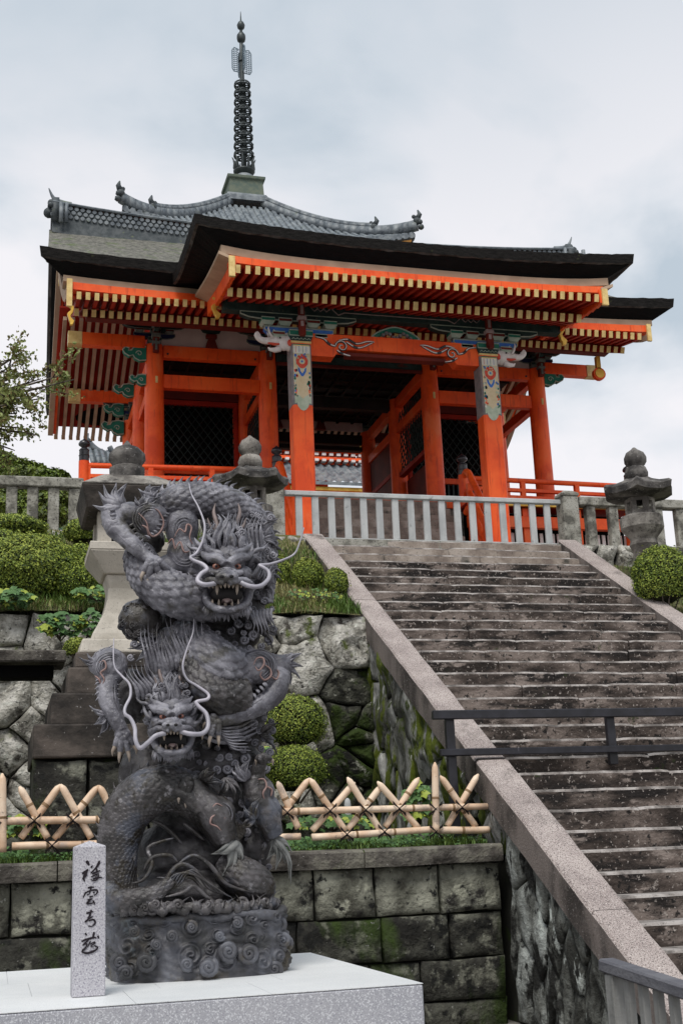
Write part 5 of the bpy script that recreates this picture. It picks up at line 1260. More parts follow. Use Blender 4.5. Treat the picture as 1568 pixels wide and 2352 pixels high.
def bz(x, y): v = (y-15.72)/3.23; return 3.02+1.86*(max(0,v)**1.1)
for i in range(9000):
    x = rr.uniform(-1.5, 4.6); y = 15.74+3.1*rr.random()**1.5; k = nz(x*1.2, y*1.2)
    blades(m, Vector((x, y, bz(x,y)-.01)), 2, .13+.08*k, .06, 0 if k+rr.uniform(-.3,.3) > -.05 else 1)
tag(m.build('bank_grass', ['grass_blade','dry_blade'], loc=(2,17,3)), kind='stuff')
m = MB()
for i in range(2500):
    x = rr.uniform(9.5, 13); y = rr.uniform(13.5, 18.6); blades(m, Vector((x, y, st_z(y)-.27)), 2, .15, .06, rr.choice([0,0,1]))
tag(m.build('bank_grass', ['grass_blade','dry_blade'], loc=(11,16,3)), kind='stuff')
def weed(u, v, Y, w, h, n, s_, label, seed, hang=False, name='leafy_plant'):
    r2 = random.Random(seed); c = PY(u, v, Y); t = thing(name, (c.x, c.y, c.z-h), label, 'plant', 'weeds growing on the walls and terrace')
    m = MB(); st = MB(); 
    for i in range(n):
        a = r2.uniform(0,6.28); r_ = math.sqrt(r2.random()); p = c+Vector((math.cos(a)*r_*w, math.sin(a)*r_*w*.5-(.12 if hang else 0), r2.uniform(-h, h)*(1-.5*r_)))
        if i % 4 == 0: st.tube([c+Vector((0,0,-h)), (c+p)/2+Vector((0,0,-h*.3)), p], [.006,.004,.003], 4)
        # lobed leaf: five-pointed fan
        nn = Vector((r2.uniform(-.5,.5), -.7, r2.uniform(.3,1.2))).normalized(); tt = nn.orthogonal().normalized(); tt.rotate(Matrix.Rotation(r2.uniform(0,6.28), 3, nn)); q = nn.cross(tt); k = s_*r2.uniform(.6,1.3)
        ring = []
        for j in range(10):
            aa = j*.628; rad = k*(.5 if j % 2 == 0 else .34); ring.append(p+tt*math.cos(aa)*rad+q*math.sin(aa)*rad+nn*(.05*k if j % 2 else -.05*k))
        m.add([p]+ring, [(0,1+j,1+(j+1)%10) for j in range(10)], 0 if r2.random() < .7 else 1)
    m.build('leaves', ['fresh_leaf','azalea_leaf_light'], t); st.build('stems', 'twig', t)
weed(958,1845,12.6,.14,.26,60,.13,'leafy green weed with broad leaves behind the bamboo fence near its upright',31)
weed(25,1378,15.75,.30,.12,90,.12,'pale spreading weed on the rubble wall top, far left',32,True)
weed(225,1365,15.7,.30,.10,80,.11,'low spreading weed left of the pale lantern shaft',33)
weed(140,1440,15.5,.28,.18,90,.13,'weed hanging down the face of the rubble wall',34,True)
weed(210,1435,15.4,.14,.20,50,.11,'weed in a wall joint right next to the lantern base',35,True)
weed(603,1718,13.2,.08,.05,14,.07,'tiny green sprig at the dragon\'s right side',36)
weed(55,1900,12.2,.22,.12,50,.10,'weed behind the leftmost bamboo poles',37)
weed(765,1890,12.3,.45,.08,90,.08,'low creeping weed under the middle of the bamboo fence',38)
weed(720,1370,16.3,.42,.12,120,.05,'dry scrubby undergrowth below the three middle azaleas',39)
# small grey pipe marker on the lower terrace
m = MB(); m.lathe([(.035,-.02),(.035,.46),(.028,.50),(.01,.52)], tuple(PY(800,1900,12.6))[:2]+(0,), 12); tag(m.build('grey_pipe_stub', 'fencew', smooth=True), 'short grey pipe standing behind the bamboo fence', 'pipe')
# ---- maple at the left edge
def maple(base, spread, label, seed, n_br, leafs, nl, targets):
    r2 = random.Random(seed); t = thing('maple_tree', tuple(base), label, 'tree')
    tr = MB(); tr.tube([base, base+Vector((.1,0,1.5)), base+Vector((.25,.1,3.2))], [.16,.13,.09], 10); top = base+Vector((.25,.1,3.2))
    lf = MB()
    for tg in targets:
        mid = (top+tg)/2+Vector((0,0,-.2)); pts = cr_([tuple(top), tuple(mid), tuple(tg)], 6); tr.tube(pts, [.05-.045*i/len(pts) for i in range(len(pts))], 6)
        for q in range(n_br):
            p = Vector(pts[r2.randint(4, len(pts)-1)]); e_ = p+Vector((r2.gauss(0,1), r2.gauss(0,1), r2.gauss(0,.7)))*spread*.5
            tr.tube([p, (p+e_)/2+Vector((0,0,.04)), e_], [.012,.008,.004], 4)
            for w in range(nl):
                c = p.lerp(e_, r2.uniform(.3,1.05))+Vector((r2.gauss(0,1), r2.gauss(0,1), r2.gauss(0,.6)))*.10*spread
                nn = Vector((r2.uniform(-1,1), r2.uniform(-1,1), r2.uniform(-.2,1))).normalized(); leaf(lf, c, nn, leafs*r2.uniform(.6,1.3), 0 if r2.random() < .75 else 1, r2, .6)
    tr.build('trunk', 'twig', t, smooth=True); lf.build('crown', ['maple_leaf','maple_leaf_rust'], t)
YT = 21.5
tg = [PY(u, v, YT+w) for u, v, w in ((58,805,0),(70,850,.4),(95,870,.2),(140,862,-.5),(170,872,-.6),(30,840,.4),(20,880,0),(45,905,.5),(75,920,.2),(15,930,-.4),(5,965,.4),(40,950,.3),(20,1000,0),(-20,860,.5),(-30,930,.3),(-10,1010,.2),(60,985,.3),(100,915,.3),(90,1000,0),(35,1035,.4),(-5,1040,.1))]
maple(Vector((-1.7, 21.6, 4.87)), .75, 'sparse green maple reaching in from the left edge beside the gate', 3, 6, .085, 60, tg)
# ---- wooded hills far behind
hm = MB()
def hillfn(u, v):
    x = -260+u*900; y = 150+v*90
    prof = [( -260,62),(-40,58),(-6,50),(4,53.5),(8,52.4),(14,51),(30,44),(60,30),(200,8),(640,0)]
    h = 0
    for (a, b), (c, d) in zip(prof[:-1], prof[1:]):
        if a <= x <= c: h = b+(d-b)*(x-a)/(c-a)
    z = -1 + (h)*math.sin(min(1, v*1.7)*math.pi/2)
    return (x, y, z+1.0*nz(x*.5, y*.5)+1.6*nz(x*.16, y*.16))
hm.grid(hillfn, 420, 24); tag(hm.build('wooded_hills', 'hill', smooth=True), kind='structure')
m = MB(); rr = random.Random(8)
for i in range(1500):
    x = rr.uniform(-14, 30); v = rr.uniform(.2,.75); u = (x+260)/900; p = Vector(hillfn(u, v)); r_ = rr.uniform(.8,1.7)
    m.ico(p+Vector((0,0,r_*.5)), r_, rr.choice([0,0,1]), 2, (1,1,1.15), .45)
tag(m.build('hill_forest', ['hill','hill2'], smooth=False), kind='stuff')
# nearer trees behind the left fence
for i, (u, v, Y, r_, lb) in enumerate([(60,1075,40,42,'dark rounded tree behind the left stone fence'),(120,1092,38,36,'lower grey-green tree behind the fence near the gate'),(0,1062,44,50,'dark tree at the left edge beyond the maple'),(15,1130,36,46,'shrubby dark tree low behind the left fence balusters'),(100,1150,35,52,'shaded shrubbery seen between the left fence balusters'),(165,1120,37,30,'small shaded tree right beside the gate veranda corner')]):
    c = PY(u, v+20, Y); k = 2885/(Y*1.03+.8); rad = r_/k*.9; r2 = random.Random(60+i)
    t = thing('leafy_tree', (c.x, c.y, 4.87), lb, 'tree'); m = MB()
    for q in range(5200):
        d = Vector((r2.gauss(0,1), r2.gauss(0,1), r2.gauss(0,1))).normalized(); s2 = (1+.35*noise.noise(d*2+c))*(r2.random()**.35)
        leaf(m, c+Vector((d.x*1.25, d.y, d.z))*rad*s2, d+Vector((r2.uniform(-1,1),r2.uniform(-1,1),r2.uniform(0,1))), .16*r2.uniform(.6,1.3), r2.choice([0,1,1]), r2, .6)
    m.build('crown', ['far_leaf','azalea_leaf_mid'], t); m = MB(); m.tube([(c.x,c.y,4.87),(c.x+.1,c.y,c.z)], [.2,.08], 8); m.build('trunk', 'twig', t)
# ================================================================== BRUSHED CHARACTERS ON THE PILLAR
def crop(x, y): return ((200+x/3.6175)*.6437, (2950+y/3.6175)*.6437)
CH = [
 [([(395,438),(415,470),(432,498)],40),([(562,438),(552,478),(522,525),(450,600)],30),([(452,530),(475,500)],22),([(340,608),(385,580),(418,548)],34),([(408,552),(380,620),(360,660),(372,705)],34),([(342,672),(385,640),(400,615)],18),([(470,608),(520,585),(575,562)],22),([(520,540),(530,560),(500,610)],18),([(455,645),(500,625),(535,612),(512,650)],16),([(480,672),(540,660),(602,650)],22),([(548,590),(550,640),(520,690),(465,688),(455,672)],17)],
 [([(412,792),(450,780),(495,778)],24),([(456,785),(448,820),(436,865)],20),([(392,838),(372,875),(352,918)],20),([(388,850),(450,822),(520,815),(538,835),(520,870),(490,882)],22),([(402,880),(432,868)],15),([(478,850),(508,846)],15),([(432,905),(485,893)],18),([(408,945),(475,930)],22),([(452,940),(420,970),(405,990),(450,990),(495,975)],24),([(480,950),(505,1000)],22)],
 [([(458,1072),(452,1112)],24),([(392,1118),(440,1105),(488,1095)],24),([(452,1108),(436,1150),(412,1178)],24),([(372,1232),(430,1185),(478,1158)],20),([(425,1180),(405,1210),(385,1235)],22),([(425,1215),(480,1198),(508,1222),(500,1255),(462,1286),(418,1278)],23)],
 [([(376,1372),(402,1402)],26),([(496,1358),(486,1400),(470,1440)],27),([(540,1405),(558,1442)],25),([(332,1482),(400,1452),(500,1430),(520,1440)],24),([(430,1452),(390,1490),(342,1530)],20),([(345,1530),(400,1510),(392,1545),(340,1598),(372,1590),(400,1560)],15),([(450,1475),(430,1510),(410,1560)],16),([(440,1520),(490,1490),(505,1500),(450,1545),(490,1550)],15),([(332,1612),(400,1632),(480,1610),(535,1575),(540,1545)],28),([(498,1530),(545,1562)],18)],
]
for ci, strokes in enumerate(CH):
    m = MB()
    for si, (pts, w) in enumerate(strokes):
        c = cr_(pts, 6); k = len(c); yy = 6.2556-.0003*si; L_ = []; R_ = []
        for i, (x, y) in enumerate(c):
            a, b = c[max(i-1,0)], c[min(i+1,k-1)]; dx, dy = b[0]-a[0], b[1]-a[1]; l = math.hypot(dx,dy) or 1
            t = i/(k-1); ww = w*.5*(.62+.45*math.sin(math.pi*min(1,t*1.15+.08)))*(1+.18*nz(x*.03, y*.03, ci)) * (.55 if i in (0,k-1) else 1)
            nx, ny = -dy/l*ww, dx/l*ww
            L_.append(PY(*crop(x+nx,y+ny), yy)); R_.append(PY(*crop(x-nx,y-ny), yy))
        n = k; bk = Vector((0, 6.2574-yy, 0)); vs = L_+R_+[p+bk for p in L_]+[p+bk for p in R_]
        fs = [(i,i+1,n+i+1,n+i) for i in range(n-1)]+[(i,2*n+i,2*n+i+1,i+1) for i in range(n-1)]+[(n+i,n+i+1,3*n+i+1,3*n+i) for i in range(n-1)]+[(0,n,3*n,2*n),(n-1,3*n-1,4*n-1,2*n-1)]
        m.add(vs, fs)
    m.build('brush_character', 'ink', pt)
# ================================================================== THE DRAGON SCULPTURE
MT['bronze'] = mat('violet_grey_bronze', [(.070,.067,.080),(.135,.132,.152),(.245,.24,.27)], ns=7, rough=.42, spec=.5, bump=.35, bscale=60, patches=[((.07,.065,.06),5,.58,.66),((.32,.315,.35),13,.60,.68)])
MT['bronzelow'] = mat('brown_violet_bronze', [(.018,.016,.0155),(.048,.043,.043),(.095,.088,.092)], ns=7, rough=.42, spec=.5, bump=.4, bscale=48, patches=[((.075,.08,.10),3.6,.56,.64),((.026,.021,.015),8,.55,.62),((.21,.20,.21),14,.61,.68)])
MT['bronzebase'] = mat('swirl_base_bronze', [(.035,.035,.037),(.07,.07,.08),(.115,.12,.14)], ns=5, rough=.5, spec=.45, bump=.4, bscale=40, patches=[((.060,.050,.036),5,.54,.66),((.26,.31,.34),2.2,.66,.76)])
MT['whisk'] = mat('pale_whisker_bronze', [(.30,.29,.33),(.42,.40,.45)], ns=9, rough=.4, spec=.5)
MT['coppr'] = mat('pinkish_copper_line', [(.20,.125,.115),(.33,.22,.20)], ns=9, rough=.5)
MT['eye'] = mat('red_brown_glass_eye', [(.20,.07,.05),(.30,.13,.09)], ns=20, rough=.15, spec=.7)
MT['tooth'] = mat('aged_ivory_tooth', [(.26,.21,.17),(.36,.30,.25)], ns=9, rough=.45)
MT['finb'] = mat('light_grey_green_fin', [(.13,.135,.13),(.22,.22,.215)], ns=6, rough=.5, bump=.2, bscale=50)
MT['maw'] = mat('shadowed_mouth_bronze', [(.012,.011,.012),(.02,.018,.018)], rough=.7)
YS = 7.12; PM = 425.0
ds = thing('dragon_sculpture', (1.07, 7.12, -.599), 'tall violet-grey bronze sculpture of coiling dragons on swirling cloud base', 'sculpture')
def S(u, v, w=0): return PY(u, v, YS + w/PM)
def SV(pts): return [S(*p) for p in pts]
VIEW = (S(450,1700,0)).normalized()
def path3(pts, n=8):
    """pts: (u,v,w,r) -> world points, radii (metres)"""
    c = cr_(pts, n); return [S(p[0],p[1],p[2]) for p in c], [max(.0005, p[3]/PM) for p in c]
def limb(m, pts, n=6, sides=14, mi=0): P_, r_ = path3(pts, n); m.tube(P_, r_, sides, mi)
def blob(m, u, v, w, ru, rv, rw, mi=0, sub=3, rot=0, rough=.0):
    m.ico(S(u,v,w), 1/PM, mi, sub, (ru, rw, rv), rough, Matrix.Rotation(rot, 3, 'Y') if rot else None)
def fuse(m, name, mats, vox=.0055, smooth_it=4, disp=.006, dfreq=30, parent=None):
    """union overlapping shapes into one continuous skin"""
    org = Vector(ORG[ds.name])
    me = bpy.data.meshes.new('tmp'); me.from_pydata([Vector(v) for v in m.v], [], m.f)
    o = bpy.data.objects.new('tmp', me); COL.objects.link(o)
    md = o.modifiers.new('r', 'REMESH'); md.mode = 'VOXEL'; md.voxel_size = vox
    sm = o.modifiers.new('s', 'SMOOTH'); sm.iterations = smooth_it; sm.factor = .5
    dg = bpy.context.evaluated_depsgraph_get(); ev = o.evaluated_get(dg); r_ = bpy.data.meshes.new_from_object(ev)
    vs = [v.co.copy() for v in r_.vertices]; ns_ = [v.normal.copy() for v in r_.vertices]; fs = [tuple(p.vertices) for p in r_.polygons]
    bpy.data.objects.remove(o); bpy.data.meshes.remove(me)
    if disp:
        out_ = []
        for p, q in zip(vs, ns_):
            a = noise.noise(p*dfreq); b_ = abs(noise.noise(p*dfreq*.55+Vector((3,1,7))))
            out_.append(p + q*disp*(a*.8 - (1-min(1,b_*4))*.9))
        vs = out_
    bpy.data.meshes.remove(r_)
    k = MB(); k.add(vs, fs, 0); return k.build(name, mats, parent or ds, smooth=True)
def scaled(m, pts, sc_len=20, cols=None, amp=4.0, n=None, nth=None, belly=None, twist=0, mi=0):
    """body tube whose skin is laid with overlapping scales; pts (u,v,w,r) px"""
    P0 = cr_(pts, 24); P_ = [S(p[0],p[1],p[2]) for p in P0]; r_ = [p[3]/PM for p in P0]
    # resample by arc length
    al = [0]
    for i in range(1, len(P_)): al.append(al[-1]+(P_[i]-P_[i-1]).length)
    tot = al[-1]; rm = sum(r_)/len(r_); sl = sc_len/PM
    cols = cols or max(8, int(2*math.pi*rm/(sl*.95)))
    nu = int(tot/(sl/7.5)); nv = cols*8
    Q = []; j = 0
    for i in range(nu+1):
        s_ = tot*i/nu
        while j < len(al)-2 and al[j+1] < s_: j += 1
        t = (s_-al[j])/max(1e-9, al[j+1]-al[j]); Q.append((P_[j].lerp(P_[j+1], t), r_[j]+(r_[j+1]-r_[j])*t, s_))
    prev = None; vs = []
    for i, (p, r0, s_) in enumerate(Q):
        a, b = Q[max(i-1,0)][0], Q[min(i+1,nu)][0]; tg = (b-a).normalized()
        if prev is None: prev = tg.orthogonal().normalized()
        x = (prev-tg*prev.dot(tg)).normalized(); prev = x; y = tg.cross(x)
        for k in range(nv):
            th = k/nv; best = 0
            for lat in (0, 1):
                A_ = th*cols + .5*lat; B_ = s_/sl*.62 + .5*lat
                fa = A_-math.floor(A_)-.5; fb = B_-math.floor(B_)
                d = (fa/.50)**2 + ((fb-.45)/.56)**2
                if d < 1: best = max(best, (.30+.75*fb)*min(1, (1-d)/.22)*(.85+.15*(1-abs(fa)*2)))
            h = amp*2.1/PM*(best-.4)
            an = 2*math.pi*th + twist*s_
            h += .004*noise.noise(p*8+Vector((math.cos(an),math.sin(an),0)))
            vs.append(p + (x*math.cos(an)+y*math.sin(an))*(r0+h))
    fs = [(i*nv+k, i*nv+(k+1)%nv, (i+1)*nv+(k+1)%nv, (i+1)*nv+k) for i in range(nu) for k in range(nv)]
    fs += [tuple(range(nv-1,-1,-1)), tuple(nu*nv+k for k in range(nv))]
    m.add(vs, fs, mi)
def snail(m, u, v, w, R_, mi=0, hand=1, turns=1.6, ph=None):
    """raised snail curl facing the viewer"""
    ph = R.uniform(0,6.28) if ph is None else ph; pts = []; rd = []
    n = 26
    for i in range(n):
        t = i/(n-1); a = ph+hand*t*turns*2*math.pi; rr_ = R_*(1-t)*.78
        pts.append(S(u+rr_*math.cos(a), v+rr_*math.sin(a), w-R_*.38*t)); rd.append(R_*(.30-.12*t)/PM)
    m.tube(pts, rd, 10, mi); m.ico(S(u,v,w+R_*.3), 1/PM, mi, 2, (R_*.8,R_*.42,R_*.8))
def flame(m, pts, r0, mi=0, n=6, flat=.45, sides=8):
    """tapered lock; pts (u,v,w)"""
    c = cr_(pts, n); k = len(c); m.tube([S(*p) for p in c], [max(.0006, r0/PM*(1-(i/(k-1))**1.4)*(.75+.5*math.sin(math.pi*min(1,i/(k-1)*1.6)))) for i in range(k)], sides, mi, ell=flat)
def lines(m, pts, r=3.2, mi=0): c = cr_(pts, 6); k = len(c); m.tube([S(*p) for p in c], [r/PM*(.12+.88*math.sin(math.pi*i/(k-1))**.6) for i in range(k)], 8, mi, ell=.75)
def wave_lines(m, base, d, n, L_, sp_, w, r, amp=5, mi=0):
    """bundle of parallel wavy locks"""
    ux, uy = d; l = math.hypot(ux, uy); ux /= l; uy /= l
    for i in range(n):
        o_ = (i-(n-1)/2)*sp_; ph = R.uniform(-.5,.5); ll = L_*R.uniform(.8,1.1)
        pts = [(base[0]-uy*o_+ux*ll*t - uy*amp*math.sin(t*5+ph+i*.25), base[1]+ux*o_+uy*ll*t + ux*amp*math.sin(t*5+ph+i*.25), w-8*math.sin(t*3)) for t in (0,.2,.4,.6,.8,1)]
        flame(m, pts, r, mi, 4, .7)
# ---- base block with spiral relief --------------------------------
spir = []
rs = random.Random(41)
def base_xy(a, z):
    """superellipse footprint (metres), bulging a little"""
    c, s_ = math.cos(a), math.sin(a); k = (abs(c)**3.2+abs(s_)**3.2)**(-1/3.2)
    g = 1+.03*math.sin(3*a+z*8)-.05*(z+.6)/.3
    return 1.075+.475*k*c*g, 7.16+.43*k*s_*g
for _ in range(900):
    a = rs.uniform(-math.pi, math.pi)*.999; z = rs.uniform(-.58,-.30); r_ = rs.choice([.035,.045,.055,.07])
    if all(math.hypot((a-q[0])*.47, z-q[1]) > (r_+q[2])*.86 for q in spir) and -.58 < z-r_*.6: spir.append((a, z, r_, rs.uniform(0,6.28), rs.choice([-1,1])))
spf = [s_ for s_ in spir]
m = MB(); na, nzv = 560, 110; vs = []
for i in range(na):
    a = -math.pi+2*math.pi*i/na; x0, y0 = base_xy(a, -.45); x1, y1 = base_xy(a+.01, -.45); tx, ty = x1-x0, y1-y0; l = math.hypot(tx,ty); nx, ny = ty/l, -tx/l
    near = [s_ for s_ in spf if abs(s_[0]-a) < .25]
    for j in range(nzv):
        z = -.6+.30*j/(nzv-1); x, y = base_xy(a, z); h = .006*noise.noise(Vector((x*6,y*6,z*6)))
        for (sa, sz, r_, ph, hd) in near:
            dx = (a-sa)*.47; dz = z-sz; rho = math.hypot(dx,dz)/r_
            if rho < 1:
                an = math.atan2(dz,dx)*hd
                h = max(h, (1-rho)**.45*.022*(.55+.45*math.cos(2*math.pi*rho*2.1-an+ph)) + .008*(1-rho))
        wl = .006*math.sin(z*140+5*math.sin(a*6)+noise.noise(Vector((x*3,y*3,z*3)))*7)
        if h < .008: h += wl*.35
        vs.append((x+nx*h, y+ny*h, z))
m.add(vs, [(i*nzv+j, ((i+1)%na)*nzv+j, ((i+1)%na)*nzv+j+1, i*nzv+j+1) for i in range(na) for j in range(nzv-1)])
m.add([(base_xy(-math.pi+2*math.pi*i/64, -.3)[0], base_xy(-math.pi+2*math.pi*i/64, -.3)[1], -.302) for i in range(64)], [tuple(range(64))])
m.tube([(*base_xy(-math.pi+2*math.pi*i/72, -.3), -.300+.008*math.sin(i*.9)) for i in range(73)], [.024+.007*math.sin(i*1.3) for i in range(73)], 8)
m.build('swirling_cloud_base', 'bronzebase', ds, smooth=True)
# big free-standing snails and the foam ridge along the rim
m = MB()
for (u,v,r_,hd) in ((525,2195,30,1),(570,2188,30,-1),(335,2195,26,-1),(300,2120,18,1),(480,2235,30,1),(600,2215,24,1),(340,2235,27,1),(455,2150,20,-1),(545,2125,20,1),(610,2110,17,-1),(395,2120,15,1),(260,2220,22,-1)):
    yb = YS-.40; pass
edge = [(250,2088,-140),(290,2092,-165),(340,2090,-180),(400,2092,-185),(460,2090,-185),(520,2090,-180),(570,2088,-165),(610,2084,-140),(632,2078,-90)]
for k in range(60):
    t = k/59*(len(edge)-1); i = min(int(t), len(edge)-2); f = t-i; p = [edge[i][q]+(edge[i+1][q]-edge[i][q])*f for q in range(3)]
    snail(m, p[0]+rs.uniform(-4,4), p[1]-6+rs.uniform(-9,7), p[2]+15+rs.uniform(-5,10), rs.uniform(10,17), hand=rs.choice([-1,1]))
c_ = cr_([(e_[0],e_[1]-4,e_[2]+18) for e_ in edge], 9); m.tube([S(p[0],p[1]+5*math.sin(i*.9),p[2]) for i, p in enumerate(c_)], [(11+4*math.sin(i*1.7))/PM for i in range(len(c_))], 10)
for k in range(30): q = c_[int(k/30*len(c_))]; flame(m, [(q[0],q[1],q[2]-8),(q[0]+rs.uniform(-8,8),q[1]-14,q[2]-4),(q[0]+rs.uniform(-16,16),q[1]-rs.uniform(18,32),q[2]+8)], 7)
m.build('foam_crest', 'bronzelow', ds, smooth=True)
# right-hand scroll cluster of the base
for (u,v,w,r_,hd) in ((640,2125,-95,26,1),(655,2165,-100,20,-1),(635,2195,-110,20,1),(600,2150,-140,18,-1),(650,2210,-95,16,1),(525,2185,-172,28,1),(572,2190,-165,28,-1),(478,2222,-188,26,1),(335,2210,-172,26,1),(275,2212,-150,24,-1),(308,2140,-165,15,1),(395,2150,-178,16,-1),(430,2215,-184,18,1),(440,2130,-178,17,1),(545,2120,-165,16,1),(650,2160,-110,24,1),(630,2225,-130,22,-1),(505,2150,-178,14,1),(360,2170,-178,15,-1),(290,2235,-160,20,1),(590,2100,-150,14,1),(610,2185,-140,15,-1)):
    m = MB(); snail(m, u, v, w, r_, hand=hd, turns=2.1); m.build('cloud_scroll', 'bronzebase', ds, smooth=True)
# ---- cloud column behind the dragons ------------------------------
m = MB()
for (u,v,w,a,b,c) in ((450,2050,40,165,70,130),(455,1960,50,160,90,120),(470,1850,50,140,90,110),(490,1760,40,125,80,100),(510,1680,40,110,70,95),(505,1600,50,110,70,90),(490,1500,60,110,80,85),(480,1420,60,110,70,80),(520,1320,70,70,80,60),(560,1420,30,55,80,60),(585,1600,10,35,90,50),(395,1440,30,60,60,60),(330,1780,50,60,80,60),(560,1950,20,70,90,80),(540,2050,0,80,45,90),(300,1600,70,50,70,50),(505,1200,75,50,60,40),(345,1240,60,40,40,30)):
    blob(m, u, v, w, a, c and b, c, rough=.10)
MT['bronzedk'] = mat('crevice_shade_bronze', [(.012,.011,.012),(.035,.032,.034),(.07,.066,.07)], ns=7, rough=.45, spec=.4, bump=.4, bscale=48)  # near-black tone puts the shade of the crevices into the colour
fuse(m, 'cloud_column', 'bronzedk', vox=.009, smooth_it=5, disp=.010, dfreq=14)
m = MB(); rs = random.Random(77); done = []
for _ in range(900):
    z_ = rs.random()
    reg = rs.choice([(545,630,1380,1560),(540,628,1640,1770),(450,580,1690,1800),(520,620,1820,2000),(560,630,1200,1400),(540,625,1560,1700),(420,620,2040,2080)])
    u, v = rs.uniform(reg[0],reg[1]), rs.uniform(reg[2],reg[3]); r_ = rs.uniform(7,15)
    if all(math.hypot(u-a, v-b) > (r_+c)*.85 for a, b, c in done): done.append((u,v,r_)); snail(m, u, v, {0:-35}.get(0)-30*math.cos((u-520)/90)+10, r_, hand=rs.choice([-1,1]))
m.build('cloud_curls', 'bronze', ds, smooth=True)
# wavy sheets in the lower hollow and along the bottom
m = MB()
lines_ = [[(285,2075,-150),(330,2062,-160),(370,2040,-165),(395,2000,-165),(420,1985,-165),(450,2000,-165),(480,2040,-160),(520,2055,-150)],
 [(300,2030,-140),(330,2020,-150),(350,1985,-150),(340,1950,-140),(365,1935,-140),(400,1925,-140)],[(380,2060,-168),(420,2050,-170),(445,2035,-170),(475,2060,-165),(510,2080,-160)],
 [(330,2000,-145),(350,1970,-150),(390,1965,-150),(410,1985,-150)],[(395,2000,-160),(440,1965,-160),(480,1985,-160),(520,2030,-150),(580,2050,-130)],[(360,2015,-155),(400,2020,-160),(440,2015,-160),(470,2050,-160)],
 [(420,1890,-90),(440,1905,-90),(470,1930,-90)],[(340,1880,-80),(380,1900,-80),(420,1940,-80)]]
for l_ in lines_: lines(m, l_, 6.5)
for q in range(5): lines(m, [(320+q*12,2068-q*4,-158),(370+q*10,2050-q*4,-165),(400+q*10,2010-q*3,-168),(450+q*8,2010+q*5,-168),(500+q*8,2050+q*3,-160)], 3)
m.build('wave_ribbons', 'bronzelow', ds, smooth=True)
def dorsal(m, pts, n, w, side, r):
    c = cr_(pts, 10)
    for k in range(n):
        i = int(k/(n-1)*(len(c)-2)); a, b = c[i], c[i+1]; dx, dy = b[0]-a[0], b[1]-a[1]; l = math.hypot(dx,dy) or 1; dx /= l; dy /= l; nx, ny = dy*side, -dx*side; q = a[2]
        flame(m, [(a[0]+nx*q*.86,a[1]+ny*q*.86,w),(a[0]+nx*q*1.1+dx*3,a[1]+ny*q*1.1+dy*3,w-2),(a[0]+nx*q*1.3+dx*11,a[1]+ny*q*1.3+dy*11,w)], r, flat=.5)
# ---- lower serpent: fine-scaled arch ------------------------------
m = MB(); scaled(m, [(290,2060,-90,28),(274,2010,-75,38),(272,1940,-65,46),(292,1868,-70,52),(342,1820,-85,54),(400,1812,-85,50),(455,1840,-80,46),(500,1885,-70,42),(535,1930,-60,38)], 12, amp=2.2)
dorsal(m, [(274,2010,38),(272,1940,46),(292,1868,52),(342,1820,54),(400,1812,50),(455,1840,46)], 22, -70, 1, 8)
m.build('serpent_coil', 'bronzelow', ds, smooth=True)
m = MB(); scaled(m, [(515,1990,-70,34),(550,2010,-100,42),(585,2028,-95,40),(600,2045,-60,32)], 14, amp=2.6); m.build('serpent_coil', 'bronzelow', ds, smooth=True)
m = MB(); scaled(m, [(250,2050,-100,30),(275,2068,-130,26),(320,2064,-150,22),(360,2050,-158,17),(395,2020,-160,12)], 13, amp=2); m.build('serpent_tail', 'bronzelow', ds, smooth=True)
# middle coils with large scales
m = MB(); scaled(m, [(425,1450,10,46),(450,1495,-40,60),(488,1532,-70,68),(532,1545,-50,58),(575,1525,-10,42)], 19, amp=4.5); m.build('serpent_coil', 'bronze', ds, smooth=True)
m = MB(); scaled(m, [(430,1480,-60,30),(455,1560,-95,42),(500,1600,-100,46),(560,1600,-80,44)], 19, amp=4); m.build('serpent_coil', 'bronzelow', ds, smooth=True)
# upper serpent
m = MB(); scaled(m, [(318,1268,-20,34),(332,1308,-50,42),(364,1345,-85,48),(405,1366,-100,50),(450,1378,-95,48),(490,1385,-60,42)], 21, amp=5.0); m.build('serpent_coil', 'bronze', ds, smooth=True)
m = MB(); scaled(m, [(372,1180,-15,34),(400,1160,-30,44),(440,1150,-35,44),(490,1152,-25,44),(540,1170,-10,44),(580,1205,0,42),(598,1260,0,40),(592,1320,10,44),(585,1380,20,44)], 17, amp=4)
dorsal(m, [(372,1180,34),(400,1160,44),(440,1150,44),(490,1152,44),(540,1170,44),(580,1205,42),(598,1260,40),(592,1320,44)], 26, -12, 1, 9)
m.build('serpent_arch', 'bronze', ds, smooth=True)
# chest shield with relief lines
m = MB(); 
for (u,v,w,a,b,c) in ((418,1210,-45,42,62,34),(425,1275,-50,46,50,36),(460,1310,-55,40,40,36),(395,1300,-40,40,30,30)): blob(m, u, v, w, a, b, c)
ch = fuse(m, 'chest', 'bronze', disp=.002)
def squiggle(paths, r=4.4):
    r = 3.3
    m = MB()
    for p in paths: lines(m, p, r)
    m.build('copper_flame_line', 'coppr', ds, smooth=True)
squiggle([[(400,1235,-84),(412,1215,-86),(425,1222,-86),(430,1205,-84),(440,1212,-84),(436,1235,-86),(446,1255,-86)],[(402,1262,-88),(414,1245,-88),(424,1268,-90),(444,1262,-88)],[(385,1250,-76),(396,1238,-80),(402,1262,-84)]])
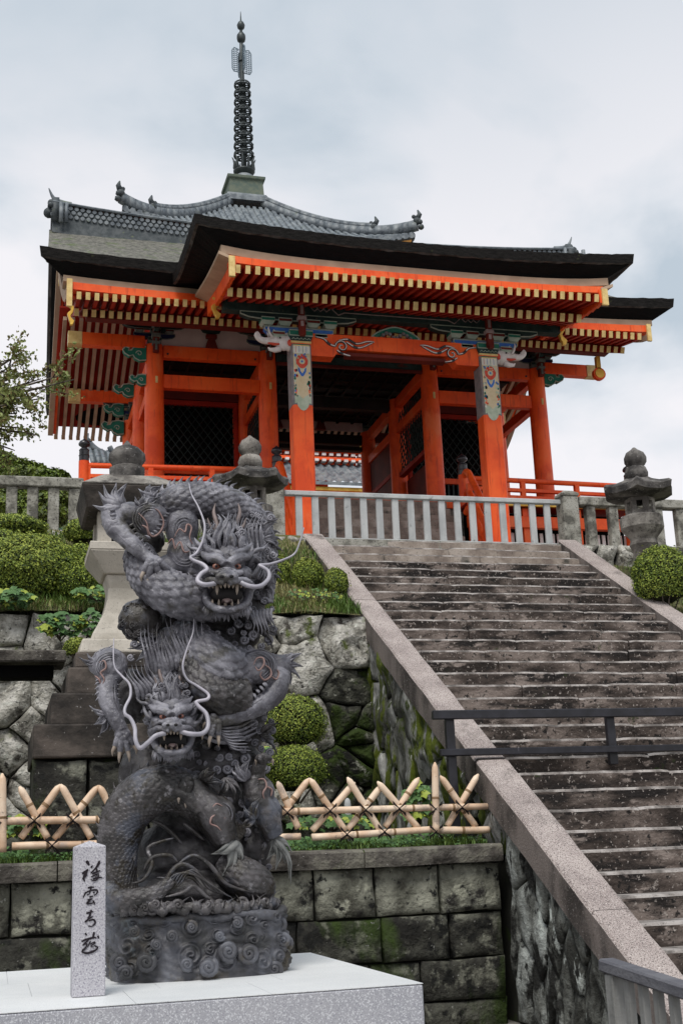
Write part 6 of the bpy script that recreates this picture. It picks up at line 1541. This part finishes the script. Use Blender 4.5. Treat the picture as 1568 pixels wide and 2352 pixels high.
# ---- limbs ---------------------------------------------------------
def limb_part(parts, name='leg', mats='bronze', disp=.003): 
    m = MB()
    for p in parts:
        if len(p[0]) == 4 if hasattr(p[0],'__len__') else False: limb(m, p, 6, 16)
        else: blob(m, *p)
    return fuse(m, name, mats, vox=.0055, smooth_it=3, disp=disp)
def claws(cu, cv, w, dirs, L_=34, r=9, mats=('bronze','tooth')):
    """clutching toes: knuckled, then a pale hooked nail"""
    for (ang, k) in dirs:
        m = MB(); c, s_ = math.cos(ang), math.sin(ang); l = L_*k
        P_ = [(cu,cv,w,r*1.1),(cu+c*l*.35,cv+s_*l*.35-5,w-16,r*1.15),(cu+c*l*.7,cv+s_*l*.7+1,w-16,r*.95),(cu+c*l*.9,cv+s_*l*.9+9,w-8,r*.75)]
        limb(m, P_, 5, 10, 0); m.ico(S(cu+c*l*.36,cv+s_*l*.36-7,w-19), r*1.15/PM, 0, 2)
        q = P_[-1]; limb(m, [(q[0],q[1],q[2]-3,r*.62),(q[0]+c*7,q[1]+s_*7+8,q[2]-4,r*.45),(q[0]+c*7,q[1]+s_*7+19,q[2]+1,.6)], 5, 8, 1)
        m.build('claw', list(mats), ds, smooth=True)
def fan(root, tips, r=16, w=0, mats='bronze', name='flame_fin', web=True):
    """elbow tuft of swept flames"""
    m = MB()
    for i, tp in enumerate(tips):
        mid = ((root[0]*.5+tp[0]*.5)+(tp[1]-root[1])*.12, (root[1]*.5+tp[1]*.5)-(tp[0]-root[0])*.12, w-14+4*i)
        flame(m, [(root[0],root[1],w), mid, (tp[0],tp[1],w-4)], r*1.15, 0, 7, .5, 10)
        for q in (-1,1):
            flame(m, [(root[0]+q*4,root[1]+q*3,w-12), (mid[0]+q*5,mid[1]+q*5,mid[2]-10), (tp[0]*.88+root[0]*.12,tp[1]*.88+root[1]*.12,w-9)], r*.30, 0, 6, .9, 6)
    return m.build(name, mats, ds, smooth=True)
# upper left limb
limb_part([(345,1192,-60,46,44,34),(300,1180,-55,40,30,28),(262,1178,-50,30,32,26),[(255,1165,-50,24),(262,1205,-60,27),(295,1240,-80,23),(325,1270,-95,17),(350,1292,-105,17)],(352,1290,-100,24,16,18)])
squiggle([[(318,1178,-92),(336,1198,-97),(342,1222,-92),(352,1232,-90),(368,1222,-92),(376,1200,-92),(366,1176,-92),(356,1168,-90)],[(326,1206,-96),(338,1214,-96),(342,1236,-88)]], 4.6)
fan((272,1168,-50), [(213,1160),(226,1128),(238,1112),(268,1108),(292,1110),(232,1205),(248,1140)], 23, -45)
fan((330,1170), [(345,1130),(372,1140),(310,1140)], 14, -60)
claws(352,1292,-108, [(2.6,.8),(1.9,1.0),(1.1,1.1),(.35,1.25)])
# left middle limb
limb_part([(254,1532,-40,42,46,36),(225,1530,-35,22,22,20),[(250,1560,-50,26),(248,1600,-60,25),(262,1640,-75,20),(280,1680,-85,16)],(282,1688,-85,20,16,16)])
squiggle([[(228,1522,-72),(240,1518,-76),(244,1534,-78),(232,1545,-74),(240,1560,-76),(236,1572,-74)],[(218,1552,-62),(228,1560,-68),(232,1572,-70)]], 4.2)
fan((225,1525,-30), [(180,1508),(200,1500),(232,1490),(262,1480)], 13, -25)
claws(282,1692,-88, [(2.5,.8),(1.8,1.0),(1.1,1.0),(.4,1.0)], 30, 8)
# right middle limb
limb_part([(592,1532,-70,48,42,38),(640,1530,-50,34,30,28),[(640,1545,-60,30),(632,1590,-80,27),(590,1625,-95,22),(545,1642,-100,19),(505,1655,-105,17)],(505,1652,-102,24,18,18)])
squiggle([[(582,1528,-114),(590,1512,-112),(604,1512,-112),(606,1526,-114),(594,1540,-116),(586,1530,-114)],[(606,1526,-114),(620,1536,-108),(622,1552,-106),(608,1562,-110),(598,1552,-112),(602,1542,-114)],[(622,1552,-106),(634,1560,-96),(640,1546,-92),(634,1536,-94)]], 4.4)
fan((648,1530,-40), [(694,1500),(698,1532),(692,1562),(672,1498),(668,1576)], 17, -35)
claws(500,1655,-108, [(3.3,.9),(2.7,1.1),(2.1,1.1),(1.5,.9)], 32, 8)
# lower front limb
limb_part([[(440,1800,-110,24),(462,1835,-120,28),(490,1865,-125,34),(505,1890,-120,34),(520,1930,-110,26)],(500,1872,-118,42,44,30),[(400,1815,-125,14),(430,1830,-130,16),(460,1860,-128,20)]], mats='bronzelow')
squiggle([[(512,1852,-152),(498,1846,-154),(488,1856,-154),(496,1868,-155),(486,1878,-154),(484,1892,-152),(498,1898,-152),(508,1908,-150)],[(498,1876,-154),(512,1880,-152),(522,1874,-150)]], 4.4)
fan((538,1935,-100), [(484,1962),(505,2024),(552,1992),(522,1990)], 19, -110, 'finb')
claws(440,1800,-120, [(3.6,.9),(3.1,1.0),(2.6,1.0),(2.0,.9)], 30, 9, ('bronzelow','tooth'))
# right low limb and its raised paw
limb_part([(598,1818,-60,34,36,30),(618,1870,-55,32,44,28),[(575,1790,-70,20),(585,1830,-70,28),(612,1875,-70,30),(630,1920,-60,22)],[(590,1800,-60,22),(592,1770,-70,18),(600,1750,-75,15)]], mats='bronzelow')
squiggle([[(592,1790,-94),(606,1790,-94),(612,1806,-94),(604,1822,-96),(608,1838,-94)],[(612,1806,-94),(624,1814,-88),(622,1830,-88)]], 4)
claws(602,1755,-78, [(4.2,.8),(4.9,1.0),(5.5,1.0)], 30, 8, ('bronzelow','tooth'))
fan((632,1925,-50), [(655,1985),(668,2032),(632,2000),(672,1960),(612,1975)], 15, -55, 'finb')
fan((580,1880,-70), [(560,1850),(600,1830),(548,1900)], 13, -100, 'bronzelow')
# curl-covered knob on the left
m = MB(); blob(m, 322,1425,-40, 52,50,42, sub=4, rough=.08); rs = random.Random(5)
for _ in range(60):
    a = rs.uniform(0,6.28); r_ = 46*math.sqrt(rs.random()); u, v = 322+r_*math.cos(a), 1425+r_*math.sin(a); snail(m, u, v, -40-40*math.sqrt(max(0,1-(r_/52)**2))+3, rs.uniform(6,11), hand=rs.choice([-1,1]))
m.build('curled_knob', 'bronzelow', ds, smooth=True)
# belly folds, low right of the second head
m = MB()
for k in range(7): lines(m, [(470-k*3,1600+k*14,-85),(500,1632+k*12,-95+k*3),(545,1640+k*10,-90+k*3),(590,1610+k*12,-75)], 7)
m.build('belly_folds', 'bronze', ds, smooth=True)

# carved wrinkle lines and swept tufts over the limbs and shoulders
m = MB()
def fringe(path, n, L_, side, w, r=6, drop=.5):
    c = cr_(path, 8)
    for k in range(n):
        i = int(k/(n-1)*(len(c)-2)); a, b = c[i], c[i+1]; dx, dy = b[0]-a[0], b[1]-a[1]; l = math.hypot(dx,dy) or 1; nx, ny = -dy/l*side, dx/l*side; l2 = L_*R.uniform(.35,.95)
        w_ = w+R.uniform(-5,5)
        flame(m, [(a[0]-nx*4,a[1]-ny*4,w_),(a[0]+nx*l2*.5+dx/l*l2*drop*.3,a[1]+ny*l2*.5+dy/l*l2*drop*.3,w-6),(a[0]+nx*l2+dx/l*l2*drop,a[1]+ny*l2+dy/l*l2*drop,w-2)], r, 0, 5, .6, 8)
fringe([(322,1268),(298,1235),(268,1200),(258,1170)], 11, 16, -1, -78, 6); fringe([(345,1270),(318,1236),(300,1205)], 8, 13, 1, -80, 5)
fringe([(385,1180),(365,1215),(340,1236)], 8, 14, 1, -85, 5)
fringe([(228,1560),(232,1600),(246,1645),(270,1685)], 12, 17, 1, -60, 6); fringe([(268,1560),(270,1600),(284,1650)], 9, 13, -1, -62, 5)
fringe([(648,1560),(640,1595),(600,1635),(550,1655)], 14, 18, 1, -85, 6); fringe([(610,1570),(580,1600),(540,1625)], 9, 14, -1, -105, 5)
m.build('swept_tufts', 'bronze', ds, smooth=True)
m = MB()
def wr_(cu, cv, w, R0, a0, a1, n, dr, r=1.8):
    for k in range(n):
        q = R0+k*dr; lines(m, [(cu+q*math.cos(a0+(a1-a0)*t), cv+q*.95*math.sin(a0+(a1-a0)*t), w+(k*1.8)) for t in (0,.25,.5,.75,1)], r)
wr_(345,1192,-92, 22,2.2,5.2,4,6); wr_(592,1532,-106, 26,-2.2,1.2,4,6); wr_(254,1532,-76, 20,2.4,5.4,4,5); wr_(500,1872,-146, 22,-1.4,1.6,3,6); wr_(600,1815,-90, 18,1.8,4.4,3,5)
wr_(425,1215,-82, 14,2.0,5.6,3,7); wr_(425,1270,-84, 18,.2,2.8,3,7); wr_(262,1178,-74, 12,1.5,4.4,3,5)
for k in range(5): lines(m, [(252+k*8,1200+k*3,-80-k*2),(280+k*8,1235+k*2,-95-k*2),(318+k*6,1268+k*2,-108-k)], 1.8)
for k in range(5): lines(m, [(240+k*6,1570,-70-k*2),(243+k*6,1610,-82-k*2),(258+k*6,1650,-92)], 1.8)
for k in range(5): lines(m, [(636-k*3,1562+k*7,-90),(610-k*3,1598+k*6,-108),(565,1625+k*6,-118)], 1.8)
for k in range(0): lines(m, [(340+k*9,1900+k*3,-100-k*2),(352+k*9,1935,-95-k*2),(345+k*8,1985,-105)], 2.4)
for k in range(9): lines(m, [(470+k*6,1640+k*8,-95),(500+k*5,1665+k*7,-105),(545+k*4,1660+k*8,-95)], 3)
m.build('carved_wrinkles', 'bronze', ds, smooth=True)

for root, tips, r_, w_, mt_ in (((598,1235,-20),[(640,1190),(634,1225),(640,1260)],15,-30,'bronze'),((600,1330,-20),[(640,1300),(636,1345),(628,1375)],14,-30,'bronze'),
    ((590,1440,-20),[(636,1420),(640,1460),(628,1495)],15,-30,'bronzelow'),((345,1470,-20),[(300,1455),(292,1490),(312,1520)],15,-40,'bronze'),((245,1640,-40),[(205,1620),(215,1665),(228,1690)],12,-50,'bronze'),
    ((600,1690,0),[(640,1660),(634,1700),(638,1735)],13,-30,'bronzelow'),((470,1795,-110),[(500,1770),(520,1800),(480,1762)],13,-115,'bronzelow'),((560,1790,-80),[(545,1745),(575,1742),(530,1765)],14,-85,'bronze'),
    ((345,1140,-40),[(318,1122),(345,1112),(372,1116)],14,-50,'bronze'),((520,1790,-90),[(500,1830),(540,1840),(556,1822)],13,-100,'bronzelow')):
    fan(root, tips, r_, w_, mt_)
# ---- heads ---------------------------------------------------------
def dragon_head(cu, cv, w, k, mt, tilt=0, label=None, whiskers=()):
    ct, st_ = math.cos(tilt), math.sin(tilt)
    def H(x, y, z): X_, Y_ = x*ct-y*st_, x*st_+y*ct; return S(cu+X_*k, cv-Y_*k, w-z*k)
    def ht(m, pts, r, sides=10, mi=0, ell=None):
        pts = cr_([(*p, rr_) for p, rr_ in zip(pts, r)], 5); m.tube([H(*p[:3]) for p in pts], [max(.0005, p[3]*k/PM) for p in pts], sides, mi, ell=ell)
    def hb(m, x, y, z, a, b, c, mi=0, sub=3): m.ico(H(x,y,z), k/PM, mi, sub, (a, c, b))
    m = MB()
    hb(m,0,20,-22,50,46,50); hb(m,0,2,26,30,24,32); hb(m,0,-14,56,27,15,30)
    hb(m,0,-14,80,22,12,13)
    for s_ in (-1,1):
        hb(m,s_*17,-12,82,10,9,9); hb(m,s_*40,-6,16,19,20,24); hb(m,s_*46,-38,0,18,26,22)
        ht(m,[(s_*5,16,62),(s_*14,25,56),(s_*30,30,46),(s_*48,33,30),(s_*60,44,12)],[9,12,12,9,4])      # brow ridge
        ht(m,[(s_*6,36,44),(s_*22,42,40),(s_*44,50,22),(s_*58,64,4)],[6,8,8,3])
        ht(m,[(s_*6,-27,84),(s_*22,-22,74),(s_*36,-20,60),(s_*50,-26,40),(s_*60,-40,22)],[7,7.5,8,9,7])   # snarling lip
        ht(m,[(s_*10,-6,62),(s_*24,-4,54),(s_*36,-2,44)],[7,8,6])
        ht(m,[(s_*14,4,50),(s_*26,1,46),(s_*38,6,36)],[4,5,3])                                               # lower lid
        ht(m,[(s_*52,-34,18),(s_*50,-56,14),(s_*42,-74,26),(s_*28,-84,46),(s_*10,-88,58),(0,-88,60)],[11,11,10,9,8,8])
    hb(m,0,-90,30,34,12,32); hb(m,0,-60,-14,44,36,26)
    # wrinkles across the muzzle
    for q in range(4): ht(m,[(-20,-2-q*4+6,62+q*6),(0,2-q*4+6,66+q*6),(20,-2-q*4+6,62+q*6)],[2,3,2],6)
    hd = fuse(m, 'head', mt, vox=.0042, smooth_it=2, disp=.0022, dfreq=45)
    org = ORG[ds.name]
    def sub(mb, name, mats, smooth=True):
        o = mb.build(name, mats, hd, smooth=smooth); return o
    ORG[hd.name] = org
    for s_ in (-1,1):
        m = MB(); hb(m, s_*24, 11, 47, 9.5, 7.5, 8, 0, 3); hb(m, s_*24, 11.5, 54.2, 3.6, 3.6, 2.2, 1, 2); sub(m, 'eye', ['eye','ink'])
        m = MB(); hb(m, s_*11, -12, 92, 5, 4, 3.4, 0, 2); sub(m, 'nostril', 'maw')
        m = MB(); ht(m,[(s_*52,36,-2),(s_*66,48,-8),(s_*82,52,-16),(s_*96,66,-22)],[6,12,9,1],10,0,.45); sub(m, 'ear', mt)
        m = MB(); ht(m,[(s_*22,52,-6),(s_*27,80,-18),(s_*22,104,-34),(s_*30,134,-48),(s_*26,156,-56)],[8,7,6,4.4,1],10); ht(m,[(s_*25,92,-24),(s_*38,104,-26),(s_*44,122,-30)],[5,4,1],8); sub(m, 'horn', 'hornb')
    m = MB(); hb(m,0,-54,26,38,24,26); sub(m, 'mouth_cavity', 'maw')
    m = MB(); ht(m,[(0,-76,20),(0,-70,50),(0,-66,66),(0,-72,78)],[14,13,10,3],10,0,.4); sub(m, 'tongue', 'tongueb')
    for i, x in enumerate((-40,-31,-22,-13,-4,5,14,23,32,41)):
        big = abs(abs(x)-22) < 3; z = 76-abs(x)*.75; y0 = -27-.02*abs(x); m = MB()
        ht(m,[(x,y0,z),(x*1.02,y0-(16 if big else 7),z+3),(x*1.0,y0-(27 if big else 12),z+1)],[4.6 if big else 3.8,3.6 if big else 3.2,.5],8); sub(m, 'tooth', 'tooth')
        if i % 2 == 0: m = MB(); ht(m,[(x*.8,-80,54-abs(x)*.5),(x*.82,-71,56-abs(x)*.5),(x*.82,-64,55-abs(x)*.5)],[3.6,2.8,.5],8); sub(m, 'tooth', 'tooth')
    # mane: swept locks round the cheeks, jaw fringe, curls on the crown
    m = MB(); rs = random.Random(int(cu))
    for i in range(56):
        a = math.radians(-62+i*(304/55)); ca, sa = math.cos(a), math.sin(a); r0 = 46+rs.uniform(-4,4); L_ = rs.uniform(30,52)*(1.05 if sa > 0 else .8); z0 = rs.uniform(-26,4); bend = rs.uniform(.10,.34)*(1 if ca > 0 else -1)
        p = [(r0*ca, 6+r0*sa*1.0, z0)]
        for t in (.35,.7,1.0):
            aa = a+bend*t+.16*math.sin(t*6+i); rr_ = r0+L_*t; p.append((rr_*math.cos(aa)*(1-.42*t*max(0,sa)), 6+rr_*math.sin(aa)+(8+26*max(0,sa))*t, z0-14*t+6*math.sin(t*5)))
        ht(m, p, [7,12,8,1], 8, 0, .55)
        if i % 2: ht(m, [(x*.97,y*.97,z+9) for x,y,z in p], [2,3,2.4,.6], 6, 0)
    for i in range(22):
        x = -50+i*100/21; L_ = rs.uniform(14,30); y0 = -92+abs(x)*.22; z = 40-abs(x)*.5
        ht(m,[(x,y0,z),(x*1.08,y0-L_*.5,z+5*math.sin(i)),(x*1.15+rs.uniform(-5,5),y0-L_,z-6)],[5,5.5,.8],7,0,.6)
    for i in range(26):
        x = rs.uniform(-46,46); y = rs.uniform(48,104); r_ = rs.uniform(6,11)*k; X_, Y_ = x*ct-y*st_, x*st_+y*ct; snail(m, cu+X_*k, cv-Y_*k, w-k*(14-.22*y), r_, hand=rs.choice([-1,1]))
    sub(m, 'mane', mt)
    for pts, r_ in whiskers:
        c = cr_(pts, 8); n = len(c); m = MB()
        m.tube([S(*p) for p in c], [max(.0007, r_/PM*(1-.80*(i/(n-1))**1.5)) for i in range(n)], 10, 0); sub(m, 'whisker', 'whisk')
    if label: hd['label'] = label
    return hd
MT['hornb'] = mat('pale_brown_horn', [(.13,.105,.10),(.22,.17,.16)], ns=8, rough=.5)
MT['tongueb'] = mat('dull_bronze_tongue', [(.07,.05,.05),(.11,.08,.075)], ns=8, rough=.5)
dragon_head(521, 1312, -125, 1.0, 'bronze', 0, 'upper roaring head with open jaws', whiskers=[
 ([(495,1340,-195),(470,1343,-205),(454,1334,-195),(462,1318,-185),(476,1308,-175),(466,1296,-165),(447,1288,-155),(438,1280,-150),(452,1270,-145),(466,1240,-140),(470,1205,-130),(456,1165,-115),(440,1135,-95),(434,1108,-60)], 5.8),
 ([(546,1334,-190),(572,1346,-200),(598,1346,-190),(616,1330,-175),(617,1314,-165),(606,1304,-160),(596,1298,-155),(618,1296,-150),(650,1286,-150),(676,1272,-150),(688,1246,-150),(698,1212,-150)], 5.8)])
dragon_head(395, 1655, -135, .84, 'bronze', .03, 'lower snarling head', whiskers=[
 ([(380,1684,-195),(358,1690,-200),(340,1706,-200),(322,1718,-195),(312,1700,-190),(310,1672,-180),(300,1650,-172),(288,1640,-168),(288,1625,-160),(300,1598,-150),(298,1572,-140),(280,1552,-130),(264,1532,-120),(261,1500,-110),(262,1466,-95)], 5.6),
 ([(414,1680,-192),(440,1686,-198),(466,1684,-190),(478,1668,-180),(474,1640,-168),(456,1622,-160),(452,1612,-158),(476,1606,-155),(478,1594,-150),(454,1576,-145),(430,1560,-140),(420,1530,-135),(430,1490,-130),(444,1450,-120),(446,1398,-105)], 5.6)])
# long combed mane running from each head up the body
m = MB()
wave_lines(m, (440,1530), (-.25,-1), 11, 120, 9, -95, 7); wave_lines(m, (375,1560), (-.1,-1), 9, 130, 9, -85, 7); wave_lines(m, (345,1600), (-.4,-1), 7, 90, 9, -90, 6)
m.build('combed_mane', 'bronze', ds, smooth=True)
m = MB()
blob(m, 395,1500,-30, 62,62,46, sub=4, rough=.06); rs = random.Random(9)
for _ in range(46):
    a = rs.uniform(math.pi, 2*math.pi); r_ = 60*math.sqrt(rs.random()); snail(m, 395+r_*math.cos(a), 1500+r_*math.sin(a)*.95, -30-44*math.sqrt(max(0,1-(r_/66)**2)), rs.uniform(6,11), hand=rs.choice([-1,1]))
m.build('curled_nape', 'bronze', ds, smooth=True)
m = MB()
wave_lines(m, (560,1260), (.15,-1), 9, 90, 9, -90, 7); wave_lines(m, (500,1250), (-.05,-1), 7, 40, 9, -100, 6); wave_lines(m, (590,1330), (.5,-.8), 7, 50, 9, -70, 6); wave_lines(m, (600,1400), (.1,1), 7, 60, 8, -60, 6)
for _ in range(26): snail(m, rs.uniform(575,628), rs.uniform(1180,1300), -62+rs.uniform(-8,8), rs.uniform(6,12), hand=rs.choice([-1,1]))
m.build('combed_mane', 'bronze', ds, smooth=True)
for (u,v,r_) in ((300,1270,12),(320,1262,10),(560,1240,11),(400,1450,12),(430,1440,11),(470,1440,12),(500,1455,10),(530,1450,12),(560,1470,13),(350,1455,12),(310,1480,11),(300,1510,10),(540,1480,11),(345,1350,8)): m = MB(); snail(m, u, v, -60, r_); m.build('cloud_curl', 'bronze', ds, smooth=True)
